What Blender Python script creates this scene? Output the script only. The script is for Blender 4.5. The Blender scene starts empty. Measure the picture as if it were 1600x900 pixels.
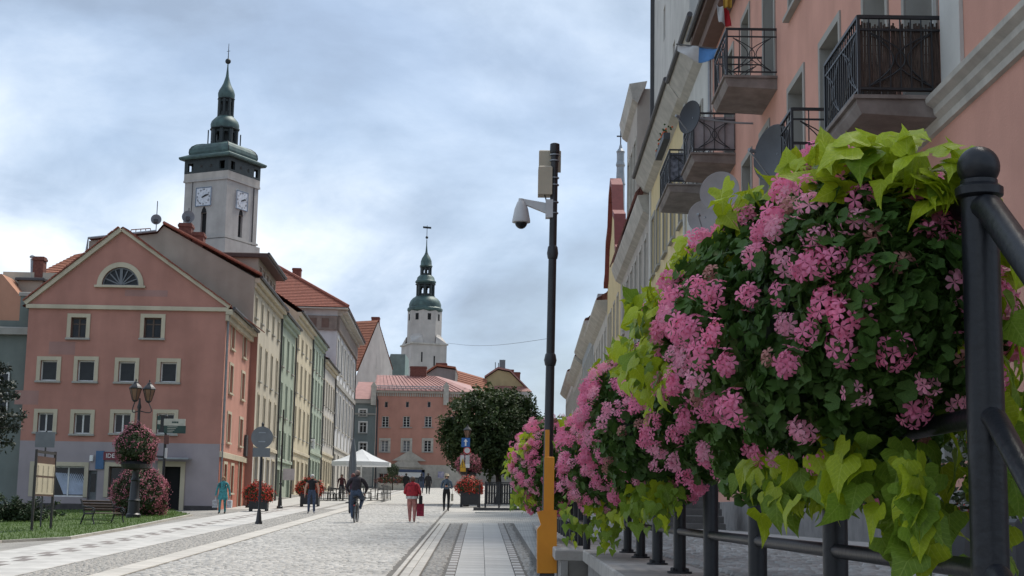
import bpy, math, random
from math import sin, cos, pi, atan, atan2, sqrt, radians, tan
from mathutils import Vector, Matrix, Euler
import numpy as np
random.seed(7)
rng = np.random.default_rng(11)
scene = bpy.context.scene
col = scene.collection

# ------------------------------------------------------------------ camera
FPX = 2311.0                       # focal length in pixels of a 1600 px wide picture
PITCH, ROLL, CAMZ = radians(8.59), radians(1.04), 1.70
CAM_M = Matrix.Translation((0, 0, CAMZ)) @ Matrix.Rotation(radians(90) + PITCH, 4, 'X') @ Matrix.Rotation(ROLL, 4, 'Z')
cd = bpy.data.cameras.new('camera'); cam = bpy.data.objects.new('camera', cd); col.objects.link(cam)
cam.matrix_world = CAM_M
cd.sensor_width = 36.0; cd.lens = 36.0 * FPX / 1600.0
cd.clip_start = 0.05; cd.clip_end = 5000
scene.camera = cam

# ------------------------------------------------------------------ sky, sun, exposure
SUN_EL, SUN_AZ = radians(58), radians(38)      # azimuth from +Y towards +X
world = bpy.data.worlds.new('World'); scene.world = world; world.use_nodes = True
def build_world():
    nt = world.node_tree; nt.nodes.clear(); N = nt.nodes.new; L = nt.links.new
    out = N('ShaderNodeOutputWorld'); bg = N('ShaderNodeBackground'); L(bg.outputs[0], out.inputs[0])
    sky = N('ShaderNodeTexSky'); sky.sky_type = 'NISHITA'; sky.sun_disc = False
    sky.sun_elevation = SUN_EL; sky.sun_rotation = SUN_AZ
    sky.air_density = 1.0; sky.dust_density = 1.5; sky.ozone_density = 1.0
    tc = N('ShaderNodeTexCoord'); sep = N('ShaderNodeSeparateXYZ'); L(tc.outputs['Generated'], sep.inputs[0])
    def math_(op, a, b=None, v=None):
        n = N('ShaderNodeMath'); n.operation = op
        if hasattr(a, 'links'): L(a, n.inputs[0])
        else: n.inputs[0].default_value = a
        if b is not None:
            if hasattr(b, 'links'): L(b, n.inputs[1])
            else: n.inputs[1].default_value = b
        return n.outputs[0]
    zc = math_('ADD', math_('MAXIMUM', sep.outputs[2], 0.0), 0.34)
    px = math_('DIVIDE', sep.outputs[0], zc); py = math_('DIVIDE', sep.outputs[1], zc)
    cmb = N('ShaderNodeCombineXYZ'); L(px, cmb.inputs[0]); L(py, cmb.inputs[1]); cmb.inputs[2].default_value = SKY_SEED
    def noise(scale, detail, rough, dist, off):
        m = N('ShaderNodeMapping'); L(cmb.outputs[0], m.inputs[0]); m.inputs['Location'].default_value = off
        n = N('ShaderNodeTexNoise'); L(m.outputs[0], n.inputs['Vector'])
        n.inputs['Scale'].default_value = scale; n.inputs['Detail'].default_value = detail
        n.inputs['Roughness'].default_value = rough; n.inputs['Distortion'].default_value = dist
        return n.outputs['Fac']
    def ramp(fac, stops):
        r = N('ShaderNodeValToRGB'); L(fac, r.inputs[0]); e = r.color_ramp.elements
        while len(e) < len(stops): e.new(0.5)
        for el, (p, c) in zip(e, stops): el.position = p; el.color = (*c, 1)
        return r.outputs[0]
    big = noise(0.9, 3, 0.5, 0.3, (3.1, 0.4, 0)); mid = noise(2.0, 9, 0.55, 0.3, (0, 1.7, 0))
    fine = noise(5.5, 8, 0.62, 0.4, (5, 2, 0))
    mixv = math_('ADD', math_('ADD', math_('MULTIPLY', big, 0.42), math_('MULTIPLY', mid, 0.46)), math_('MULTIPLY', fine, 0.12))
    # thick cloud brightness: grey blue undersides to near white
    cl = ramp(mixv, [(0.40, (0.175, 0.215, 0.275)), (0.45, (0.225, 0.28, 0.36)), (0.49, (0.29, 0.35, 0.435)), (0.53, (0.375, 0.43, 0.50)), (0.59, (0.52, 0.545, 0.57))])
    cover = ramp(noise(1.5, 6, 0.5, 0.2, (9.0, 4.2, 0)), [(0.36, (0.62,) * 3), (0.52, (1.0,) * 3)])
    skys = N('ShaderNodeMix'); skys.data_type = 'RGBA'; skys.blend_type = 'MULTIPLY'; skys.inputs['Factor'].default_value = 1
    L(sky.outputs[0], skys.inputs['A']); skys.inputs['B'].default_value = (0.07, 0.07, 0.07, 1)
    mx = N('ShaderNodeMix'); mx.data_type = 'RGBA'
    L(cover, mx.inputs['Factor']); L(skys.outputs['Result'], mx.inputs['A']); L(cl, mx.inputs['B'])
    L(mx.outputs['Result'], bg.inputs['Color']); bg.inputs['Strength'].default_value = 1.0
SKY_SEED = 5.1
build_world()
sd = bpy.data.lights.new('sun', 'SUN'); sun = bpy.data.objects.new('sun', sd); col.objects.link(sun)
sd.energy = 2.0; sd.angle = radians(14); sd.color = (1.0, 0.94, 0.85)
sdir = Vector((sin(SUN_AZ) * cos(SUN_EL), cos(SUN_AZ) * cos(SUN_EL), sin(SUN_EL)))
sun.rotation_euler = sdir.to_track_quat('Z', 'Y').to_euler()
vs = scene.view_settings
vs.view_transform = 'Standard'; vs.look = 'None'; vs.exposure = 1.12; vs.gamma = 1.0; vs.use_curve_mapping = False
scene.render.engine = 'CYCLES'
scene.render.resolution_x = 1024; scene.render.resolution_y = 576

# ------------------------------------------------------------------ pixels to directions, ground plane
R3 = CAM_M.to_3x3()
def ray(u, v):
    d = R3 @ Vector(((u - 800) / FPX, -(v - 450) / FPX, -1.0))
    return d / d.y
def P(u, v, Y):                                   # point at forward distance Y
    d = ray(u, v); return Vector((d.x * Y, Y, CAMZ + d.z * Y))
def PX(u, v, X):                                  # point on the plane x = X
    d = ray(u, v); t = X / d.x; return Vector((X, t, CAMZ + d.z * t))
GA, GB, GC = -0.13, 0.0265, 0.022
def g(x, y):                                      # height of the street, a gentle hill
    return GA + GB * min(max(y, -60), 255) + GC * min(max(x, -45), 9)
def G(u, v):                                      # the point of the street seen at a pixel
    d = ray(u, v); Y = (GA - CAMZ) / (d.z - GB - GC * d.x)
    return Vector((d.x * Y, Y, CAMZ + d.z * Y))
def GY(u, Y):                                     # a point of the street in image column u at distance Y
    v = 800
    for _ in range(6):
        p = P(u, v, Y); q = g(p.x, Y); v += (p.z - q) / Y * FPX
    p = P(u, v, Y); return Vector((p.x, Y, g(p.x, Y)))

# ------------------------------------------------------------------ materials
MATS = {}
def mat(name, c, rough=0.8, c2=None, scale=3.0, bump=0.0, bscale=40.0, metal=0.0, spec=0.5, streak=0.0, trans=0.0, objvar=0.0, detail=6, lo=0.35, hi=0.65, coat=0.0, stretch=None):
    if name in MATS: return MATS[name]
    m = bpy.data.materials.new(name); m.use_nodes = True; nt = m.node_tree; N = nt.nodes.new; L = nt.links.new
    b = nt.nodes['Principled BSDF']; out = nt.nodes['Material Output']
    b.inputs['Roughness'].default_value = rough; b.inputs['Metallic'].default_value = metal
    b.inputs['Specular IOR Level'].default_value = spec; b.inputs['Coat Weight'].default_value = coat
    tc = N('ShaderNodeTexCoord'); src = tc.outputs['Object']
    if stretch:
        mp = N('ShaderNodeMapping'); L(src, mp.inputs[0]); mp.inputs['Scale'].default_value = stretch; src2 = mp.outputs[0]
    else: src2 = src
    c2 = c2 or tuple(x * 0.78 for x in c)
    n = N('ShaderNodeTexNoise'); L(src2, n.inputs['Vector']); n.inputs['Scale'].default_value = scale
    n.inputs['Detail'].default_value = detail; n.inputs['Roughness'].default_value = 0.6
    r = N('ShaderNodeValToRGB'); L(n.outputs['Fac'], r.inputs[0])
    r.color_ramp.elements[0].position = lo; r.color_ramp.elements[0].color = (*c2, 1)
    r.color_ramp.elements[1].position = hi; r.color_ramp.elements[1].color = (*c, 1)
    cur = r.outputs[0]
    def mult(cur, fac_out, a, bcol, p0, p1):
        rr = N('ShaderNodeValToRGB'); L(fac_out, rr.inputs[0])
        rr.color_ramp.elements[0].position = p0; rr.color_ramp.elements[0].color = (a, a, a, 1)
        rr.color_ramp.elements[1].position = p1; rr.color_ramp.elements[1].color = (bcol, bcol, bcol, 1)
        mm = N('ShaderNodeMix'); mm.data_type = 'RGBA'; mm.blend_type = 'MULTIPLY'; mm.inputs['Factor'].default_value = 1
        L(cur, mm.inputs['A']); L(rr.outputs[0], mm.inputs['B']); return mm.outputs['Result']
    if streak > 0:                                # rain streaks and grime: long in z
        mp = N('ShaderNodeMapping'); L(src, mp.inputs[0]); mp.inputs['Scale'].default_value = (0.55, 0.55, 0.10)
        n2 = N('ShaderNodeTexNoise'); L(mp.outputs[0], n2.inputs['Vector']); n2.inputs['Scale'].default_value = 1.7; n2.inputs['Detail'].default_value = 8
        cur = mult(cur, n2.outputs['Fac'], 1 - streak*0.8, 1.0, 0.30, 0.62)
    if objvar > 0:
        oi = N('ShaderNodeObjectInfo'); cur = mult(cur, oi.outputs['Random'], 1 - objvar, 1 + objvar, 0.0, 1.0)
    L(cur, b.inputs['Base Color'])
    if bump > 0:
        n3 = N('ShaderNodeTexNoise'); L(src2, n3.inputs['Vector']); n3.inputs['Scale'].default_value = bscale; n3.inputs['Detail'].default_value = 5
        bp = N('ShaderNodeBump'); bp.inputs['Strength'].default_value = bump; bp.inputs['Distance'].default_value = 0.02
        L(n3.outputs['Fac'], bp.inputs['Height']); L(bp.outputs[0], b.inputs['Normal'])
    if trans > 0:
        t = N('ShaderNodeBsdfTranslucent'); L(cur, t.inputs['Color']); ms = N('ShaderNodeMixShader'); ms.inputs[0].default_value = trans
        L(b.outputs[0], ms.inputs[1]); L(t.outputs[0], ms.inputs[2]); L(ms.outputs[0], out.inputs['Surface'])
    MATS[name] = m; return m

def plaster(name, c, streak=0.22): return mat(name, c, 0.92, tuple(x * 0.87 for x in c), 0.8, 0.25, 30, spec=0.2, streak=streak)
M_IRON = mat('black_iron', (0.012, 0.013, 0.016), 0.45, (0.02, 0.02, 0.022), 8, 0.08, 60)
M_RAIL = mat('black_rail_paint', (0.009, 0.010, 0.013), 0.40, (0.014, 0.015, 0.019), 5, 0.10, 45, spec=0.4)
M_GLASS = mat('window_glass', (0.010, 0.011, 0.013), 0.12, (0.022, 0.024, 0.026), 1.3, 0.05, 3, spec=0.28)
M_CURT = mat('curtained_glass', (0.20, 0.215, 0.235), 0.15, (0.09, 0.10, 0.115), 1.5, 0.0, spec=0.5)
M_WFRAME = mat('white_window_frame', (0.70, 0.70, 0.68), 0.5, (0.6, 0.6, 0.58), 4)
M_BFRAME = mat('brown_window_frame', (0.10, 0.065, 0.045), 0.6)
M_TRIM = plaster('cream_trim', (0.56, 0.50, 0.38), 0.25)
M_STONE = mat('pale_stone', (0.52, 0.495, 0.44), 0.9, (0.40, 0.38, 0.34), 2.5, 0.3, 30, streak=0.25)
M_GREYTRIM = plaster('grey_trim', (0.36, 0.35, 0.32), 0.2)
M_ZINC = mat('zinc_gutter', (0.30, 0.32, 0.34), 0.5, (0.22, 0.24, 0.26), 3, metal=0.3)
M_GUTTER = mat('dark_gutter', (0.055, 0.055, 0.06), 0.55)
M_TILE = mat('red_clay_tile', (0.30, 0.098, 0.062), 0.85, (0.19, 0.062, 0.042), 5, 0.3, 25, objvar=0.06)
M_TILE2 = mat('orange_clay_tile', (0.33, 0.125, 0.07), 0.85, (0.23, 0.085, 0.05), 4, 0.3, 25)
M_METALROOF = mat('red_metal_roof', (0.38, 0.19, 0.165), 0.55, (0.31, 0.145, 0.125), 1.6, 0.1, 10, streak=0.25)
M_BRICK = mat('chimney_brick', (0.20, 0.075, 0.055), 0.9, (0.12, 0.045, 0.035), 8, 0.4, 30)
M_COPPER = mat('dark_green_copper', (0.078, 0.135, 0.125), 0.55, (0.042, 0.072, 0.07), 1.3, 0.15, 8, metal=0.2, streak=0.35)
M_COPPERD = mat('black_green_copper', (0.022, 0.034, 0.035), 0.6, (0.012, 0.018, 0.02), 2, 0.15, 8, streak=0.25)
M_DARK = mat('dark_interior', (0.008, 0.008, 0.009), 0.9)
M_WOOD = mat('dark_bench_wood', (0.075, 0.05, 0.038), 0.65, (0.045, 0.03, 0.024), 6, 0.2, 30)
M_BARK = mat('tree_bark', (0.06, 0.048, 0.036), 0.95, (0.03, 0.024, 0.018), 8, 0.8, 12)
M_WHITE = mat('white_paint', (0.78, 0.78, 0.77), 0.5, (0.70, 0.70, 0.69), 4)
M_SIGNBACK = mat('grey_sign_back', (0.16, 0.17, 0.18), 0.5, (0.13, 0.14, 0.15), 4, metal=0.4)

# ------------------------------------------------------------------ mesh builder
class MB:
    def __init__(s): s.v = []; s.f = []; s.m = []
    def add(s, vs, fs, mi=0):
        o = len(s.v); s.v += [tuple(x) for x in vs]
        for f in fs: s.f.append(tuple(o + i for i in f)); s.m.append(mi)
        return s
    def box(s, x0, x1, y0, y1, z0, z1, mi=0):
        return s.add([(x0,y0,z0),(x1,y0,z0),(x1,y1,z0),(x0,y1,z0),(x0,y0,z1),(x1,y0,z1),(x1,y1,z1),(x0,y1,z1)],
                     [(0,3,2,1),(4,5,6,7),(0,1,5,4),(1,2,6,5),(2,3,7,6),(3,0,4,7)], mi)
    def bbox(s, x0, x1, y0, y1, z0, z1, b=0.01, mi=0):     # box with chamfered top and sides
        o = [(x0,y0),(x1,y0),(x1,y1),(x0,y1)]; i = [(x0+b,y0+b),(x1-b,y0+b),(x1-b,y1-b),(x0+b,y1-b)]
        vs = [(x,y,z0) for x,y in o] + [(x,y,z1-b) for x,y in o] + [(x,y,z1) for x,y in i]
        fs = [(3,2,1,0),(8,9,10,11)]
        for k in range(4):
            j = (k+1) % 4; fs += [(k,j,4+j,4+k),(4+k,4+j,8+j,8+k)]
        return s.add(vs, fs, mi)
    def bar(s, a, b, w, h, up=(0,0,1), mi=0):              # rectangular bar between two points
        a = Vector(a); b = Vector(b); d = (b-a).normalized(); u = Vector(up)
        if abs(d.dot(u)) > 0.98: u = Vector((0,1,0))
        x = d.cross(u).normalized()*w/2; y = x.cross(d).normalized()*h/2
        vs = [a-x-y,a+x-y,a+x+y,a-x+y,b-x-y,b+x-y,b+x+y,b-x+y]
        return s.add(vs, [(0,3,2,1),(4,5,6,7),(0,1,5,4),(1,2,6,5),(2,3,7,6),(3,0,4,7)], mi)
    def tube(s, pts, r, n=8, cap=True, mi=0):
        pts = [Vector(p) for p in pts]; k = len(pts)
        rs = list(r) if hasattr(r, '__len__') else [r]*k
        up = Vector((0,0,1)); vs = []
        t0 = (pts[1]-pts[0]).normalized()
        x = t0.cross(up if abs(t0.z) < 0.95 else Vector((1,0,0))).normalized()
        for i, p in enumerate(pts):
            t = ((pts[min(i+1,k-1)]-pts[max(i-1,0)])).normalized()
            x = (x - t*x.dot(t)).normalized(); y = t.cross(x)
            for j in range(n):
                a = 2*pi*j/n; vs.append(p + (x*cos(a)+y*sin(a))*rs[i])
        fs = [(i*n+j, i*n+(j+1)%n, (i+1)*n+(j+1)%n, (i+1)*n+j) for i in range(k-1) for j in range(n)]
        if cap: fs += [tuple(reversed(range(n))), tuple(range((k-1)*n, k*n))]
        return s.add(vs, fs, mi)
    def lathe(s, prof, n=16, c=(0,0,0), rot=0.0, mi=0, cap=True):
        vs = []; cx, cy, cz = c
        for r, z in prof:
            for j in range(n):
                a = rot + 2*pi*j/n; vs.append((cx+r*cos(a), cy+r*sin(a), cz+z))
        fs = [(i*n+j, i*n+(j+1)%n, (i+1)*n+(j+1)%n, (i+1)*n+j) for i in range(len(prof)-1) for j in range(n)]
        if cap: fs += [tuple(reversed(range(n))), tuple(range((len(prof)-1)*n, len(prof)*n))]
        return s.add(vs, fs, mi)
    def sphere(s, c, r, n=12, m=8, sc=(1,1,1), mi=0):
        prof = [(max(1e-4, r*sin(pi*i/m)), -r*cos(pi*i/m)) for i in range(m+1)]
        o = len(s.v); s.lathe(prof, n, (0,0,0), mi=mi)
        for i in range(o, len(s.v)):
            x,y,z = s.v[i]; s.v[i] = (c[0]+x*sc[0], c[1]+y*sc[1], c[2]+z*sc[2])
        return s
    def prism(s, poly, vec, mi=0):
        n = len(poly); vec = Vector(vec); a = [Vector(p) for p in poly]; b = [p+vec for p in a]
        fs = [tuple(range(n)), tuple(reversed(range(n, 2*n)))] + [(i, n+i, n+(i+1)%n, (i+1)%n) for i in range(n)]
        return s.add(a+b, fs, mi)
    def quad(s, a, b, c, d, mi=0): return s.add([a,b,c,d], [(0,1,2,3)], mi)
    def mesh(s, name, mats, smooth=False):
        me = bpy.data.meshes.new(name); me.from_pydata(s.v, [], s.f)
        if not isinstance(mats, (list, tuple)): mats = [mats]
        for m in mats: me.materials.append(m)
        if len(mats) > 1: me.polygons.foreach_set('material_index', s.m)
        if smooth: me.polygons.foreach_set('use_smooth', [True]*len(me.polygons))
        me.update(); return me
    def build(s, name, mats, parent=None, smooth=False, loc=(0,0,0), rot=(0,0,0), angle=None):
        me = s.mesh(name, mats, smooth or angle is not None)
        if angle is not None: me.set_sharp_from_angle(angle=radians(angle))
        return link(name, me, parent, loc, rot)
def link(name, me, parent=None, loc=(0,0,0), rot=(0,0,0), sc=None):
    o = bpy.data.objects.new(name, me); col.objects.link(o); o.parent = parent
    o.location = loc; o.rotation_euler = rot
    if sc is not None: o.scale = (sc,)*3 if not hasattr(sc, '__len__') else sc
    return o
def tag(o, label, cat, group=None):
    o['label'] = label; o['category'] = cat
    if group: o['group'] = group
    return o
def thing(name, label, cat, loc=(0,0,0), rz=0.0, group=None):
    o = bpy.data.objects.new(name, None); col.objects.link(o); o.location = loc; o.rotation_euler = (0,0,rz)
    o.empty_display_size = 0.2
    return tag(o, label, cat, group)
def structure(o): o['kind'] = 'structure'; return o
def stuff(o): o['kind'] = 'stuff'; return o
def np_mesh(name, verts, faces, mats, smooth=False, mi=None):
    """verts (n,3) array, faces (m,k) array of equal size polygons"""
    me = bpy.data.meshes.new(name); verts = np.asarray(verts, np.float32); faces = np.asarray(faces, np.int32)
    m, k = faces.shape
    me.vertices.add(len(verts)); me.vertices.foreach_set('co', verts.ravel())
    me.loops.add(m*k); me.loops.foreach_set('vertex_index', faces.ravel())
    me.polygons.add(m); me.polygons.foreach_set('loop_start', np.arange(0, m*k, k, dtype=np.int32))
    if not isinstance(mats, (list, tuple)): mats = [mats]
    for x in mats: me.materials.append(x)
    if mi is not None: me.polygons.foreach_set('material_index', np.asarray(mi, np.int32))
    if smooth: me.polygons.foreach_set('use_smooth', np.ones(m, bool))
    me.update(calc_edges=True); me.validate(); return me
def text_mesh(txt, size, mat_, parent, loc, rot, name='lettering', depth=0.003, align='CENTER'):
    cu = bpy.data.curves.new(name, 'FONT'); cu.body = txt; cu.size = size; cu.align_x = align; cu.align_y = 'CENTER'; cu.extrude = depth
    cu.resolution_u = 2
    tmp = bpy.data.objects.new('tmp', cu); col.objects.link(tmp)
    dg = bpy.context.evaluated_depsgraph_get(); me = bpy.data.meshes.new_from_object(tmp.evaluated_get(dg))
    bpy.data.objects.remove(tmp); me.materials.clear(); me.materials.append(mat_)
    return link(name, me, parent, loc, rot)
# ================================================================== the setting: ground, street, paving
M_ASPH = mat('dusty_ground', (0.20, 0.19, 0.175), 0.95, (0.15, 0.145, 0.135), 1.2, 0.3, 20)
def sett_mat(name, c, c2, joint, w, h, rot=0.0):
    """paving whose single stones are too far off to tell apart: brick pattern for colour and relief"""
    m = bpy.data.materials.new(name); m.use_nodes = True; nt = m.node_tree; N = nt.nodes.new; L = nt.links.new
    b = nt.nodes['Principled BSDF']; b.inputs['Roughness'].default_value = 0.8
    tc = N('ShaderNodeTexCoord'); mp = N('ShaderNodeMapping'); L(tc.outputs['Object'], mp.inputs[0]); mp.inputs['Rotation'].default_value = (0,0,rot)
    br = N('ShaderNodeTexBrick'); L(mp.outputs[0], br.inputs['Vector']); br.inputs['Scale'].default_value = 1.0
    br.inputs['Brick Width'].default_value = w; br.inputs['Row Height'].default_value = h; br.inputs['Mortar Size'].default_value = 0.012
    br.inputs['Color1'].default_value = (*c,1); br.inputs['Color2'].default_value = (*c2,1); br.inputs['Mortar'].default_value = (*joint,1)
    n = N('ShaderNodeTexNoise'); L(tc.outputs['Object'], n.inputs['Vector']); n.inputs['Scale'].default_value = 0.9; n.inputs['Detail'].default_value = 8
    r = N('ShaderNodeValToRGB'); L(n.outputs['Fac'], r.inputs[0]); r.color_ramp.elements[0].position = 0.3; r.color_ramp.elements[0].color = (0.72,0.72,0.72,1)
    r.color_ramp.elements[1].position = 0.7; r.color_ramp.elements[1].color = (1.08,1.08,1.06,1)
    mm = N('ShaderNodeMix'); mm.data_type = 'RGBA'; mm.blend_type = 'MULTIPLY'; mm.inputs['Factor'].default_value = 1
    L(br.outputs['Color'], mm.inputs['A']); L(r.outputs[0], mm.inputs['B']); L(mm.outputs['Result'], b.inputs['Base Color'])
    bp = N('ShaderNodeBump'); bp.inputs['Strength'].default_value = 0.5; bp.inputs['Distance'].default_value = 0.01
    bp.invert = True; L(br.outputs['Fac'], bp.inputs['Height']); L(bp.outputs[0], b.inputs['Normal'])
    return m
M_SETT = sett_mat('street_setts', (0.53,0.515,0.48), (0.45,0.435,0.41), (0.30,0.29,0.27), 0.16, 0.12)
M_SETTD = sett_mat('grey_setts', (0.36,0.345,0.32), (0.29,0.28,0.26), (0.19,0.18,0.165), 0.11, 0.10)
M_COB = mat('cobble_stone', (0.50,0.485,0.455), 0.7, (0.33,0.32,0.30), 5.5, 0.3, 25, detail=3, streak=0.3)
M_COBD = mat('grey_cobble_stone', (0.40,0.38,0.35), 0.8, (0.26,0.25,0.232), 6.0, 0.3, 25, detail=3)
M_JOINT = mat('sandy_joint', (0.17,0.158,0.14), 0.95, (0.11,0.104,0.094), 3)
M_SLAB = mat('pale_granite_slab', (0.48,0.47,0.445), 0.75, (0.39,0.38,0.36), 1.1, 0.15, 40, objvar=0.09)
M_SLABC = mat('warm_granite_strip', (0.50,0.475,0.43), 0.8, (0.41,0.39,0.355), 2.2, 0.15, 40, objvar=0.09)
M_BLOCKD = mat('dark_granite_block', (0.23,0.205,0.19), 0.8, (0.16,0.145,0.135), 5, 0.2, 40, objvar=0.15)
M_GRASS = mat('lawn_soil', (0.075,0.115,0.03), 0.95, (0.05,0.085,0.022), 1.5, 0.6, 60)

def grid_sheet(name, xs, ys, zf, m, dz=0.0):
    xs = np.asarray(xs, float); ys = np.asarray(ys, float)
    vs = [(x, y, zf(x, y)+dz) for y in ys for x in xs]; nx = len(xs)
    fs = [(j*nx+i, j*nx+i+1, (j+1)*nx+i+1, (j+1)*nx+i) for j in range(len(ys)-1) for i in range(nx-1)]
    return link(name, np_mesh(name, vs, fs, m))
structure(grid_sheet('ground', [-1500,-300,-45,9,300,1500], [-300,-60,255,500,4000], g, M_ASPH))

# direction of the paving: along the street; s = offset across it
MDIR = ray(750, 798).x
def sx(s, y): return s + MDIR*y
def s_at(u, v): p = G(u, v); return p.x - MDIR*p.y
def strip(name, s0, s1, y0, y1, m, dz):
    v = []
    for y in (y0, y1):
        for s in (s0, s1): x = sx(s, y); v.append((x, y, g(x, y)+dz))
    return structure(MB().quad(v[0], v[1], v[3], v[2]).build(name, m))
S_PALE_L0 = s_at(150, 899); S_PALE_L1 = s_at(196, 899)
S_R0 = s_at(612, 900); S_R1 = s_at(624, 900); S_R2 = s_at(656, 900)
S_B0 = s_at(695, 900); S_W0 = s_at(711, 900); S_W1 = s_at(804.5, 900); S_B1 = s_at(821, 900)
Y_END = G(760, 818).y
S_LEFT = s_at(2, 868)
strip('street', S_PALE_L0-22, 5.2, 16, 254.5, M_SETT, 0.004)
strip('street_bed', S_PALE_L1, S_R0, 20, 86, M_JOINT, 0.008)
strip('walk_bed', S_R2, 1.2, 20, Y_END, M_JOINT, 0.008)
strip('left_walk_bed', S_PALE_L0-8.6, S_PALE_L0, 20, 74, M_SETTD, 0.008)

def cobbles(name, s0, s1, y0, y1, w, l, m, jitter=0.012, h=0.028, dzf=None, arc=0.0, base=g):
    """every stone a small domed block with its own size, tilt and height"""
    rows = int((y1-y0)/l); n = int((s1-s0)/w)
    J, I = np.meshgrid(np.arange(rows), np.arange(n), indexing='ij'); J = J.ravel(); I = I.ravel()
    s = s0 + (I + 0.5 + 0.5*(J % 2))*w + rng.normal(0, jitter, len(I)); yy = y0 + (J+0.5)*l + rng.normal(0, jitter*0.6, len(I))
    if arc: yy = yy + arc*np.sin((s-s0)*1.9)
    keep = s < s1 - w*0.4; s = s[keep]; yy = yy[keep]; k = len(s)
    hw = w*0.5*rng.uniform(0.74, 0.93, k); hl = l*0.5*rng.uniform(0.70, 0.92, k); ang = rng.normal(0, 0.06, k); hh = h*rng.uniform(0.6, 1.15, k)
    x = s + MDIR*yy if base is g else s
    if base is g: z = GA + GB*yy + GC*np.clip(x, -45, 9)
    else: z = np.full(k, base)
    V = np.zeros((k, 8, 3), np.float32); c, sn = np.cos(ang), np.sin(ang)
    for a, (px, py, top) in enumerate([(-1,-1,0),(1,-1,0),(1,1,0),(-1,1,0),(-.72,-.72,1),(.72,-.72,1),(.72,.72,1),(-.72,.72,1)]):
        lx = px*hw*(1+rng.normal(0,.05,k)); ly = py*hl*(1+rng.normal(0,.05,k))
        V[:,a,0] = x + lx*c - ly*sn; V[:,a,1] = yy + lx*sn + ly*c
        V[:,a,2] = z + (hh + ly*GB*(base is g) + rng.normal(0,.003,k) if top else 0.002)
    F = np.array([(4,5,6,7),(0,1,5,4),(1,2,6,5),(2,3,7,6),(3,0,4,7)]); faces = (F[None]+8*np.arange(k)[:,None,None]).reshape(-1,4)
    return stuff(link(name, np_mesh(name, V.reshape(-1,3), faces, m)))
def as_part(o, parent): o.parent = parent; return o
street_o = bpy.data.objects['street']
as_part(cobbles('cobblestone', S_PALE_L1+0.05, S_R0-0.05, 23, 84, 0.20, 0.19, M_COB, arc=0.09), street_o)
as_part(cobbles('cobblestone', S_R2+0.03, S_B0-0.03, 23, Y_END-0.1, 0.105, 0.105, M_COBD), street_o)
as_part(cobbles('cobblestone', S_B1+0.03, 1.1, 23, Y_END-0.1, 0.105, 0.105, M_COBD), street_o)
S_A = s_at(39, 898); S_T = s_at(0, 864)
as_part(cobbles('cobblestone', S_A+.02, S_PALE_L0-0.05, 23, 72, 0.11, 0.11, M_COBD), street_o)

def paver_row(parent, name, s0, s1, y0, y1, step, m, gap=0.012, h=0.03, alt=None, lim=300, jit=0.003):
    """a row of flat pavers along the street, each an object sharing one mesh"""
    w = s1-s0; meshes = []
    for k in range(3):
        b = 0.006; me = MB().bbox(-w/2+gap/2, w/2-gap/2, -step/2+gap/2, step/2-gap/2, 0, h, b).mesh(name, m); meshes.append(me)
    n = int((y1-y0)/step)
    for i in range(n):
        if alt is not None and i % 2 != alt: continue
        y = y0+(i+0.5)*step; s = (s0+s1)/2; x = sx(s, y)
        o = link(name, random.choice(meshes), parent, (x, y, g(x, y)+random.uniform(0, jit)), (atan(GB), 0, -MDIR+random.gauss(0, 0.002)))
walk = strip('footpath', S_R0, S_R2, 20, Y_END, M_JOINT, 0.012)
paver_row(walk, 'kerb_stone', S_R0+0.02, S_R1-0.02, 23, Y_END, 0.55, M_SLABC)
paver_row(walk, 'paving_slab', S_R1+0.015, (S_R1+S_R2)/2, 23, Y_END, 0.8, M_SLABC)
paver_row(walk, 'paving_slab', (S_R1+S_R2)/2, S_R2, 23, Y_END, 0.8, M_SLABC)
sw = (S_W0+S_W1)/2
paver_row(walk, 'paving_slab', S_W0, sw, 23, Y_END, 0.78, M_SLAB, gap=0.007)
paver_row(walk, 'paving_slab', sw, S_W1, 23, Y_END, 0.78, M_SLAB, gap=0.007)
for a, b in ((S_B0, S_W0), (S_W1, S_B1)):
    paver_row(walk, 'granite_block', a, b, 23, Y_END, 0.42, M_BLOCKD, alt=0, gap=0.02)
    paver_row(walk, 'granite_block', a, b, 23, Y_END, 0.42, M_SLAB, alt=1, gap=0.02)
# left: pale line, pale flags with a dark chequer row
lw = strip('left_footpath', S_T, S_A, 20, 74, M_JOINT, 0.012)
paver_row(lw, 'kerb_stone', S_PALE_L0, S_PALE_L1, 23, 86, 0.7, M_SLABC)
SWD = (S_A-S_T-.82)/4
for k in range(5):
    a = S_A-SWD*(k+1) if k < 2 else (S_A-2*SWD-.82 if k == 2 else S_A-.82-SWD*k)
    if k == 2:
        paver_row(lw, 'granite_block', a+.1, a+0.41, 23, 74, 0.9, M_BLOCKD, alt=0); paver_row(lw, 'granite_block', a+0.41, a+0.72, 23, 74, 0.9, M_BLOCKD, alt=1); paver_row(lw, 'granite_block', a, a+.1, 23, 74, 0.9, M_SLAB); paver_row(lw, 'granite_block', a+.72, a+.82, 23, 74, 0.9, M_SLAB)
        paver_row(lw, 'granite_block', a+.1, a+0.41, 23, 74, 0.9, M_SLAB, alt=1); paver_row(lw, 'granite_block', a+0.41, a+0.72, 23, 74, 0.9, M_SLAB, alt=0)
    else: paver_row(lw, 'paving_slab', a, a+SWD, 23, 74, 1.15, M_SLAB, gap=0.008)
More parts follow.
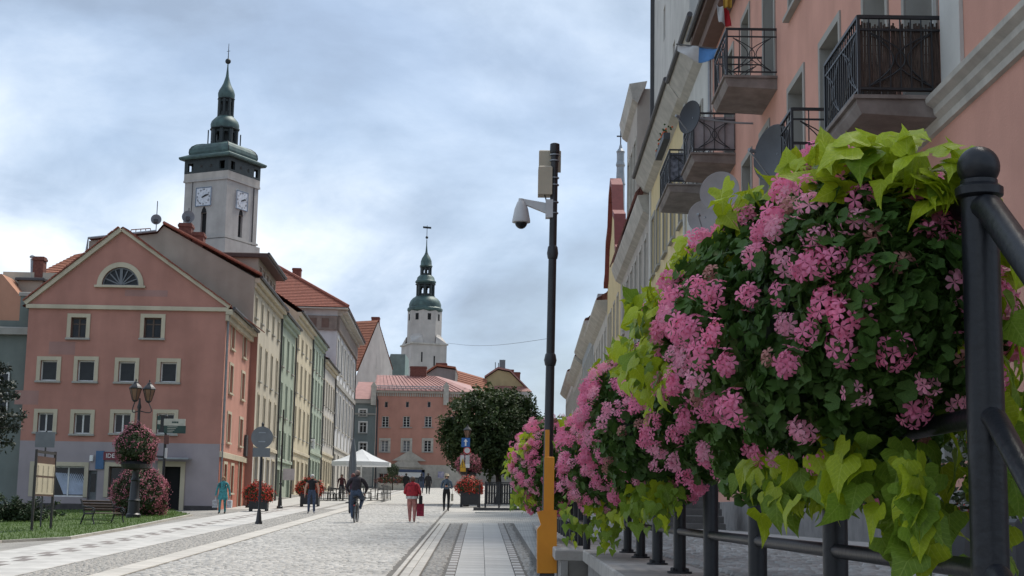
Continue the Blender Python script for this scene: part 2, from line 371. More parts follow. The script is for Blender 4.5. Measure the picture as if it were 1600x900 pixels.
# far paving on the left of the street, before the shops
strip('shop_pavement', S_PALE_L0-9.5, S_PALE_L0-0.3, 74.3, 172, M_SLAB, 0.012)
for sgap, m_ in ((0.9, M_SETTD), (3.2, M_SETTD)):
    strip('sett_band', S_PALE_L0-sgap-0.35, S_PALE_L0-sgap, 74.5, 171, m_, 0.018)
strip('far_kerb_line', S_PALE_L0, S_PALE_L1-0.1, 86.2, 171, M_SLABC, 0.012)

# lawn in front of the house, with a kerb
lawn_poly = [G(-260, 905), G(0, 849), G(108, 843), G(190, 829), G(300, 806), G(262, 797), G(-30, 800), G(-400, 815)]
lm = MB(); lm.add([(p.x, p.y, g(p.x, p.y)+0.05) for p in lawn_poly], [tuple(range(len(lawn_poly)))])
lawn = structure(lm.build('lawn', M_GRASS))
km = MB()
for a, b in zip(lawn_poly[:4], lawn_poly[1:5]):
    km.bar((a.x, a.y, g(a.x,a.y)+0.03), (b.x, b.y, g(b.x,b.y)+0.03), 0.10, 0.10)
structure(km.build('lawn_kerb', M_STONE))
def inside(p, poly):
    c = False; n = len(poly)
    for i in range(n):
        a, b = poly[i], poly[i-1]
        if (a.y > p[1]) != (b.y > p[1]) and p[0] < (b.x-a.x)*(p[1]-a.y)/(b.y-a.y)+a.x: c = not c
    return c
M_BLADE = mat('grass_blade', (0.14, 0.22, 0.05), 0.7, (0.085, 0.15, 0.03), 0.7, trans=0.3)
def grass():
    xs = [p.x for p in lawn_poly]; ys = [p.y for p in lawn_poly]; V = []; F = []
    k = 0
    while k < 26000:
        x = random.uniform(max(min(xs), -28), max(xs)); y = random.uniform(min(ys), max(ys))
        if not inside((x, y), lawn_poly): continue
        a = random.uniform(0, 2*pi); h = random.uniform(.04, .10); w = .012; z = g(x, y)+.05
        dx, dy = cos(a)*w, sin(a)*w; lx, ly = random.gauss(0,.025), random.gauss(0,.025)
        V += [(x-dx,y-dy,z),(x+dx,y+dy,z),(x+lx,y+ly,z+h)]; F.append((3*k,3*k+1,3*k+2)); k += 1
    o = stuff(link('grass', np_mesh('grass', V, F, M_BLADE))); o.parent = lawn
grass()

# ------------------------------------------------------------------ raised terrace on the right with its retaining wall
CAPZ = 1.35
RDIR = ray(818, 799.7).x                                  # the railing runs along this direction
def rx(off, y): return off + RDIR*y
M_TERR = sett_mat('terrace_setts', (0.40,0.38,0.34), (0.31,0.295,0.27), (0.17,0.16,0.14), 0.12, 0.11)
M_CAP = mat('cap_stone', (0.43,0.405,0.37), 0.9, (0.31,0.29,0.265), 3, 0.3, 35, objvar=0.08)
M_WALLST = mat('wall_stone', (0.33,0.315,0.295), 0.92, (0.235,0.225,0.21), 3.5, 0.4, 25, streak=0.3, objvar=0.10)
tm = MB(); tm.quad((rx(0.92,2.9),2.9,CAPZ-0.012),(7.0,2.9,CAPZ-0.012),(7.0,70,CAPZ-0.012),(rx(0.92,70),70,CAPZ-0.012))
structure(tm.build('terrace', M_TERR))
t_o = bpy.data.objects['terrace']
as_part(cobbles('cobblestone', 1.35, 3.9, 7.5, 34, 0.125, 0.115, MATS['cobble_stone'], base=CAPZ-0.012), t_o)
def terr_slab(x0, x1, y0, y1, nx, ny, name='paving_slab'):
    dx, dy = (x1-x0)/nx, (y1-y0)/ny; me = MB().bbox(-dx/2+.004, dx/2-.004, -dy/2+.004, dy/2-.004, 0, 0.03, .005).mesh(name, M_SLAB)
    for i in range(nx):
        for j in range(ny): link(name, me, t_o, (x0+(i+.5)*dx, y0+(j+.5)*dy, CAPZ-0.012+random.uniform(0,.003)))
terr_slab(3.92, 4.9, 8, 40, 2, 40)
core = MB(); core.prism([(rx(.66,2.9),2.9,-.6),(rx(.66,14.3),14.3,-.6),(rx(.66,14.3),14.3,CAPZ-.10),(rx(.66,2.9),2.9,CAPZ-.10)], (.55,0,0))
core.prism([(rx(.40,14.32),14.32,-.4),(rx(.40,56),56,.2),(rx(.40,56),56,CAPZ-.10),(rx(.40,14.32),14.32,CAPZ-.10)], (.6,0,0))
tag_wall = thing('retaining_wall', 'low grey stone retaining wall under the black railing', 'wall', (rx(.66,2.9),2.9,g(.7,2.9)))
cw = core.build('wall_core', M_JOINT, tag_wall); cw.location = -tag_wall.location
def wall_blocks():
    for (off, y0, y1, zb) in ((.63, 6.0, 14.3, -.2), (.37, 14.3, 50.0, .1)):
        rows = [(CAPZ-.10-.30*(k+1), CAPZ-.10-.30*k) for k in range(3)]
        L_ = .62 if off > .5 else 1.1
        for r, (za, zt) in enumerate(rows):
            y = y0 + (0 if r % 2 else -L_/2)
            while y < y1:
                ya, yb = max(y, y0)+.006, min(y+L_*random.uniform(.9,1.1), y1)-.006
                if yb-ya > .1 and zt > g(0, yb)-.1:
                    p = random.uniform(0, .012); mb = MB()
                    mb.prism([(rx(off-p,ya),ya,za+.006),(rx(off-p,yb),yb,za+.006),(rx(off-p,yb),yb,zt-.006),(rx(off-p,ya),ya,zt-.006)], (.06+p,0,0))
                    o = mb.build('stone_block', M_WALLST, tag_wall); o.location = -tag_wall.location
                y = yb+.012
    y = 2.9; off = .57
    while y < 14.3:
        yb = min(y+random.uniform(.85,1.0), 14.3); mb = MB(); mb.bbox(0, .60, 0, yb-y-.008, 0, .10, .012)
        o = mb.build('cap_stone', M_CAP, tag_wall); o.location = Vector((rx(off,y), y, CAPZ-.10))-tag_wall.location; o.rotation_euler = (0,0,-RDIR); y = yb
    y = 14.32; off = .31
    while y < 52:
        yb = y+random.uniform(1.0,1.2); mb = MB(); mb.bbox(0, .62, 0, yb-y-.008, 0, .10, .012)
        o = mb.build('cap_stone', M_CAP, tag_wall); o.location = Vector((rx(off,y), y, CAPZ-.102))-tag_wall.location; o.rotation_euler = (0,0,-RDIR); y = yb
wall_blocks()
# ================================================================== building kit
WCACHE = {}
def facade(mb, x0, x1, z0, z1, ops, y=0.0, depth=0.18, mi=0, mi_rev=None):
    """a wall sheet in the plane y with real openings and reveals going inwards"""
    mi_rev = mi if mi_rev is None else mi_rev
    xs = sorted({x0, x1, *[o[0] for o in ops], *[o[1] for o in ops]}); zs = sorted({z0, z1, *[o[2] for o in ops], *[o[3] for o in ops]})
    xs = [x for x in xs if x0-1e-6 <= x <= x1+1e-6]; zs = [z for z in zs if z0-1e-6 <= z <= z1+1e-6]
    for i in range(len(xs)-1):
        for j in range(len(zs)-1):
            cx, cz = (xs[i]+xs[i+1])/2, (zs[j]+zs[j+1])/2
            if any(o[0] < cx < o[1] and o[2] < cz < o[3] for o in ops): continue
            mb.quad((xs[i],y,zs[j]),(xs[i+1],y,zs[j]),(xs[i+1],y,zs[j+1]),(xs[i],y,zs[j+1]), mi)
    for a, b, c, d in ops:
        e = y+depth
        mb.quad((a,y,c),(a,e,c),(b,e,c),(b,y,c), mi_rev); mb.quad((a,y,d),(b,y,d),(b,e,d),(a,e,d), mi_rev)
        mb.quad((a,y,c),(a,y,d),(a,e,d),(a,e,c), mi_rev); mb.quad((b,y,c),(b,e,c),(b,e,d),(b,y,d), mi_rev)
def window(parent, x0, x1, z0, z1, y=0.0, depth=0.14, style='two', frame=None, glass=None, surround=None, sill=None, sw=0.16, sproud=0.05):
    """frame (the part) with pane, surround and sill as sub-parts"""
    frame = frame or M_WFRAME; glass = glass or M_GLASS
    w, h = round(x1-x0, 3), round(z1-z0, 3); key = (w, h, style, frame.name)
    if key not in WCACHE:
        f = MB(); t = min(0.07, w*0.09); d = 0.05
        f.box(0,t,0,d,0,h); f.box(w-t,w,0,d,0,h); f.box(t,w-t,0,d,0,t); f.box(t,w-t,0,d,h-t,h)
        if style in ('two','cross','grid'): f.box(w/2-t*.55,w/2+t*.55,-.008,d,t,h-t)
        if style == 'cross': f.box(t,w/2-t*.55,.004,d,h*.66,h*.66+t*.8); f.box(w/2+t*.55,w-t,.004,d,h*.66,h*.66+t*.8)
        if style == 'grid':
            for q in (.25,.5,.75): f.box(t,w/2-t*.55,.010,d,h*q,h*q+.03); f.box(w/2+t*.55,w-t,.010,d,h*q,h*q+.03)
        if style == 'three':
            for q in (1/3, 2/3): f.box(w*q-t/2,w*q+t/2,-.006,d,t,h-t)
        g_ = MB(); g_.quad((t*.5,.03,t*.5),(w-t*.5,.03,t*.5),(w-t*.5,.03,h-t*.5),(t*.5,.03,h-t*.5))
        WCACHE[key] = (f.mesh('window', frame), g_.mesh('pane', glass))
    fm, gm = WCACHE[key]
    o = link('window', fm, parent, (x0, y+depth-.05, z0))
    if glass.name != gm.materials[0].name:
        k2 = key+(glass.name,)
        if k2 not in WCACHE: g2 = gm.copy(); g2.materials[0] = glass; WCACHE[k2] = g2
        gm = WCACHE[k2]
    link('pane', gm, o)
    yo = -(depth-.05)
    if surround:
        ks = ('s', w, h, sw, sproud, surround.name)
        if ks not in WCACHE:
            s = MB(); s.box(-sw,0,-sproud,.0-.002,-.0,h+sw); s.box(w,w+sw,-sproud,-.002,0,h+sw); s.box(0,w,-sproud,-.002,h,h+sw)
            WCACHE[ks] = s.mesh('window_surround', surround)
        link('window_surround', WCACHE[ks], o, (0,yo,0))
    if sill:
        kq = ('q', w, sw, sill.name)
        if kq not in WCACHE: WCACHE[kq] = MB().bbox(-sw-.03,w+sw+.03,-.13,depth-.05,-.09,0,.012).mesh('sill', sill)
        link('sill', WCACHE[kq], o, (0,yo,0))
    return o
def tiles(mb, e0, e1, r1, r0, step=0.33, th=0.045, mi=0):
    """tile courses between eave e0-e1 and ridge r0-r1: every course a lip above the one below"""
    e0, e1, r1, r0 = map(Vector, (e0, e1, r1, r0)); L = max((r0-e0).length, (r1-e1).length); n = max(2, int(L/step))
    nrm = (e1-e0).cross(r0-e0) if (e1-e0).length > 1e-3 else (r1-r0).cross(r0-e0)
    nrm.normalize()
    if nrm.z < 0: nrm = -nrm
    for i in range(n):
        a, b = i/n, (i+1.25)/n; b = min(b, 1)
        A, B = e0.lerp(r0, a)+nrm*th, e1.lerp(r1, a)+nrm*th; C, D = e1.lerp(r1, b), e0.lerp(r0, b)
        A0, B0 = e0.lerp(r0, a)-nrm*.01, e1.lerp(r1, a)-nrm*.01
        mb.quad(A, B, C, D, mi); mb.quad(A0, B0, B, A, mi)
def chimney(parent, x, y, z0, z1, w=.6, d=.6, pots=0, m=None):
    c = MB(); c.box(x-w/2,x+w/2,y-d/2,y+d/2,z0,z1-.22); c.box(x-w/2-.05,x+w/2+.05,y-d/2-.05,y+d/2+.05,z1-.218,z1-.08); c.box(x-w/2-.01,x+w/2+.01,y-d/2-.01,y+d/2+.01,z1-.078,z1)
    o = c.build('chimney', m or M_BRICK, parent)
    if pots:
        p = MB()
        for k in range(pots): p.lathe([(.09,0),(.11,.05),(.09,.3),(.10,.35)], 10, (x+(k-(pots-1)/2)*.25, y, z1))
        p.build('chimney_pot', M_ZINC, o, angle=40)
    return o
def downpipe(parent, x, y, z0, z1, r=.055, m=None):
    p = MB(); p.tube([(x,y-.10,z0),(x,y-.10,z1-.5),(x,y-.16,z1-.25),(x,y-.35,z1)], r, 8)
    for z in np.arange(z0+1, z1-.6, 2.2): p.lathe([(r+.015,0),(r+.015,.05)], 8, (x,y-.10,float(z)))
    return p.build('downpipe', m or M_ZINC, parent, angle=40)

# ================================================================== pink corner house with the gable
YA = 73.0
A0 = GY(24, YA); A_R = P(348, 600, YA).x
hA = thing('pink_gable_house', 'pink corner house with a broad gable, arched attic window and lilac ground floor', 'house', (A0.x, YA, A0.z))
M_PINK = plaster('pink_plaster', (0.455, 0.228, 0.183), 0.22); M_LILAC = plaster('lilac_plaster', (0.36, 0.318, 0.335), 0.14)
M_PATCH = plaster('patched_plaster', (0.38, 0.225, 0.20))
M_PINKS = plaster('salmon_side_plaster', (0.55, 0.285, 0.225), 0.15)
def aL(u, v): p = P(u, v, YA); return p.x-A0.x, p.z-A0.z
WA = A_R-A0.x
def build_A():
    z_str = aL(190, 481)[1]; z_lil = aL(190, 691)[1]; apx, apz = aL(191, 360)
    ops = []; wins = []
    def rect(u0, v0, u1, v1):
        um = (u0+u1)/2; a = aL(u0, (v0+v1)/2)[0]; b = aL(u1, (v0+v1)/2)[0]; c = aL(um, v1)[1]; d = aL(um, v0)[1]; return (a, b, c, d)
    for r, st in (((110.7,496,134.7,528),'cross'), ((225,496.5,252,528.5),'cross'), ((63,563,89,595),'one'), ((121,563,147.5,596),'one'), ((185,565,211,597),'one'), ((250.5,566,276,597.5),'one'),
                  ((58.6,645,83,675),'two'), ((115.5,646,141.3,678),'two'), ((177.5,646,204,677),'two'), ((244.5,646,272,678),'two')):
        o = rect(*r); ops.append(o); wins.append((o, st))
    shop1 = rect(52,728,131,776); shop2 = rect(169,729,216,777); door = rect(252,729,281,800); door = (door[0], door[1], -.2, door[3])
    side_door = rect(136.5, 735, 151, 781)
    gr = [shop1, shop2, door, side_door]
    w = MB()
    facade(w, 0, WA, z_lil, z_str+.2, ops, 0, .2, 0)
    facade(w, 0, WA, -.6, z_lil, gr, 0, .25, 1)
    w.quad((0,9.5,-.6),(0,0,-.6),(0,0,z_str+.2),(0,9.5,z_str+.2)); w.quad((WA,9.5,-.6),(0,9.5,-.6),(0,9.5,z_str+.2),(WA,9.5,z_str+.2))
    wall = w.build('wall', [M_PINK, M_LILAC], hA)
    # gable with a half round opening
    cx, cz = aL(188, 446); rr = aL(217, 446)[0]-cx
    gm = MB(); n = 24; arc = [(cx-rr*cos(pi*i/n), 0, cz+rr*sin(pi*i/n)) for i in range(n+1)]
    # gable polygon split: below the opening, left part, right part
    gz = z_str+.2
    gm.quad((0,0,gz),(WA,0,gz),(cx+rr,0,cz),(cx-rr,0,cz))
    gm.add([(0,0,gz),(cx-rr,0,cz)]+arc[1:n//2+1]+[(apx,0,apz)], [tuple(range(n//2+3))])
    gm.add([(WA,0,gz),(apx,0,apz)]+arc[n//2:], [tuple(range(n-n//2+3))])
    for i in range(n):
        a, b = arc[i], arc[i+1]; gm.quad(a, b, (b[0],.2,b[2]), (a[0],.2,a[2]))
    gm.quad((cx-rr,0,cz),(cx-rr,.2,cz),(cx+rr,.2,cz),(cx+rr,0,cz))
    gm.build('gable_wall', M_PINK, hA)
    # lunette: surround, glazing bars, pane, sill
    lu = MB()
    for k in range(9):
        a = pi*k/8; lu.bar((cx,.11,cz+.03),(cx+rr*.97*cos(a),.11,cz+.03+rr*.97*sin(a)), .05, .06)
    for k in range(16): a, b = pi*k/16, pi*(k+1)/16; lu.bar((cx+rr*.95*cos(a),.11,cz+rr*.95*sin(a)),(cx+rr*.95*cos(b),.11,cz+rr*.95*sin(b)), .07, .07)
    lu.box(cx-.07,cx+.07,.07,.14,cz,cz+rr)
    lo = lu.build('arched_window', M_SIGNBACK, hA)
    pn = MB(); pn.add([(x,.15,z) for x,_,z in arc], [tuple(range(n+1))]); pn.build('pane', M_GLASS, lo)
    su = MB(); r2 = rr+.24
    for k in range(n):
        a, b = pi*k/n, pi*(k+1)/n
        q = [(cx-rr*cos(a),-.07,cz+rr*sin(a)),(cx-r2*cos(a),-.07,cz+r2*sin(a)),(cx-r2*cos(b),-.07,cz+r2*sin(b)),(cx-rr*cos(b),-.07,cz+rr*sin(b))]
        su.prism(q, (0,.068,0))
    su.build('window_surround', M_TRIM, lo)
    MB().bbox(cx-r2-.1,cx+r2+.1,-.15,.1,cz-.11,cz-.002,.012).build('sill', M_TRIM, lo)
    for (o, st) in wins: window(hA, *o, 0, .2, st, frame=(M_BFRAME if st == 'cross' else M_WFRAME), surround=M_TRIM, sill=M_GREYTRIM, sw=.19)
    for sh, st in ((shop1,'three'),(shop2,'two')): window(hA, *sh, 0, .25, st, frame=(M_WFRAME if sh is shop1 else M_BFRAME), surround=M_TRIM, sw=.20)
    dr = MB(); dr.box(door[0],door[1],.3,.36,0,door[3]); dr.box(door[0]+.15,door[1]-.15,.28,.3,1.2,door[3]-.3); d_ = dr.build('door', M_DARK, hA)
    s = MB(); s.box(door[0]-.22,door[0],-.06,-.002,0,door[3]+.25); s.box(door[1],door[1]+.22,-.06,-.002,0,door[3]+.25); s.box(door[0],door[1],-.06,-.002,door[3],door[3]+.25); s.build('door_surround', M_TRIM, d_)
    MB().bbox(door[0]-.45,door[1]+.5,-.75,-.062,door[3]+.34,door[3]+.42,.02).build('canopy', M_ZINC, d_)
    sdm = MB(); sdm.box(*side_door[:2],.2,.26,0,side_door[3]); sd_ = sdm.build('door', M_SIGNBACK, hA); MB().box(side_door[0]+.1,side_door[1]-.1,.18,.198,1.0,side_door[3]-.15).build('pane', M_GLASS, sd_)
    # white cloth hung behind the display window
    cl = MB(); nseg = 14
    for i in range(nseg):
        xa, xb = shop1[0]+.95+i*.10, shop1[0]+.95+(i+1)*.10; za, zb = .05*(i%2), .05*((i+1)%2)
        cl.quad((xa+.5,.215+za*.3,shop1[2]+.12+i*.0),(xb+.55,.215+zb*.3,shop1[2]+.12),(xb,.215+zb*.3,shop1[3]-.32-i*.01),(xa,.215+za*.3,shop1[3]-.32))
    cl.build('window_drape', mat('drape_white',(0.42,0.48,0.60),.9), hA)
    # mouldings
    pl = MB(); pl.box(-.03,door[0]-.25,-.05,-.002,-.5,.42); pl.box(door[1]+.25,WA+.03,-.05,-.002,-.5,.42); pl.build('plinth', mat('dark_plinth',(0.075,0.068,0.068),.9,(0.05,0.045,0.045),4,.3,20), hA)
    sc = MB(); sc.bbox(-.12,WA+.12,-.14,-.002,z_str-.10,z_str+.10,.02); sc.build('string_course', M_TRIM, hA)
    # raking cornice and verge tiles
    for (xa, za, xb, zb) in ((-.15, z_str+.10, apx, apz), (WA+.15, z_str+.10, apx, apz)):
        d = Vector((xb-xa,0,zb-za)); L = d.length; d.normalize(); nz = Vector((-d.z,0,d.x)); nz = nz if nz.z > 0 else -nz
        r = MB(); a = Vector((xa,0,za)); b = Vector((xb,0,zb))
        r.prism([a-nz*.05-Vector((0,.16,0)), b-nz*.05-Vector((0,.16,0)), b+nz*.16-Vector((0,.16,0)), a+nz*.16-Vector((0,.16,0))], (0,.158,0)); r.build('raking_cornice', M_TRIM, hA)
        nt_ = int(L/.34); vt = MB().bbox(-.165,.165,0,.5,0,.07,.015).mesh('verge_tile', M_TILE)
        ang = atan2(d.z, d.x)
        for k in range(nt_):
            p = a+d*((k+.5)*L/nt_)+nz*(.17+.012*(k%2)); link('verge_tile', vt, hA, (p.x,-.24,p.z), (0,-ang,0))
    rf = MB(); ez = z_str+.10
    tiles(rf, (-.35,0.1,ez-.1),(-.35,9.6,ez-.1),(apx,9.6,apz+.22),(apx,0.1,apz+.22)); tiles(rf, (WA+.35,9.6,ez-.1),(WA+.35,0.1,ez-.1),(apx,0.1,apz+.22),(apx,9.6,apz+.22))
    rf.build('roof', M_TILE, hA)
    # side front along the street
    for (x0,x1,z0,z1) in [(.0,1,0,1)]: pass
    px0, pz0, px1, pz1 = .30*WA, aL(100,535)[1], .42*WA, aL(100,552)[1]
    pt = MB(); pt.box(aL(77,535)[0],aL(118,535)[0],-.004,-.001,aL(100,554)[1],aL(100,534)[1]); pt.box(aL(195,460)[0],aL(262,460)[0],-.004,-.001,aL(220,463)[1],aL(220,453)[1])
    pt.box(aL(10,625)[0]+.4,aL(60,625)[0],-.004,-.001,aL(40,632)[1],aL(40,610)[1]); pt.build('plaster_patch', M_PATCH, hA)
    return z_str
ZSTR_A = build_A()
# side of the corner house: rotated frame as a child empty would be a level too many, so build in world terms
mL = (P(556, 545, 172.7).x - (A_R)) / (172.7-YA)
def XL(Y): return A_R + mL*(Y-YA)
RZL = atan2(1, mL)
def left_frame(y0): return Vector((XL(y0), y0, g(XL(y0), y0))), RZL
def sideA():
    o, rz = left_frame(YA); loc = o-hA.location; L = 9.5*sqrt(1+mL*mL); dz = o.z-A0.z
    zz = lambda v, Y: P(360, v, Y).z-o.z
    rows = [(zz(545,75.5),zz(508,75.5)), (zz(614,75.5),zz(571,75.5)), (zz(691,75.5),zz(647,75.5))]
    ops = [(c-.55,c+.55,a,b) for a,b in rows for c in (2.6,7.0)]; gops = [(1.6,2.5,.9,2.3),(4.0,4.9,.9,2.3)]
    door = (6.9,8.1,-.2,2.75)
    w = MB(); zs = zz(712,74.5)
    facade(w, 0, L, zs, ZSTR_A-dz+.2, ops, 0, .16, 0); facade(w, 0, L, -.6, zs, gops+[door], 0, .2, 1)
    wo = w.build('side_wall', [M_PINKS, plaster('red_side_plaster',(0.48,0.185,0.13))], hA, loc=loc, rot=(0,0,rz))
    for q in ops: window(wo, *q, 0, .16, 'two', frame=M_TRIM, glass=mat('warm_dark_glass',(0.10,0.075,0.05),.2,(0.05,0.04,0.03)))
    for q in gops: window(wo, *q, 0, .2, 'one', frame=M_TRIM, glass=MATS['warm_dark_glass'])
    MB().box(door[0],door[1],.15,.2,0,2.75).build('door', mat('brown_door',(0.12,0.08,0.055),.6), wo)
    for q in ops+gops+[door]:
        s = MB()
        s.box(q[0]-.14,q[0],-.04,-.002,q[2],q[3]+.14); s.box(q[1],q[1]+.14,-.04,-.002,q[2],q[3]+.14); s.box(q[0],q[1],-.04,-.002,q[3],q[3]+.14); s.box(q[0]-.18,q[1]+.18,-.10,-.002,q[2]-.09,q[2]-.002) if q is not door else None
        s.build('window_trim', M_TRIM, wo)
    MB().bbox(0,L,-.09,-.002,zs-.12,zs+.16,.02).build('string_course', M_TRIM, wo)
    ct = ZSTR_A-dz; co = MB(); co.bbox(-.1,L,-.16,-.002,ct-.55,ct-.25,.02); co.bbox(-.14,L,-.34,-.002,ct-.248,ct+.0,.03); co.build('cornice', M_TRIM, wo)
    gu = MB(); gu.tube([(-.2,-.42,ct+.06),(L,-.42,ct+.04)], .08, 8); gu.build('gutter', M_GUTTER, wo)
    downpipe(wo, .18, 0, 0, ct, .06)
    MB().box(8.5,9.2,-.14,-.02,2.95,4.1).build('wall_box', M_GUTTER, wo)
sideA()
def on_house(txt=None):
    b = MB(); x0, z1 = aL(151,704.5); x1, z0 = aL(162,733); b.box(x0,x1,-.08,-.02,z0,z1)
    o = tag(b.build('shop_sign', mat('blue_sign',(0.035,0.10,0.22),.5,(0.05,0.13,0.26),6)), 'small upright blue poster sign on the lilac wall', 'sign'); o.location = hA.location
    r = MB(); x0, z1 = aL(162.6,706); x1, z0 = aL(236,720); r.box(x0,x1,-.09,-.02,z0,z1)
    ro = tag(r.build('shop_sign', mat('dark_red_sign',(0.17,0.025,0.04),.5)), 'long dark red shop sign with white letters above the brown shop window', 'sign'); ro.location = hA.location
    text_mesh('IDE', (z1-z0)*.75, M_WHITE, ro, (x0+.34,-.094,(z0+z1)/2), (radians(90),0,0))
    w = MB(); x0, z1 = aL(141.5,711.5); x1, z0 = aL(146,720.5); w.bbox(x0,x1,-.16,-.01,z0,z1,.02)
    wo = tag(w.build('alarm_box', M_WHITE), 'small white box on the lilac wall beside the blue sign', 'alarm box'); wo.location = hA.location
on_house()

# ================================================================== the row of houses behind it
def row_house(name, label, y0, y1, eave, wallm, rows, ncol, trimm, roofm=None, depth=11.0, ridge=4.0, ww=1.05, frame=None, glass=None, surround=None, groundm=None, ground_ops=None, gz=3.6, sill=None, pipe=True, profile=None, style='two', cornice=.35, uneven=0):
    """house on the left of the street; eave and rows are heights above sea of the scene"""
    o, rz = left_frame(y0); h = thing(name, label, 'house', o, rz)
    L = (y1-y0)*sqrt(1+mL*mL)-.02; E = eave-o.z
    ops = []
    for (a, b) in rows:
        for k in range(ncol):
            c = L*(k+.5)/ncol + uneven*((k % 2)-.5); ops.append((c-ww/2, c+ww/2, a-o.z, b-o.z))
    gops = []
    ng = ground_ops or ncol
    for k in range(ng):
        c = L*(k+.5)/ng; q = min(1.5, L/ng*.62); gops.append((c-q/2, c+q/2, (.75 if k % 2 else .05)+.25, gz-.55))
    w = MB(); facade(w, 0, L, gz, E, ops, 0, .16, 0); facade(w, 0, L, -.8, gz, gops, 0, .25, 1)
    w.quad((0,depth,-.8),(0,0,-.8),(0,0,E),(0,depth,E)); w.quad((L,0,-.8),(L,depth,-.8),(L,depth,E),(L,0,E)); w.quad((L,depth,-.8),(0,depth,-.8),(0,depth,E),(L,depth,E))
    w.build('wall', [wallm, groundm or wallm], h)
    for k, q in enumerate(ops): window(h, *q, 0, .16, style, frame=frame, glass=(glass if glass else (M_CURT if random.random() < .35 else M_GLASS)), surround=surround or trimm, sill=sill or M_GREYTRIM, sw=.12, sproud=.035)
    for q in gops: window(h, *q, 0, .25, 'one', frame=M_BFRAME, surround=trimm, sw=.12, sproud=.04)
    t = MB(); t.bbox(0,L,-cornice*.45,-.002,E-.55,E-.28,.03); t.bbox(0,L,-cornice,-.002,E-.278,E,.04); t.build('cornice', trimm, h)
    MB().bbox(0,L,-.12,-.002,gz-.02,gz+.2,.03).build('string_course', trimm, h)
    MB().bbox(0,L,-.05,-.001,-.6,.28,.02).build('plinth', M_GREYTRIM, h)
    MB().tube([(0,-cornice-.08,E+.05),(L,-cornice-.08,E+.03)], .085, 8).build('gutter', M_GUTTER, h)
    if pipe: downpipe(h, L-.15, 0, 0, E, .06, M_GUTTER)
    if profile is None:
        r = MB(); tiles(r, (0,-cornice-.1,E+.06),(L,-cornice-.1,E+.06),(L,depth/2,E+ridge),(0,depth/2,E+ridge)); tiles(r, (L,depth+.2,E),(0,depth+.2,E),(0,depth/2,E+ridge),(L,depth/2,E+ridge))
        r.add([(0,0,E),(0,depth/2,E+ridge-.05),(0,depth,E)],[(0,1,2)],1); r.add([(L,0,E),(L,depth,E),(L,depth/2,E+ridge-.05)],[(0,1,2)],1)
        r.build('roof', [roofm or M_TILE, wallm], h)
    return h, L, E
M_CREAM = plaster('cream_plaster', (0.52,0.475,0.385)); M_TAN = plaster('bare_tan_render', (0.37,0.335,0.28), .2)
M_GREEN = plaster('sage_green_plaster', (0.37,0.42,0.335)); M_YEL = plaster('pale_yellow_plaster', (0.58,0.515,0.375)); M_GREEN2 = plaster('mint_green_plaster', (0.40,0.465,0.38))
M_OFFW = plaster('offwhite_plaster', (0.54,0.515,0.47)); M_BLUEGL = mat('grey_blue_glass',(0.10,0.125,0.165),.15,(0.05,0.065,0.09),1.5)
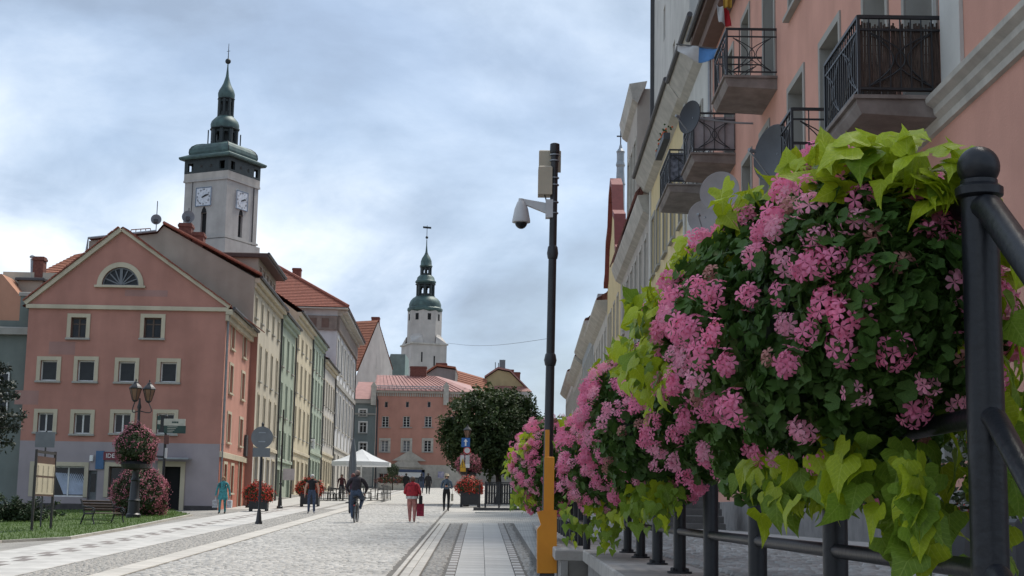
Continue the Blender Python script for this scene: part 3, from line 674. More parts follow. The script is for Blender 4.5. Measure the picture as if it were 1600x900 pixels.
# tall cream house with the bare tan end wall
hB, LB, EB = row_house('cream_house', 'tall cream house with bare tan end wall and long roof', 82.6, 96.6, 14.5, M_CREAM, [(12.4,13.55),(9.0,11.05),(6.2,8.2)], 5, M_TRIM, depth=14, ww=.8, glass=M_BLUEGL, profile=1, groundm=M_OFFW, gz=3.4)
def roofB():
    o = hB.location; c, s = cos(-RZL), sin(-RZL)
    def loc(u, v, Y):                              # onto the end wall plane (local x = 0)
        p = P(u, v, Y)-o; return (-(p.x), p.z)     # depth behind the street front, height
    ap = loc(258,355,82.7); fl = loc(248,367,82.7); le = loc(143,379,82.7)
    poly = [(0,-.05,-.5),(0,-.05,EB),(0,ap[0],ap[1]),(0,fl[0],fl[1]),(0,le[0],le[1]),(0,le[0],-.5)]
    w = MB(); w.prism(poly, (.3,0,0)); e = w.build('end_wall', M_TAN, hB); e.location = (-.06,0,0)
    r = MB(); tiles(r, (-.2,-.45,EB+.1),(LB,-.45,EB+.1),(LB,ap[0],ap[1]+.1),(-.2,ap[0],ap[1]+.1))
    r.quad((-.2,ap[0],ap[1]+.1),(LB,ap[0],ap[1]+.1),(LB,fl[0],fl[1]+.1),(-.2,fl[0],fl[1]+.1)); r.quad((-.2,fl[0],fl[1]+.1),(LB,fl[0],fl[1]+.1),(LB,le[0],le[1]+.1),(-.2,le[0],le[1]+.1))
    r.build('roof', M_TILE, hB)
    v = MB(); v.tube([(-.25,-.45,EB+.16),(-.25,ap[0],ap[1]+.18)], .09, 6); v.build('verge', M_TILE, hB)
    MB().tube([(-.28,fl[0],fl[1]+.12),(-.28,le[0],le[1]+.12),(-.28,le[0]+.05,le[1]-.6)], .07, 6).build('roof_edge', M_ZINC, hB)
    # tall brick stacks on the end wall and a big dormer on the street side
    for (ua, ub, vt) in ((283,302.5,351),(303.5,321,365)):
        a = loc(ua,vt,83.1); b = loc(ub,vt,83.1); z0 = EB+(ap[1]-EB)*((b[0])/ap[0])-.8; m_ = (a[0]+b[0])/2
        chimney(hB, .5, m_, z0, a[1], .8, abs(a[0]-b[0]), 0)
    d0 = loc(318,396,85.2); d1 = loc(384,398,85.2); yb, zt = d0[0], d1[1]
    dm = MB(); x0, x1 = 2.4, 11.2; ops = [(x0+.7+k*1.7,x0+1.7+k*1.7,EB+.5,zt-.55) for k in range(5)]
    facade(dm, x0, x1, EB-.1, zt-.2, ops, .12, .14); dm.quad((x0,yb,EB-.1),(x0,.12,EB-.1),(x0,.12,zt-.2),(x0,yb,zt-.2)); dm.quad((x1,.12,EB-.1),(x1,yb,EB-.1),(x1,yb,zt-.2),(x1,.12,zt-.2))
    do = dm.build('dormer', M_TAN, hB)
    for q in ops: window(do, *q, .12, .14, 'two', glass=M_BLUEGL, sw=.1)
    dr = MB(); dr.bbox(x0-.25,x1+.25,-.45,yb,zt-.2,zt+.05,.04); dr.build('dormer_roof', mat('brown_fascia',(0.06,0.035,0.03),.7), do)
    MB().tube([(x0-.25,-.5,zt),(x1+.25,-.5,zt)],.09,8).build('gutter', M_GUTTER, do)
roofB()
def ladder_rail():
    b = MB(); y = 83.4
    pts = [P(205,359,y), P(235,357,y)]; lo = [P(203,368,y), P(236,366,y)]
    b.tube(pts,.03,5); b.tube(lo,.03,5)
    for k in range(5): q = k/4; b.tube([lo[0].lerp(lo[1],q), pts[0].lerp(pts[1],q)],.025,5)
    o = b.build('roof_railing', mat('rusty_iron',(0.20,0.10,0.07),.8)); tag(o,'short rusty railing on the flat roof behind the pink gable','railing')
ladder_rail()
row_house('green_house', 'narrow sage green house beside the tall cream one', 96.7, 106, 14.3, M_GREEN, [(11.0,13.0),(7.7,9.9),(4.9,6.7)], 3, M_GREEN2, ww=.95, depth=10, ridge=3.2, glass=M_GLASS, gz=2.6)
row_house('yellow_house', 'pale yellow house with a red sign over its shop', 106.1, 119, 15.7, M_YEL, [(13.2,14.2),(10.0,12.2),(6.8,9.0)], 4, M_TRIM, ww=1.0, depth=10, ridge=3.6, glass=mat('olive_glass',(0.12,0.10,0.06),.2,(0.07,0.06,0.04)), gz=3.3)
row_house('mint_house', 'mint green house with brackets and a white shop sign', 119.1, 130, 15.7, M_GREEN2, [(12.9,14.6),(10.0,12.2),(7.1,9.3)], 4, M_GREEN, ww=1.1, depth=10, ridge=3.4, gz=3.4)
row_house('small_cream_house', 'lower cream house squeezed in before the white palace', 130.1, 143.4, 14.7, M_OFFW, [(10.8,13.0),(7.6,9.8)], 5, M_TRIM, ww=1.2, depth=10, ridge=2.8, groundm=M_YEL, gz=3.5)
# palace
hG, LG, EG = row_house('white_palace', 'large white and stone palace with deep cornice and red hipped roof', 143.6, 172.5, 20.9, plaster('white_grey_plaster',(0.60,0.605,0.61)), [(15.1,18.2),(9.6,13.0)], 6, M_STONE, ww=1.7, depth=17, profile=1, gz=4.2, cornice=1.0, groundm=M_STONE, sill=M_STONE, style='cross')
def palace():
    fr = MB(); fr.bbox(0,LG,-.25,-.003,EG-2.0,EG-.6,.03); fr.bbox(-.22,-.003,0,17,EG-2.0,EG-.6,.03); fr.build('frieze', mat('taupe_frieze',(0.25,0.205,0.175),.9,streak=.3), hG)
    fp = MB()
    for k in range(14): fp.box(-.26,-.222,.8+k*1.2,1.5+k*1.2,EG-1.75,EG-.85)
    fp.build('frieze_panel', mat('brown_panel',(0.155,0.10,0.08),.9), hG)
    ec = MB(); ec.bbox(-.9,LG+.5,-1.05,18,EG-.28+.28,EG+.16,.04); ec.build('eaves_cornice', M_STONE, hG)
    sd = MB(); sd.bbox(-.10,LG,-.18,-.003,13.6-hG.location.z,14.1-hG.location.z,.03); sd.build('middle_cornice', M_GREYTRIM, hG)
    pil = MB()
    for k in range(7): x = LG*k/6; pil.box(max(0,x-.25),min(LG,x+.25),-.07,-.003,4.4,EG-2.05)
    pil.build('pilaster', M_STONE, hG)
    r = MB(); a, b, z, t = -1.0, LG+.6, EG+.18, EG+6.4; y0, y1 = -1.1, 18.1; ym = 9.0
    tiles(r,(a,y0,z),(b,y0,z),(b-8,ym,t),(a+8,ym,t),.42,.06); tiles(r,(a,y1,z),(a,y0,z),(a+8,ym,t),(a+8,ym,t),.42,.06); tiles(r,(b,y0,z),(b,y1,z),(b-8,ym,t),(b-8,ym,t),.42,.06); tiles(r,(b,y1,z),(a,y1,z),(a+8,ym,t),(b-8,ym,t),.42,.06)
    ro = r.build('roof', M_TILE, hG)
    hp = MB(); hp.tube([(a,y0,z+.1),(a+8,ym,t+.1)],.16,6); hp.tube([(a,y1,z+.1),(a+8,ym,t+.1)],.16,6); hp.tube([(a+8,ym,t+.1),(b-8,ym,t+.1)],.16,6); hp.build('hip_tile', M_TILE, ro)
    chimney(ro, 13, 5.5, z+3, t-.3, .9, .9)
    MB().bbox(1.2,2.8,8.2,9.8,z+2.3,z+2.75,.05).build('roof_window', M_ZINC, ro)
palace()

# ------------------------------------------------------------------ end of the street: grey house and pink house, seen head-on
YI = 174.0
def front_house(name, label, u0, u1, vbase, veave, wallm, depth=12, Y=YI):
    a = P(u0, vbase, Y); b = P(u1, vbase, Y); z = g(a.x, Y); h = thing(name, label, 'house', (a.x, Y, z))
    def q(u, v): p = P(u, v, Y); return p.x-a.x, p.z-z
    return h, q, b.x-a.x, q((u0+u1)/2, veave)[1]
def pink_end():
    h, q, W, E = front_house('pink_hall', 'broad pink house with red metal roof closing the street', 584, 736, 765, 614, None)
    mw = plaster('rose_plaster',(0.50,0.26,0.205),.15)
    def rc(u,v,w,hh): x,z = q(u,v); s = YI/FPX; return (x-w*s/2, x+w*s/2, z-hh*s/2, z+hh*s/2)
    ops = [rc(u,632,5,9) for u in (603.5,636.5,670.5,708)] + [rc(u,659,11,17) for u in (602,635,669,709)] + [rc(u,697,11.5,18) for u in (601,635,668,706)]
    zg = q(650,726)[1]
    w = MB(); facade(w,0,W,zg,E,ops,0,.25,0); gop = [rc(640,752,46,36), rc(599,748,15,17)]; gop = [(a,b,max(c,-.2),d) for a,b,c,d in gop]
    facade(w,0,W,-1,zg,gop,0,.35,1); w.quad((0,12,-1),(0,0,-1),(0,0,E),(0,12,E)); w.quad((W,0,-1),(W,12,-1),(W,12,E),(W,0,E)); w.build('wall',[mw,M_STONE],h)
    for k,o in enumerate(ops): window(h,*o,0,.25,'grid' if k > 3 else 'one', surround=(M_STONE if k > 7 else None), glass=(M_CURT if k in (8,9) else M_GLASS), sill=M_GREYTRIM if k > 3 else None, sw=.24)
    window(h,*gop[1],0,.3,'two',surround=M_STONE,sw=.2)
    a,b,c,d = gop[0]; gt = MB(); gt.box(a,b,.30,.34,c,d); go = gt.build('gateway', M_SIGNBACK, h)
    fr = MB(); fr.box(a,a+.35,-.1,.1,c,d); fr.box(b-.35,b,-.1,.1,c,d); fr.box(a,b,-.1,.1,d-.3,d); fr.build('gate_frame', mat('blue_frame',(0.05,0.08,0.17),.5), go)
    MB().box(a+.4,b-.4,-.06,-.02,d-.9,d-.32).build('banner', M_WHITE, go)
    pd = MB(); m_ = (a+b)/2; pd.prism([(a-.6,-.22,d+.25),(b-.2,-.22,d+.25),(m_+.4,-.22,d+1.45),(m_-.8,-.22,d+1.45)],(0,.2,0)); pd.prism([(m_-2.1,-.26,d+1.0),(m_+1.9,-.26,d+1.0),(m_-.1,-.26,d+2.2)],(0,.25,0)); pd.build('pediment', M_STONE, go)
    po = rc(689,742,9,10); MB().box(po[0],po[1],-.05,-.01,po[2],po[3]).build('poster', mat('poster_blue',(0.55,0.5,0.55),.6,(0.15,0.17,0.35),2.5), h)
    cr = MB(); cr.bbox(-.2,W+.2,-.30,-.002,E-.05,E+.22,.04); n = 44
    for k in range(n): x = W*(k+.5)/n; cr.box(x-.07,x+.07,-.16,-.002,E-.45,E-.06)
    cr.build('cornice', M_STONE, h)
    rt = q(640,580)[1]; r = MB(); dpt = 6.0
    r.quad((-.3,-.5,E+.2),(W+.3,-.5,E+.2),(W-4.5,dpt,rt),(-.6,dpt,rt)); r.quad((-.3,-.5,E+.2),(-.6,dpt,rt),(-.6,12,E),(-.3,12.5,E)); r.quad((W+.3,-.5,E+.2),(W+.3,12.5,E),(W-.5,dpt,E+1.5),(W-4.5,dpt,rt))
    r.quad((-.6,dpt,rt),(W-4.5,dpt,rt),(W,12.5,E),(-.6,12.5,E))
    for k in range(20):
        x = -.1+(W-.4)*k/20; x2 = -.5+(W-4.2)*k/20; r.bar((x,-.48,E+.24),(x2,dpt,rt+.04),.05,.08)
    ro = r.build('roof', M_METALROOF, h)
    sg = MB(); sg.tube([(0,-.1,E+.75),(W*.72,-.1,E+.75)],.05,5); sg.tube([(0,-.1,E+.5),(W*.72,-.1,E+.5)],.05,5)
    for k in range(40): x = W*.72*k/39; sg.tube([(x,-.1,E+.25),(x,-.1,E+.8)],.03,4)
    sg.build('snow_guard', M_ZINC, ro)
    for u in (584.5,697.5):
        x,z = q(u,612); p = MB(); p.box(x-.3,x+.3,-.5,-.31,z-1.6,z+.55); p.box(x-.36,x+.36,-.55,.1,z+.55,z+.68); p.prism([(x-.3,-.5,z+.68),(x+.3,-.5,z+.68),(x,-.5,z+1.15)],(0,.5,0)); p.build('pinnacle', M_STONE, h)
    x,z = q(649,577); chimney(ro, x, 6, z-1.2, z+.9, 2.0, .8)
    MB().tube([(.15,-.15,0),(.15,-.15,E-1),(-.2,-.2,E)],.09,8).build('downpipe', M_GUTTER, h)
pink_end()
def grey_end():
    h, q, W, E = front_house('grey_house', 'narrow blue grey house between the palace and the pink hall', 550, 583.5, 765, 625, None)
    mw = plaster('blue_grey_plaster',(0.20,0.235,0.235)); s = YI/FPX
    ops = []
    for v in (645,668,700):
        for u in (567,): x,z = q(u,v); ops.append((x-.42,x+.42,z-.62*(1 if v > 650 else .6),z+.62*(1 if v > 650 else .6)))
    w = MB(); facade(w,0,W,-1,E,ops,0,.2); w.quad((0,12,-1),(0,0,-1),(0,0,E),(0,12,E)); w.build('wall',mw,h)
    for o in ops: window(h,*o,0,.2,'cross',surround=M_WFRAME,sw=.12,sill=M_GREYTRIM)
    c = MB(); c.bbox(-.1,W,-.3,-.002,E-.4,E+.1,.05); c.bbox(0,W,-.15,-.002,q(567,660)[1]+.9,q(567,660)[1]+1.1,.02); c.build('cornice', M_GREYTRIM, h)
    rt = q(567,590)[1]; r = MB(); r.quad((-.3,-.4,E+.1),(W,-.4,E+.1),(W,6,rt),(-.3,6,rt)); r.quad((-.3,6,rt),(W,6,rt),(W,12,E),(-.3,12,E)); r.build('roof', M_METALROOF, h)
    x,z = q(570,750); MB().box(.2,W-.2,-.04,-.01,.2,3.2).build('shop_front', M_STONE, h)
grey_end()
def church():
    Y = 196; a = P(556,588,Y); b = P(613,578,208); ap = P(591,503,202)
    h = thing('church_nave', 'church nave with steep orange tiled roof and pale pointed gable', 'church', (a.x,a.y,g(a.x,a.y)))
    o = h.location; A, B, T = a-o, b-o, ap-o; bk = Vector((-18,10,0))
    w = MB(); w.add([(A.x,A.y,-1),(B.x,B.y,-1),B,T,A],[(0,1,2,3,4)]); w.quad((A.x,A.y,-1)+Vector(), (A.x,A.y,-1), A, A) if False else None
    w.quad((A.x+bk.x,A.y+bk.y,-1),(A.x,A.y,-1),A,A+bk); w.build('gable_wall', plaster('pale_church_plaster',(0.46,0.44,0.42),.15), h)
    r = MB(); up = Vector((0,0,.25)); n = (B-A).normalized(); 
    tiles(r, A-n*.5+bk+up*0, A-n*.5+up*0, T+up, T+bk+up, .5,.06); tiles(r, B+n*.3, B+n*.3+bk, T+bk+up, T+up, .5,.06); r.build('roof', M_TILE2, h)
    # pointed window
    c = P(587,561,203.0)-o; m = (A+B)/2; nv = Vector((n.y,-n.x,0)); e = n
    base = A+n*((c-A).dot(n)/1.0); 
    def pp(t, z): q = A+n*t; return Vector((q.x,q.y,z))+nv*.06
    t0 = (Vector((c.x,c.y,0))-Vector((A.x,A.y,0))).dot(n); z0 = c.z
    pts = [pp(t0-.7,z0-1.3),pp(t0+.7,z0-1.3),pp(t0+.7,z0+.4),pp(t0+.45,z0+1.1),pp(t0,z0+1.6),pp(t0-.45,z0+1.1),pp(t0-.7,z0+.4)]
    wo = MB().prism(pts, -nv*.05).build('pointed_window', M_GLASS, h)
    fr = MB(); 
    for i in range(7): fr.bar(pts[i], pts[(i+1)%7], .22,.14)
    fr.build('window_surround', M_STONE, wo)
    x = P(586,500,203)-o; chimney(h, x.x, x.y+1, x.z-3.2, x.z+.5, 1.1, 1.1)
church()
def copper_roof_house():
    a = P(596,600,215); o = thing('far_roofs', 'green copper roof peeping out between the church gable and the church tower', 'roof', (a.x,215,g(a.x,215)))
    z = P(610,553,215).z-o.location.z; b = P(632,600,215).x-a.x
    m = MB(); m.prism([(0,0,0),(b,0,0),(b,0,z),(1.2,0,z),(0,0,z-4)],(0,8,0)); m.build('wall', mat('pale_copper',(0.19,0.27,0.25),.7,(0.14,0.2,0.19),1,streak=.2), o)
copper_roof_house()
# roofs right of the pink hall, above the tree
def back_houses():
    for (nm, lab, poly, Y, m1, m2, chs) in (
        ('tiled_house','house with a long orange tiled roof and grey stepped end behind the pink hall',[(640,640),(640,602),(683,574),(712,578),(700,640)],190,plaster('weathered_grey_plaster',(0.26,0.25,0.235),.3),M_TILE2,[(690,570,7),(648,577,4)]),
        ('rear_house','pink tiled house with antennas and twin brick chimneys above the tree',[(757,660),(757,592),(778,578),(797,582),(826,612),(832,660)],200,plaster('ochre_plaster',(0.45,0.36,0.2)),M_METALROOF,[(797,580,5),(806,584,6)])):
        a = P(poly[0][0], poly[0][1], Y); h = thing(nm, lab, 'house', (a.x,Y,g(a.x,Y))); o = h.location
        pts = [P(u,v,Y)-o for u,v in poly]; z = min(p.z for p in pts)
        pts[0].z = pts[-1].z = -1
        MB().prism(pts,(0,12,0)).build('wall', m1, h)
        n = len(pts)
        r = MB()
        for i in range(1,n-2):
            p, q = pts[i]+Vector((0,-.3,.15)), pts[i+1]+Vector((0,-.3,.15)); r.prism([p,q,q+Vector((0,0,.25)),p+Vector((0,0,.25))],(0,12.6,0))
        # the roof slope facing the street
        r.build('verge', m2, h)
        for (u,v,w) in chs: p = P(u,v,Y+2)-o; chimney(h,p.x,p.y,p.z-2.4,p.z+.2,w*.2,.9)
    # slope roofs seen face on
    for (nm, lab, quad, Y, mm) in (('red_roof','red roof of a low house sloping down behind the tree',[(712,578),(760,592),(765,625),(700,610)],196,M_TILE2),
                                ('pale_red_roof','faded pink roof with chimneys just left of the lamp pole',[(779,579),(800,583),(831,612),(770,612)],199,M_METALROOF)):
        o = P(quad[3][0],quad[3][1],Y); h = tag(bpy.data.objects.new('x',None) if False else thing(nm,lab,'roof',(o.x,Y,g(o.x,Y))),lab,'roof')
        q = [P(u,v,Y+(4 if i < 2 else 0))-h.location for i,(u,v) in enumerate(quad)]
        r = MB(); tiles(r, q[3], q[2], q[1], q[0], .45,.06); r.build('roof', mm, h)
        w = MB(); w.prism([q[3],q[2],Vector((q[2].x,0,-1)),Vector((q[3].x,0,-1))],(0,6,0)); w.build('wall', M_OFFW, h)
    an = MB()
    for (u,v0,v1) in ((774,585,566),(779,583,567),(787,581,562)): a, b = P(u,v0,201), P(u,v1,201); an.tube([a,b],.06,5)
    p = P(786,574,201); an.box(p.x-.5,p.x+.3,p.y-.3,p.y+.3,p.z-.9,p.z+1.0)
    tag(an.build('roof_antennas', M_SIGNBACK),'cluster of thin antennas on the roof above the tree','antenna')
back_houses()
# far left: sliver of grey-green house and roofs behind
def far_left():
    Y = 74; a = P(-60,700,Y); b = P(21,700,Y); h = thing('grey_green_house','sliver of a grey green house with a parapet at the left edge','house',(a.x,Y,g(a.x,Y))); o = h.location
    W = A0.x-.04-a.x; E = P(0,520,Y).z-o.z; m = plaster('grey_green_plaster',(0.185,0.215,0.20))
    w = MB(); w.box(0,W,0,10,-1,E); w.box(W-.75,W,0,.6,E,P(10,462,Y).z-o.z); w.box(W-1.9,W-.75,.1,.5,E,P(0,500,Y).z-o.z); w.build('wall',m,h)
    c = MB(); c.bbox(-.1,W,-.35,-.002,E-.1,E+.28,.05); c.bbox(W-.82,W+.06,-.08,.7,P(10,462,Y).z-o.z,P(10,456,Y).z-o.z,.03); c.build('cornice', M_GREYTRIM, h)
    x = W-1.9; window(h, x,x+.9,E-4.2,E-2.0,-.16,.1,'two')
    # tiled roof behind with chimney
    Y = 88; a = P(-40,470,Y); h = thing('tiled_back_house','red tiled roof with a brick chimney rising behind the pink gable','house',(a.x,Y,g(a.x,Y))); o = h.location
    q = [P(u,v,y)-o for u,v,y in ((-40,470,84),(140,470,84),(140,395,90),(-40,395,90))]
    r = MB(); e0,e1,r1,r0 = P(5,455,85)-o,P(190,455,85)-o,P(190,384,91)-o,P(120,397,91)-o
    tiles(r,e0,e1,r1,r0,.36,.06); e0,e1,r1,r0 = P(-50,470,83)-o,P(60,470,83)-o,P(60,431,87)-o,P(-50,431,87)-o; tiles(r,e0,e1,r1,r0,.36,.06); r.build('roof',M_TILE2,h)
    w = MB(); a_, b_ = P(-50,470,83.2)-o, P(190,470,83.2)-o; w.prism([(a_.x,a_.y,-1),(b_.x,b_.y,-1),(b_.x,b_.y,a_.z),(a_.x,a_.y,a_.z)],(0,9,0)); w.build('wall',M_OFFW,h)
    p = P(59.5,455,82.4)-o; t = P(59.5,402,82.4)-o; chimney(h,p.x,p.y,p.z-1,t.z,.58,.58)
    st = MB(); p2 = P(50.5,450,82.2)-o; t2 = P(50.5,404,82.2)-o; st.tube([p2,t2],.1,10); st.lathe([(.16,0),(.16,.08),(.04,.16)],10,(t2.x,t2.y,t2.z+.05)); st.build('steel_flue', M_ZINC, h, angle=40)
    dk = MB(); a_, b_ = P(33,440,82)-o, P(70,437,82)-o; dk.box(a_.x,b_.x,a_.y-.4,a_.y+2.2,a_.z-1.2,a_.z); dk.build('dormer', M_TAN, h); dk2 = MB(); dk2.bbox(a_.x-.15,b_.x+.15,a_.y-.6,a_.y+2.4,a_.z+.005,a_.z+.16,.03); dk2.build('dormer_roof', M_GUTTER, h)
    # salmon gable
    a = P(-30,470,95); h = thing('salmon_gable_house','salmon gable wall behind the grey green parapet','house',(a.x,95,g(a.x,95))); o = h.location
    MB().prism([P(-40,520,80)-o,P(38,520,80)-o,P(38,470,80)-o,P(3,428,80)-o,P(-40,428,80)-o],(0,3,0)).build('wall', plaster('salmon_plaster',(0.46,0.25,0.17)), h)
far_left()
# ================================================================== towers
def lantern(parent, c, r, z0, z1, n=8, rot=0.0, name='lantern', post=.22, m=None):
    """open belfry storey: posts, arches and a dark sill, sky shows through"""
    b = MB(); x, y = c; h = z1-z0
    for j in range(n):
        a = rot+2*pi*j/n; p = Vector((x+r*cos(a), y+r*sin(a), 0)); b.tube([(p.x,p.y,z0),(p.x,p.y,z1)], r*post, 6)
        a2 = rot+2*pi*(j+1)/n; q = Vector((x+r*cos(a2), y+r*sin(a2), 0))
        for t0, t1, zz in ((.0,.3,.70),(.3,.7,.84),(.7,1.0,.70)):
            pa, pb = p.lerp(q,t0), p.lerp(q,t1); nrm = Vector((cos((a+a2)/2),sin((a+a2)/2),0))*(.10*r)
            b.prism([(pa.x,pa.y,z0+h*zz),(pb.x,pb.y,z0+h*zz),(pb.x,pb.y,z1),(pa.x,pa.y,z1)], -nrm)
        b.prism([(p.x,p.y,z0),(q.x,q.y,z0),(q.x,q.y,z0+h*.22),(p.x,p.y,z0+h*.22)], -Vector((cos((a+a2)/2),sin((a+a2)/2),0))*(.10*r))
    b.lathe([(r*1.25,z0-.12*r),(r*1.25,z0+.02*r)], n, (x,y,0), rot); b.lathe([(r*1.12,z1-.02*r),(r*1.3,z1+.06*r),(r*1.3,z1+.14*r)], n, (x,y,0), rot)
    return b.build(name, m or M_COPPERD, parent)
def clock(parent, c, ux, nrm, s, hour=2, minute=12):
    """square white clock board with numerals and hands; ux across, nrm outwards"""
    up = Vector((0,0,1)); R = Matrix((ux, nrm*-1, up)).transposed().to_euler()
    b = MB(); b.bbox(-s/2,s/2,-.10,0,-s/2,s/2,.02); o = b.build('clock_face', mat('clock_white',(0.62,0.65,0.70),.6), parent, loc=c, rot=R)
    f = MB(); t = s*.04
    for q in ((-s/2,s/2,-s/2,-s/2+t),(-s/2,s/2,s/2-t,s/2),(-s/2,-s/2+t,-s/2+t,s/2-t),(s/2-t,s/2,-s/2+t,s/2-t)): f.box(q[0],q[1],-.135,-.102,q[2],q[3])
    f.build('clock_frame', mat('clock_blue',(0.12,0.17,0.24),.6), o)
    ink = mat('clock_ink',(0.02,0.022,0.028),.6); num = MB()
    for k, s_ in enumerate(('XII','I','II','III','IIII','V','VI','VII','VIII','IX','X','XI')):
        a = pi/2-2*pi*k/12; text_mesh(s_, s*.13, ink, o, (cos(a)*s*.38,-.125,sin(a)*s*.38), (radians(90),-(a-pi/2),0), 'numeral')
    for ang, L, w in ((pi/2-2*pi*(hour+minute/60)/12, .26*s, .06*s), (pi/2-2*pi*minute/60, .38*s, .045*s)):
        h = MB(); d = Vector((cos(ang),0,sin(ang))); h.bar(d*(-.1*s)+Vector((0,-.16,0)), d*L+Vector((0,-.16,0)), .03, w, up=(0,1,0)) if False else None
        nn = Vector((-d.z,0,d.x)); a0 = d*(-.10*s); e = d*L
        h.prism([a0-nn*w*.5+Vector((0,-.17,0)), d*L*.75-nn*w*.75+Vector((0,-.17,0)), e+Vector((0,-.17,0)), d*L*.75+nn*w*.75+Vector((0,-.17,0)), a0+nn*w*.5+Vector((0,-.17,0))], (0,.03,0)); h.build('clock_hand', ink, o)
def town_tower():
    Y = 180.0; k = Y/FPX; cpt = P(353, 330, Y-4.2); M_TW = plaster('tower_plaster',(0.43,0.415,0.395),.22)
    side = 6.4; al = radians(26)                           # left face turned from head-on
    ul = Vector((cos(al), -sin(al), 0)); ur = Vector((sin(al), cos(al), 0))    # along the left face to the corner, along the right face away
    corner = Vector((cpt.x, cpt.y, 0)); C = corner - ul*side/2 + ur*side/2
    t = thing('clock_tower', 'tall pale town hall tower with two clock faces and dark green copper spire', 'tower', (C.x,C.y,g(C.x,C.y)), atan2(ul.y, ul.x)); o = t.location
    Z = lambda v, u=352: P(u, v, Y-2).z - o.z
    hs = side/2; b = MB()
    # pointed slot windows in both seen faces as recesses
    zs0, zs1 = Z(372), Z(335); ztop = Z(284)
    def face_ops(c): return [(c-.42, c+.42, zs0+.2, zs1)]
    facade(b, -hs, hs, -2, ztop, face_ops(-.1), -hs, .5)
    w2 = MB(); facade(w2, -hs, hs, -2, ztop, face_ops(-.2), -hs, .5)
    for v in w2.v: pass
    off = len(b.v); b.v += [(-y, x, z) for x, y, z in w2.v]; b.f += [tuple(i+off for i in f) for f in w2.f]; b.m += w2.m   # turned onto +x side
    b.quad((hs,hs,-2),(-hs,hs,-2),(-hs,hs,ztop),(hs,hs,ztop)); b.quad((-hs,hs,-2),(-hs,-hs,-2),(-hs,-hs,ztop),(-hs,hs,ztop))
    b.build('shaft', M_TW, t)
    sl = MB(); sl.box(-.55,.35,-hs+.3,-hs+.49,zs0,zs1+.1); so = sl.build('slot_window', M_DARK, t); sl = MB(); sl.box(hs-.49,hs-.3,-.7,.3,zs0,zs1+.1); sl.build('slot_window', M_DARK, t)
    ar = MB()
    for (cx, fx) in ((-.1,0),(-.2,1)):
        pts = [(-.42,zs1),(-.3,zs1+.45),(0,zs1+.85),(.3,zs1+.45),(.42,zs1)]
        if fx == 0: ar.prism([(cx+a,-hs-.012,z) for a,z in pts],(0,.01,0))
        else: ar.prism([(hs+.012,cx+a,z) for a,z in pts],(-.01,0,0))
    ar.build('slot_head', M_DARK, so)
    st = MB(); h2 = hs+.16
    for z in (Z(374), ztop): st.box(-h2,h2,-h2,h2,z-.12,z+.14)
    h3 = hs+.35; st.box(-h3,h3,-h3,h3,-2,Z(378)); st.build('string_course', M_TW, t)
    up = MB(); zt2 = Z(272); up.box(-h2+.05,h2-.05,-h2+.05,h2-.05,ztop+.14,zt2); up.build('band', plaster('tower_band_plaster',(0.47,0.44,0.40),.25), t)
    clock(t, Vector((-.2,-hs-.02,Z(310))), Vector((1,0,0)), Vector((0,-1,0)), 2.35); clock(t, Vector((hs+.02,-.2,Z(312))), Vector((0,1,0)), Vector((1,0,0)), 2.35)
    # dark belfry storey with corner arches open to the sky
    zb0, zb1 = zt2, Z(250); q = hs+.12; bf = MB(); a = .35
    ops = [(-q+.55,-q+1.35,zb0+.25,zb1-.5),(q-1.35,q-.55,zb0+.25,zb1-.5),(-.9,-.45,zb0+.5,zb1-.7),(.45,.9,zb0+.5,zb1-.7)]
    for rot in range(4):
        w3 = MB(); facade(w3,-q,q,zb0,zb1,ops[:2] if rot != 9 else ops,-q,.3); cs, sn = [(1,0),(0,1),(-1,0),(0,-1)][rot]
        off = len(bf.v); bf.v += [(x*cs-y*sn, x*sn+y*cs, z) for x,y,z in w3.v]; bf.f += [tuple(i+off for i in f) for f in w3.f]; bf.m += w3.m
    bf.box(-1.6,1.6,-1.6,1.6,zb0,zb1)
    bf.build('belfry', M_COPPERD, t)
    bs = MB()
    for s_ in (-1,1):
        for k_ in (-.75,.75): bs.box(k_-.18,k_+.18,-q-.01,-q-.002,zb0+.6,zb1-.8); bs.box(q+.002,q+.01,k_-.18,k_+.18,zb0+.6,zb1-.8)
    bs.build('belfry_shutter', mat('old_shutter',(0.09,0.09,0.085),.8), t)
    ev = MB(); e = hs+.66; ev.lathe([((e-.1)*1.414,zb1-.05),(e*1.414,zb1+.12),(e*1.414,zb1+.3),((e-.85)*1.414,zb1+.72)],4,(0,0,0),pi/4); ev.build('eaves', M_COPPER, t)
    # curved square dome
    zd0, zd1 = zb1+.62, Z(221.5); H = zd1-zd0; R0 = hs*.94
    prof = [(R0*.97,0),(R0*1.0,.22),(R0*.985,.48),(R0*.92,.70),(R0*.80,.87),(R0*.62,.97),(R0*.42,1.02)]
    dm = MB(); dm.lathe([(r*1.414,zd0+H*z) for r,z in prof],4,(0,0,0),pi/4); do = dm.build('dome', M_COPPER, t)
    rb = MB()
    for kk in range(4):
        a = pi/4+kk*pi/2; rb.tube([(r*1.414*cos(a),r*1.414*sin(a),zd0+H*z) for r,z in prof],.06,5)
    rb.build('dome_ridge', M_COPPERD, do)
    z0, z1 = Z(222), Z(198); lantern(t,(0,0),1.46,z0,z1,8,pi/8,'lantern',.19); cr = MB(); cr.lathe([(.55,z0),(.55,z1)],8,(0,0,0)); cr.build('lantern_core', M_COPPERD, t)
    for s_ in range(4):
        a = s_*pi/2+pi/4+.2; bb = MB(); bb.tube([(2.1*cos(a),2.1*sin(a),z0-.3),(2.1*cos(a),2.1*sin(a),z1-.2)],.08,5); bb.build('corner_post', M_COPPERD, t)
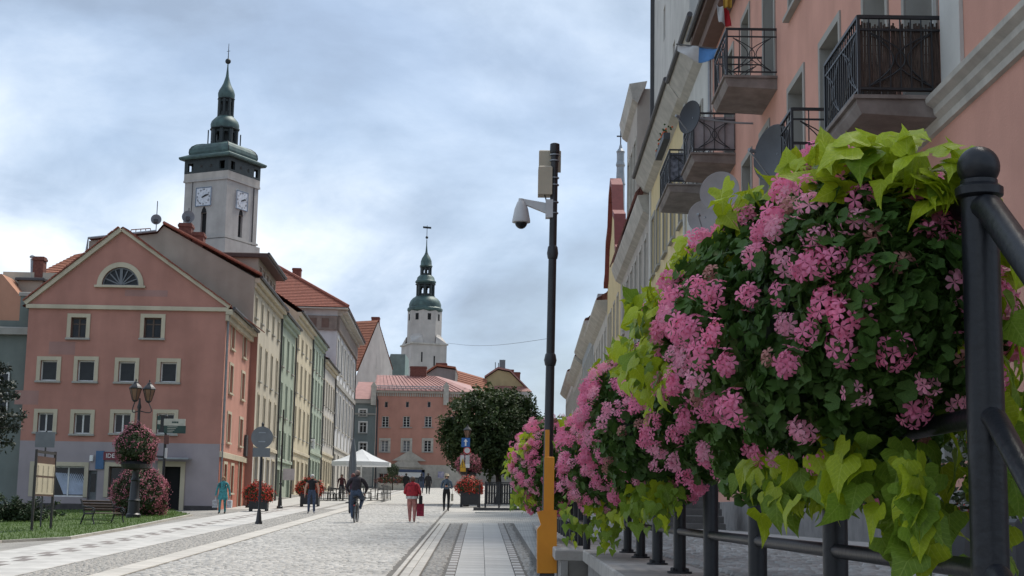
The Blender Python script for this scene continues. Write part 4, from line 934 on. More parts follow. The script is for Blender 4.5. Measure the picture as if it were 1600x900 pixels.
    def dome(v0, v1, rr, rt): 
        za, zb = Z(v0), Z(v1); h = zb-za; d = MB(); d.lathe([(rr*1.04,za),(rr*1.06,za+h*.12),(rr*1.08,za+h*.35),(rr*1.0,za+h*.6),(rr*.80,za+h*.82),(rt,zb)],16,(0,0,0)); return d.build('dome', M_COPPER, t, angle=50)
    dome(197,176,1.66,1.0)
    z0, z1 = Z(175), Z(149); lantern(t,(0,0),.86,z0,z1,8,pi/8,'lantern',.21); cr = MB(); cr.lathe([(.3,z0),(.3,z1)],8,(0,0,0)); cr.build('lantern_core', M_COPPERD, t)
    za = Z(148); zz = [Z(v) for v in (148,145,140,135,130,124,118,112,100,92)]; rr = [.98,1.04,1.06,.95,.72,.48,.33,.2,.10,.07]
    on = MB(); on.lathe(list(zip(rr,zz)),16,(0,0,0)); on.build('onion_spire', M_COPPER, t, angle=50)
    zb = Z(88); ba = MB(); ba.sphere((0,0,zb),.36,12,8); ba.tube([(0,0,Z(93)),(0,0,Z(60))],[.07,.03],6); ba.tube([(-.25,0,Z(72)),(.25,0,Z(72))],.03,5); ba.build('finial', M_COPPERD, t, angle=50)
    lc = MB(); lc.tube([(hs+.08,hs-1.0,0),(hs+.08,hs-1.0,ztop)],.07,6); lc.tube([(-hs+1.2,-hs-.06,zs0),(-hs+1.2,-hs-.06,ztop)],.04,5); lc.build('lightning_rod', M_GUTTER, t)
town_tower()
def church_tower():
    Y = 240.0; c = P(663, 520, Y); t = thing('church_tower', 'pale octagonal church tower with tiered dark green copper cap and weather vane', 'tower', (c.x,Y,g(c.x,Y)), radians(20)); o = t.location
    Z = lambda v, u=664: P(u, v, Y).z-o.z; px = Y/FPX; M_T2 = plaster('church_tower_plaster',(0.50,0.47,0.435),.2)
    hb = 28*px*1.02; b = MB(); zq = Z(541); b.box(-hb,hb,-hb,hb,-1,zq); b.build('base', M_T2, t)
    co = MB(); co.box(-hb-.2,hb+.2,-hb-.2,hb+.2,zq,zq+.25); co.build('string_course', M_STONE, t)
    R = 25.5*px/cos(pi/8)*.98; oc = MB(); oc.lathe([(R,zq+.25),(R,Z(487))],8,(0,0,0),pi/8); oc.build('octagon', M_T2, t)
    sh = MB()
    for kx in (-1,1):
        for ky in (-1,1): sh.add([(kx*hb,ky*hb*.35,zq+.25),(kx*hb,ky*hb,zq+.25),(kx*hb*.35,ky*hb,zq+.25),(kx*hb*.92,ky*hb*.4,zq+1.4),(kx*hb*.4,ky*hb*.92,zq+1.4),(kx*R*.62,ky*R*.62,zq+2.1)],[(0,1,3),(1,2,4),(1,4,3),(3,4,5),(0,3,5),(2,5,4)])
    sh.build('shoulder', M_T2, t)
    wn = MB()
    for j in range(8):
        a = j*pi/4; n = Vector((cos(a),sin(a),0)); tt = Vector((-sin(a),cos(a),0)); z = Z(497); r = R*cos(pi/8)+.02
        wn.prism([n*r-tt*.28+Vector((0,0,z-.55)), n*r+tt*.28+Vector((0,0,z-.55)), n*r+tt*.28+Vector((0,0,z+.5)), n*r-tt*.28+Vector((0,0,z+.5))], -n*.015)
    wn.build('slot_window', M_DARK, t)
    sl = MB()
    for (x,zv) in ((-1.2,560),(0.9,565)): sl.box(x-.12,x+.12,-hb-.012,-hb-.002,Z(zv)-.9,Z(zv)+.7); sl.box(hb+.002,hb+.012,x-.12,x+.12,Z(zv)-.9,Z(zv)+.7)
    sl.build('slit', M_DARK, t)
    def lat(name, vs, n=16): d = MB(); d.lathe([(r*px,Z(v)) for v,r in vs],n,(0,0,0),pi/8); return d.build(name, M_COPPER, t, angle=35)
    lat('dome', [(489,25),(486,28),(483,28),(481,25.5),(476,25.5),(471,23.5),(467,20),(464,15)])
    lantern(t,(0,0),12.5*px,Z(463.5),Z(446),8,pi/8,'lantern',.17)
    lat('dome', [(445,13),(442,16.5),(440,16.5),(438,14.5),(434,13.5),(431,10.5)])
    lantern(t,(0,0),7.6*px,Z(430),Z(419),8,pi/8,'lantern',.2)
    lat('spire', [(418,8.5),(416,10.5),(414,9),(408,8.6),(403,6.6),(398,3.4),(394,1.8),(384,.9),(374,.6)])
    f = MB(); f.sphere((0,0,Z(371)),.24,10,6); f.tube([(0,0,Z(373)),(0,0,Z(352))],.05,5); f.box(-.7,.7,-.03,.03,Z(357),Z(354)); f.build('weather_vane', M_COPPERD, t)
church_tower()
# masts with dishes on the roof behind the pink gable
def mast_dish(u, vt, vb, vd, Y, r, lab):
    a = P(u,vb,Y); t = thing('mast_dish', lab, 'satellite dish', a); b = MB(); z = lambda v: P(u,v,Y).z-a.z
    b.tube([(0,0,-.6),(0,0,z(vt))],.025,6); b.build('mast', M_GUTTER, t)
    for vv in (0,): pass
    d = MB(); n = 20; zc = z(vd)
    d.lathe([(r*q, .12*q*q*r) for q in (.05,.4,.7,1.0)],n,(0,0,0),cap=False); o = d.build('dish', mat('dish_back',(0.20,0.215,0.235),.6), t, True, (0,-.1,zc), (radians(90),0,radians(12)))
    e = MB(); e.box(-.09,.09,-.3,-.12,zc-r*.65,zc); e.build('bracket', M_GUTTER, t)
mast_dish(242,314,392,343.5,83.0,.30,'grey satellite dish on a thin mast nearest the pink gable peak')
mast_dish(293,325,372,339.5,83.2,.36,'grey satellite dish on a thin mast above the brick chimney')
# ================================================================== the row on the right
XR0, MR = 5.3, ray(820, 799.9).x
def XR(y): return XR0 + MR*y
RZR = atan2(-1, -MR)
def right_house(name, label, y0, y1, base):
    h = thing(name, label, 'house', (XR(y1), y1, base), RZR)
    return h, (y1-y0)*sqrt(1+MR*MR), (lambda Y: (y1-Y)*sqrt(1+MR*MR))
M_RPINK = plaster('rose_pink_plaster', (0.62, 0.335, 0.26), .14); M_BALC = mat('balcony_concrete', (0.26,0.225,0.205), .9, (0.17,0.14,0.125), 2.5, .3, 25, streak=.35)
M_OCHRE = plaster('ochre_yellow_plaster', (0.66,0.54,0.31), .12); M_RWHITE = plaster('white_plaster', (0.58,0.575,0.54), .2); M_TAUPE = plaster('taupe_plaster', (0.46,0.42,0.37), .2)
M_REED = mat('reed_matting', (0.125,0.088,0.07), .9, (0.05,0.034,0.028), 9, .5, 40, stretch=(6,6,.8))
def arc_pts(a, b, bulge, n=10):
    a, b = Vector(a), Vector(b); bulge = Vector(bulge); return [a.lerp(b, i/n)+bulge*sin(pi*i/n) for i in range(n+1)]
def panel(mb, a, b, z0, z1, n_bars=3, ornate=True, r=.012):
    """one wrought iron panel between corner points a and b (x, y)"""
    a = Vector((*a,0)); b = Vector((*b,0)); d = b-a; L = d.length
    for k in range(n_bars+1):
        p = a.lerp(b, k/n_bars) if n_bars else a; mb.bar((p.x,p.y,z0),(p.x,p.y,z1),.018,.018,up=(1,0,0))
    if ornate:
        m = max(1, round(L/1.0)); zz = z1-.20
        for k in range(m):
            p0, p1 = a.lerp(b,(k+.12)/m), a.lerp(b,(k+.88)/m); w = (p1-p0)
            for s, e in ((p0, 1), (p1, -1)):
                for bl in (.34, .50): mb.tube(arc_pts((s.x,s.y,z0+.03),(s.x,s.y,zz), w*(e*bl*1.15), 12), r*.9, 5, False)
def balcony(h, x0, x1, zf, proj=1.12, rail=1.08, reed=False, ornate=True, slab=.22, fill=None, label=None):
    s = MB(); s.prism([(x0,0.02,zf-slab-.05),(x0,-proj+.06,zf-slab),(x0,-proj,zf-.10),(x0,-proj,zf-.03),(x0,0.02,zf-.03)],(x1-x0,0,0))
    s.prism([(x0-.04,-proj-.05,zf-.028),(x1+.04,-proj-.05,zf-.028),(x1+.04,.02,zf-.028),(x0-.04,.02,zf-.028)],(0,0,.05))
    o = s.build('balcony', [M_BALC], h)
    if label: o['label'] = label
    p = proj-.04; zt = zf+rail
    tr = MB(); cs = [(x0+.04,0),(x0+.04,-p),(x1-.04,-p),(x1-.04,0)]
    for z, t in ((zt,.045),(zt-.17,.028),(zf+.12,.03)):
        for a, b in zip(cs[:-1], cs[1:]): tr.bar((*a,z),(*b,z),t,t)
    for a in cs[1:3]: tr.bar((*a,zf),(*a,zt+.02),.04,.04,up=(1,0,0))
    for a, b in zip(cs[:-1], cs[1:]):
        L = (Vector(a)-Vector(b)).length; panel(tr, a, b, zf+.12, zt-.0, max(2,int(L/(.13 if reed else .24))), ornate or reed)
    tr.build('railing', M_IRON, o)
    if reed:
        rd = MB(); q = p-.05; per = [((x0+.09,-.02),(x0+.09,-q)),((x0+.09,-q),(x1-.09,-q)),((x1-.09,-q),(x1-.09,-.02))]
        for a, b in per:
            a, b = Vector((*a,0)), Vector((*b,0)); L = (b-a).length; n = int(L/.022)
            for i in range(n):
                c = a.lerp(b,(i+.5)/n); hh = zt-.04-random.uniform(0,.10)
                rd.bar((c.x,c.y,zf+.10),(c.x+random.gauss(0,.006),c.y+random.gauss(0,.006),hh),.021,.014,up=(1,0,0))
            for zz in np.linspace(zf+.25,zt-.25,6): rd.bar((a.x,a.y,float(zz)),(b.x,b.y,float(zz)),.006,.012)
        stuff(rd.build('reed_screen', M_REED, o))
    if fill:
        f = MB(); q = p-.04; f.box(x0+.1,x1-.1,-q-.01,-q+.0,zf+.1,zt-.08); f.box(x1-.11,x1-.10,-q,-.02,zf+.1,zt-.08); f.build('screen', fill, o)
    return o
# ------------------------------------------------------------------ long pink house nearest the camera
def pink_right():
    base = CAPZ-.02; h, L, X = right_house('pink_street_house', 'long rose pink house with iron balconies beside the terrace', 4.0, 42.0, base); Z = lambda z: z-base
    E = Z(15.5)
    def op(Ya, Yb, za, zb): return (X(Yb), X(Ya), Z(za), Z(zb))
    ops = [op(24.6,26.2,7.15,10.2), op(27.9,29.5,8.0,10.3), op(18.7,20.2,7.1,10.2), op(21.3,22.7,7.1,10.2), op(31.2,32.6,11.1,14.0), op(37.6,39.2,11.0,13.9), op(34.8,36.0,11.9,14.0),
           op(28.0,29.3,11.9,14.0), op(24.4,25.7,11.9,14.0), op(34.6,36.0,8.2,10.3), op(38.2,39.4,8.2,10.3), op(32.0,33.2,8.2,10.3), op(19,20.4,11.9,14), op(12,13.4,11.9,14), op(12,13.4,8,10.3)]
    gops = [op(22.0,23.3,1.35,4.6), op(25.6,26.9,2.4,4.9), op(30,31.3,1.35,4.6), op(34.5,36,2.4,4.9), op(38.5,40,2.4,4.9), op(17.6,18.8,2.4,4.9), op(12.3,13.6,1.35,4.6)]
    w = MB(); facade(w,0,L,-.4,E,ops+gops,0,.42,0,1); w.quad((0,11,-.4),(0,0,-.4),(0,0,E),(0,11,E)); w.quad((L,0,-.4),(L,11,-.4),(L,11,E),(L,0,E)); w.build('wall', [M_RPINK, M_GREYTRIM], h)
    for q in ops: window(h,*q,0,.42,'cross',surround=M_GREYTRIM,sw=.14,sproud=.03,sill=M_GREYTRIM if q[3]-q[2] < 2.6 else None)
    for q in gops: window(h,*q,0,.42,'two',frame=M_BFRAME,surround=M_RWHITE,sw=.16,sproud=.05)
    # cornice of the near half, with a moulded profile
    xa, xb = X(20.7), L; prof = [(0,6.66),(-.06,6.67),(-.07,6.76),(-.14,6.82),(-.15,6.90),(-.24,6.96),(-.25,7.03),(0,7.06)]
    c = MB(); c.prism([(xa,y,Z(z)) for y,z in prof],(xb-xa,0,0)); c.build('cornice', M_STONE, h)
    MB().box(X(18.35),X(17.5),-.05,-.002,Z(7.1),E-.5).build('pilaster', M_RWHITE, h)
    MB().box(X(22.75+.3),X(22.2),-.045,-.002,Z(10.3),E-.5).build('pilaster', M_RWHITE, h)
    MB().bbox(0,L,-.06,-.002,-.3,Z(2.05),.02).build('plinth', mat('grey_plinth',(0.24,0.225,0.215),.9,(0.17,0.16,0.155),3,.3,20), h)
    ev = MB(); ev.bbox(-.15,L,-.42,-.002,E-.45,E-.10,.03); ev.bbox(-.25,L,-.62,.3,E-.098,E+.10,.03); ev.build('eaves', mat('brown_soffit',(0.16,0.105,0.085),.8), h)
    MB().tube([(-.2,-.70,E+.10),(L,-.70,E+.10)],.08,8).build('gutter', M_GUTTER, h)
    r = MB(); tiles(r,(0,-.6,E+.1),(L,-.6,E+.1),(L,5.5,E+4),(0,5.5,E+4)); r.build('roof', M_TILE, h)
    downpipe(h,.12,0,0,E,.055)
    balcony(h, X(20.6), X(18.4), Z(7.05), reed=True, label='balcony screened with dark reed matting')
    balcony(h, X(25.5), X(23.2), Z(7.15), label='wrought iron balcony hung with a satellite dish')
    balcony(h, X(33.0), X(30.9), Z(11.08), label='topmost balcony with a small red and white flag')
    balcony(h, X(39.7), X(37.3), Z(10.95), fill=mat('pale_screen',(0.33,0.30,0.31),.8), label='balcony lined with a pale panel')
    return h
pinkR = pink_right()
def white_yellow():
    base = CAPZ-.02; h, L, X = right_house('white_street_house', 'narrow white house with a small balcony between pink and yellow ones', 42.05, 49.0, base); Z = lambda z: z-base; E = Z(16.3)
    ops = [(X(b),X(a),Z(c),Z(d)) for a,b,c,d in ((44.4,45.8,11.6,14.3),(44.4,45.8,7.6,9.9),(47,48.2,12.2,14.3),(47,48.2,7.6,9.9),(43,44.2,1.5,4.4))]
    w = MB(); facade(w,0,L,-.4,E,ops,0,.3); w.quad((0,11,-.4),(0,0,-.4),(0,0,E),(0,11,E)); w.quad((L,0,-.4),(L,11,-.4),(L,11,E),(L,0,E)); w.build('wall',M_RWHITE,h)
    for q in ops: window(h,*q,0,.3,'two',surround=M_GREYTRIM,sw=.12)
    ev = MB(); ev.prism([(0,0,E-.7),(0,-.25,E-.55),(0,-.55,E-.12),(0,-.6,E),(0,.2,E+.05)],(L,0,0)); ev.build('eaves', M_STONE, h)
    MB().tube([(0,-.66,E+.05),(L,-.66,E+.05)],.085,8).build('gutter', M_GUTTER, h)
    r = MB(); r.quad((0,-.5,E+.06),(L,-.5,E+.06),(L,2.6,E+6.5),(0,2.6,E+6.5)); r.quad((0,2.6,E+6.5),(L,2.6,E+6.5),(L,11,E+6),(0,11,E+6))
    for k in range(9): r.bar((L*k/8,-.48,E+.1),(L*k/8,2.6,E+6.53),.04,.05)
    r.build('roof', mat('blue_grey_metal_roof',(0.24,0.285,0.33),.5,(0.19,0.22,0.26),2,metal=.2), h)
    balcony(h, X(46.9), X(43.7), Z(11.56), fill=mat('patterned_screen',(0.20,0.21,0.25),.9,(0.06,0.065,0.08),9,detail=2), label='small balcony with a grey patterned screen')
    h2, L, X = right_house('ochre_street_house', 'ochre yellow house with broad pale eaves and a white attic wall above', 49.05, 63.8, base); Z = lambda z: z-base; E = Z(16.4)
    ops = []
    for Y in (50.6,53.6,56.6,59.6,62.0):
        for a,b in ((11.7,14.2),(7.6,10.2),(2.4,5.0)): ops.append((X(Y+.65),X(Y-.65),Z(a),Z(b)))
    w = MB(); facade(w,0,L,-.4,E,ops,0,.25); w.quad((0,11,-.4),(0,0,-.4),(0,0,E),(0,11,E)); w.quad((L,0,-.4),(L,11,-.4),(L,11,E),(L,0,E)); w.build('wall',M_OCHRE,h2)
    for q in ops: window(h2,*q,0,.25,'cross',surround=M_GREYTRIM,sw=.18,sill=M_GREYTRIM)
    for Y in (49.4,63.5): MB().box(X(Y+.25),X(Y-.25),-.06,-.002,-.3,E-.7).build('pilaster', M_RWHITE, h2)
    ev = MB(); ev.prism([(-.3,0,E-.75),(-.3,-.30,E-.6),(-.3,-.62,E-.12),(-.3,-.66,E),(-.3,.2,E+.05)],(L+.3,0,0)); ev.build('eaves', M_STONE, h2)
    MB().tube([(-.3,-.72,E+.05),(L,-.72,E+.05)],.085,8).build('gutter', M_GUTTER, h2)
    top = E+8.5; a = MB(); aops = [(L*.35-.4,L*.35+.4,E+4.6,E+6.0),(L*.62-.4,L*.62+.4,E+1.8,E+3.2),(L*.25-.4,L*.25+.4,E+1.6,E+3.0)]
    facade(a,.4,L-.2,E,top,aops,.12,.25); a.quad((.4,9,E),(.4,.12,E),(.4,.12,top),(.4,9,top)); a.quad((L-.2,.12,E),(L-.2,9,E),(L-.2,9,top),(L-.2,.12,top)); ao = a.build('attic_wall', plaster('attic_plaster',(0.58,0.565,0.53),.25), h2)
    for q in aops: window(ao,*q,.12,.25,'one',sw=.1)
    ed = MB(); ed.box(.22,.40,-.05,9,E+.1,top+.2); ed.build('attic_edge', M_GUTTER, ao)
    bx = MB(); bx.box(X(48.8+2.3),X(48.8+.9),-.75,-.5,Z(12.3),Z(12.65)); return h, h2
white_yellow()
def far_right():
    # taupe house with tall gabled bay, tiled roof and balcony
    base = 1.6; h, L, X = right_house('taupe_street_house', 'taupe house with a tall cornice topped bay and dark red tiles', 63.9, 84.0, base); Z = lambda z: z-base; E = Z(15.6)
    ops = [(X(Y+.6),X(Y-.6),Z(a),Z(b)) for Y in (66,69,72,75,78,81) for a,b in ((11.5,14),(7.5,10.2),(3,5.4))]
    w = MB(); facade(w,0,L,-1,E,ops,0,.25); w.quad((0,11,-1),(0,0,-1),(0,0,E),(0,11,E)); w.quad((L,0,-1),(L,11,-1),(L,11,E),(L,0,E)); w.build('wall',M_TAUPE,h)
    for q in ops: window(h,*q,0,.25,'cross',surround=M_STONE,sw=.16,sill=M_STONE)
    c = MB(); c.prism([(0,0,E-.9),(0,-.3,E-.7),(0,-.5,E-.2),(0,-.55,E),(0,.1,E+.05)],(L,0,0)); c.build('cornice', M_STONE, h)
    xa, xb = X(75.5), X(68.5); zt = Z(21.8); b = MB(); bo = [(xa+1+k*2.2,xa+2.2+k*2.2,E+1.2,E+3.8) for k in range(3)]; facade(b,xa,xb,E,zt,bo,-.25,.25)
    b.quad((xa,5,E),(xa,-.25,E),(xa,-.25,zt),(xa,5,zt)); b.quad((xb,-.25,E),(xb,5,E),(xb,5,zt),(xb,-.25,zt)); bo_ = b.build('gabled_bay', M_TAUPE, h)
    for q in bo: window(bo_,*q,-.25,.25,'cross',surround=M_STONE,sw=.14)
    cc = MB(); cc.prism([(xa-.3,-.25,zt-.8),(xa-.3,-.5,zt-.6),(xa-.3,-.6,zt-.1),(xa-.3,-.65,zt+.15),(xa-.3,.2,zt+.3)],(xb-xa+.6,0,0)); cc.build('bay_cornice', M_STONE, bo_)
    r = MB(); tiles(r,(0,-.6,E+.1),(L,-.6,E+.1),(L,5,E+8.5),(0,5,E+8.5),.36,.06); r.build('roof', mat('dark_red_tile',(0.20,0.065,0.05),.8,(0.12,0.04,0.035),5,.3,20), h)
    # ochre gable with red coping
    h, L, X = right_house('ochre_gable_house', 'ochre house with a curved gable edged in dark red', 84.1, 98.0, 2.1); Z = lambda z: z-2.1; E = Z(16)
    gp = [(0,0,E)]+[(x,0,E+z) for x,z in ((.2,.6),(1.4,1.0),(2.2,3.0),(4.2,3.6),(5.2,5.4),(7,6.2),(8.8,5.4),(9.8,3.6),(11.6,3.0),(12.4,1.0),(13.7,.6),(13.88,0))]
    w = MB(); ops = [(X(Y+.6),X(Y-.6),Z(a),Z(b)) for Y in (86.5,90,93.5,96) for a,b in ((12,14.4),(8,10.4),(4,6.4))]; facade(w,0,L,-1,E,ops,0,.2); w.add(gp,[tuple(range(len(gp)))]); w.quad((0,11,-1),(0,0,-1),(0,0,E),(0,11,E)); w.quad((L,0,-1),(L,11,-1),(L,11,E),(L,0,E)); w.build('wall',M_OCHRE,h)
    for q in ops: window(h,*q,0,.2,'cross',surround=M_STONE,sw=.15)
    cp = MB()
    for a, b in zip(gp[1:-2], gp[2:-1]): cp.prism([(a[0],-.28,a[2]-.05),(b[0],-.28,b[2]-.05),(b[0],-.28,b[2]+.35),(a[0],-.28,a[2]+.35)],(0,.7,0))
    cp.build('coping', mat('oxblood_coping',(0.20,0.045,0.04),.7), h)
    # three more houses down the row
    for (nm, lab, y0, y1, e, m, b) in (('cream_street_house','cream house with grey eaves behind the nearest flowers',98.1,118,15.8,M_OFFW,2.6),
            ('pale_blue_street_house','pale blue grey house far down the right row',118.1,142,17.0,plaster('pale_blue_plaster',(0.36,0.39,0.40)),3.2),
            ('brown_street_house','brownish house with a zinc dormer far down the right row',142.1,168,16.6,M_TAUPE,3.9),
            ('last_street_house','last pale house at the far end of the right row',168.1,200,17.6,M_OFFW,4.6)):
        h, L, X = right_house(nm, lab, y0, y1, b); E = e-b; n = max(3,int(L/3.6))
        ops = [(L*(k+.5)/n-.6,L*(k+.5)/n+.6,a,c) for k in range(n) for a,c in ((E-4.2,E-1.8),(E-8,E-5.6),(1,3.6))]
        w = MB(); facade(w,0,L,-1,E,ops,0,.2); w.quad((0,11,-1),(0,0,-1),(0,0,E),(0,11,E)); w.quad((L,0,-1),(L,11,-1),(L,11,E),(L,0,E)); w.build('wall',m,h)
        for q in ops: window(h,*q,0,.2,'cross',surround=M_STONE,sw=.15)
        c = MB(); c.prism([(0,0,E-.8),(0,-.3,E-.6),(0,-.75,E-.15),(0,-.8,E),(0,.1,E+.05)],(L,0,0)); c.build('cornice', M_STONE, h)
        r = MB(); tiles(r,(0,-.7,E+.1),(L,-.7,E+.1),(L,5.5,E+4.2),(0,5.5,E+4.2),.4,.06); r.build('roof', M_TILE, h)
        d = MB(); d.box(L*.12,L*.12+1.6,.1,3,E,E+2.8); d.build('dormer', M_ZINC, h)
    # small turret with a cross on the roofs
    p = P(969.5,262,92); t = thing('roof_turret','slim grey roof turret topped by a tiny cross','turret',(p.x,92,p.z)); z = lambda v: P(970,v,92).z-p.z
    b = MB(); k = 92/FPX; b.lathe([(7*k,z(330)),(7*k,z(290)),(8*k,z(288)),(7*k,z(284)),(6*k,z(262)),(7.5*k,z(258)),(6*k,z(252)),(6*k,z(240)),(7*k,z(237)),(3*k,z(232)),(1.5*k,z(226))],8,(0,0,0)); b.build('body', M_ZINC, t)
    b = MB(); b.tube([(0,0,z(230)),(0,0,z(204))],.04,5); b.box(-.25,.25,-.03,.03,z(214),z(212)); b.build('cross', M_GUTTER, t)
far_right()
# ------------------------------------------------------------------ dishes, flags and boxes on the right row
def dish(u, v, X, r, lab, m, face=(-1,-.55,.12), arm=True):
    p = PX(u, v, X); t = thing('satellite_dish', lab, 'satellite dish', p, 0, 'dishes on the right row'); q = Vector(face).to_track_quat('Z','Y').to_euler()
    d = MB(); d.lathe([(r*a, .22*r*a*a-.22*r) for a in (.03,.3,.55,.8,1.0)],28,(0,0,0),cap=False); d.lathe([(r*.99,0),(r*1.02,.004),(r*1.02,-.012)],28,(0,0,0),cap=False); o = d.build('reflector', m, t, True, (0,0,0), q)
    R = q.to_matrix(); f = R @ Vector((0,-r*.15,r*1.0)); b0 = R @ Vector((0,-r*.95,-.02)); w = Vector((XR(p.y)-p.x, .1, 0))
    a = MB(); a.tube([b0, f],.014,6); a.tube([f, f-R@Vector((0,0,.12))],.035,8); a.build('feed_arm', M_ZINC, t)
    m_ = MB(); m_.tube([R@Vector((0,0,-.22*r)), w*.75-Vector((0,0,.1)), w-Vector((0,0,.1))],.025,8); m_.build('wall_mount', M_ZINC, t)
M_DISHD = mat('dark_dish',(0.055,0.058,0.065),.5,(0.04,0.042,0.048),3); M_DISHG = mat('grey_dish',(0.30,0.285,0.285),.55,(0.25,0.24,0.24),3); M_DISHB = mat('black_dish',(0.018,0.020,0.026),.5)
dish(1206,238,4.35,.48,'large dark dish in front of the wrought iron balcony',M_DISHD)
dish(1124,299,4.45,.44,'grey dish below the balcony with the pale panel, the upper of two',M_DISHG,(-.5,-1,.1))
dish(1099,338,4.4,.38,'grey dish just above the flowers, the lower of two',M_DISHG,(-.5,-1,.1))
dish(1077,183,4.15,.40,'black dish beside the balcony with the pale panel',M_DISHB,(-1,-.6,.1))
def cloth(name, label, cat, grid, mats, mi):
    n, m = len(grid), len(grid[0]); vs = [p for row in grid for p in row]; fs = [(i*m+j,i*m+j+1,(i+1)*m+j+1,(i+1)*m+j) for i in range(n-1) for j in range(m-1)]
    me = np_mesh(name, [tuple(p) for p in vs], fs, mats, True, [mi(i,j) for i in range(n-1) for j in range(m-1)]); o = link(name, me); sm = o.modifiers.new('thick','SOLIDIFY'); sm.thickness = .004
    return tag(o, label, cat)
M_FWH = mat('flag_white',(0.62,0.62,0.62),.8,trans=.25); M_FRED = mat('flag_red',(0.50,0.02,0.03),.8,trans=.25); M_FBL = mat('flag_blue',(0.10,0.27,0.58),.8,trans=.25)
def flags():
    Y = 33.2; grid = []
    for i in range(8):
        row = []
        for j in range(9): u = 1120+j*2.4+i*.5; v = 7+i*4.0+j*1.0+1.2*sin(j*.9+i*.5); p = P(u,v,Y); p.y += .05*sin(j*1.1+i*.4); row.append(p)
        grid.append(row)
    cloth('flag','small white and red flag fixed to the topmost balcony','flag',grid,[M_FWH,M_FRED],lambda i,j: 0 if j < 4 else 1)
    grid = []; Y = 36.5
    for i in range(9):
        row = []
        for j in range(15):
            t = j/14; u = 1059+t*66; v0 = 70+t*7; dro = (6+22*sin(pi*min(1,t*.95+.06))**.8*(.55+.5*t)); v = v0+i/8*dro; p = P(u,v,Y-.8*t); p.y += .07*sin(j*.8+i*.3); row.append(p)
        grid.append(row)
    f = cloth('flag','white and blue flag drooping from a slanting pole','flag',grid,[M_FWH,M_FBL],lambda i,j: 0 if j < 7 else 1)
    a, b = P(1057,69,36.52), P(1130,77.5,35.6); tb = MB(); tb.tube([a,b],.018,6); o = tb.build('flag_pole', M_GUTTER, f)
    Y = 31.6; yb = MB(); a = P(1128,-4,Y); 
    grid = [[P(1130+j*2.2,-6+i*4.5,Y)+Vector((0,.05*sin(j*1.7),0)) for j in range(7)] for i in range(5)]
    cloth('hanging_cloth','yellow cloth hanging above the red and white flag','cloth',grid,[mat('yellow_cloth',(0.55,0.33,0.05),.8,trans=.2)],lambda i,j: 0)
flags()
def window_box():
    a = PX(1028,240,4.15); a = P(1029,246,49.5); b = P(1042,212,47.2); t = thing('balcony_flower_box','dark flower box with small orange blossoms on the yellow house balcony','flower box',a)
    d = b-a; m = MB(); m.bar((0,0,0),d,.22,.22); m.build('box', M_GUTTER, t)
    f = MB()
    for k in range(60): p = d*random.random()+Vector((random.gauss(0,.08),random.gauss(0,.08),.15+abs(random.gauss(0,.12)))); f.sphere(p,.035,6,4,mi=random.choice((0,0,1)))
    stuff(f.build('blossoms',[mat('box_leaf',(0.05,0.09,0.03),.8), mat('orange_blossom',(0.65,0.12,0.03),.7)],t))
window_box()
# ================================================================== railing on the terrace wall
def railing():
    t = thing('terrace_railing','thick black pipe railing with a ball topped end post along the terrace','railing',(rx(.943,3.03),3.03,CAPZ)); o = t.location
    posts = [3.03+1.5*k for k in range(8)]; ZT, ZM, ZL = 2.398, 1.912, 1.60; R = .038
    for k, y in enumerate(posts):
        p = MB(); x = rx(.943,y)-o.x; n = 20 if k < 3 else 14
        p.tube([(x,y-o.y,0.012),(x,y-o.y,(ZT+.01 if k else ZT+.005)-CAPZ)], R, n)
        po = p.build('post', M_RAIL, t, angle=40)
        f = MB(); f.lathe([(.075,0),(.075,.012)],16,(x,y-o.y,0.001)); 
        for a in range(4): f.lathe([(.011,.012),(.011,.03),(.006,.034)],6,(x+.058*cos(a*pi/2+.78),y-o.y+.058*sin(a*pi/2+.78),0))
        f.build('base_plate', M_RAIL, po, angle=40)
    b = MB(); b.lathe([(R*1.0,ZT-.035-CAPZ),(R*1.28,ZT-.028-CAPZ),(R*1.30,ZT-.012-CAPZ),(R*.95,ZT-.002-CAPZ)],24,(0,0,0)); b.sphere((0,0,ZT+.034-CAPZ),.044,24,16); b.build('ball_finial', M_RAIL, t, angle=40)
    ys = [3.03,14.2]
    for z, r in ((ZT-.03,.03),(ZM,.022),(ZL,.022)):
        m = MB(); pts = [(rx(.943,y)-o.x,y-o.y,z-CAPZ) for y in (3.05,6,9,12,13.53)]; m.tube(pts, r, 14); m.build('rail', M_RAIL, t, angle=40)
    # stair flight rails going down towards the camera
    for z, r in ((ZT-.052,.030),(ZM+.0,.024),(ZL+.0,.024)):
        m = MB(); m.tube([(0,0,z-CAPZ),(.004,-.05,z-CAPZ-.012),(.012,-.9,z-CAPZ-.62),(.02,-1.6,z-CAPZ-1.1)], r, 14); m.build('stair_rail', M_RAIL, t, angle=40)
    for y in (1.65,):
        m = MB(); m.tube([(.015,y-o.y,-1.4),(.015,y-o.y,ZT-.06-CAPZ-.96)], R, 14); m.build('post', M_RAIL, t, angle=40)
    t2 = thing('far_railing','farther black pipe railing set closer to the street','railing',(rx(.62,14.6),14.6,CAPZ)); o = t2.location
    for y in np.arange(14.6,30,1.5):
        p = MB(); x = rx(.62,y)-o.x; p.tube([(x,float(y)-o.y,0),(x,float(y)-o.y,ZT-CAPZ)],R,10); p.build('post', M_RAIL, t2, angle=40)
    for z in (ZT-.03,ZM,ZL): m = MB(); m.tube([(0,0,z-CAPZ),(rx(.62,29.6)-o.x,15,z-CAPZ)],.026,10); m.build('rail', M_RAIL, t2, angle=40)
railing()
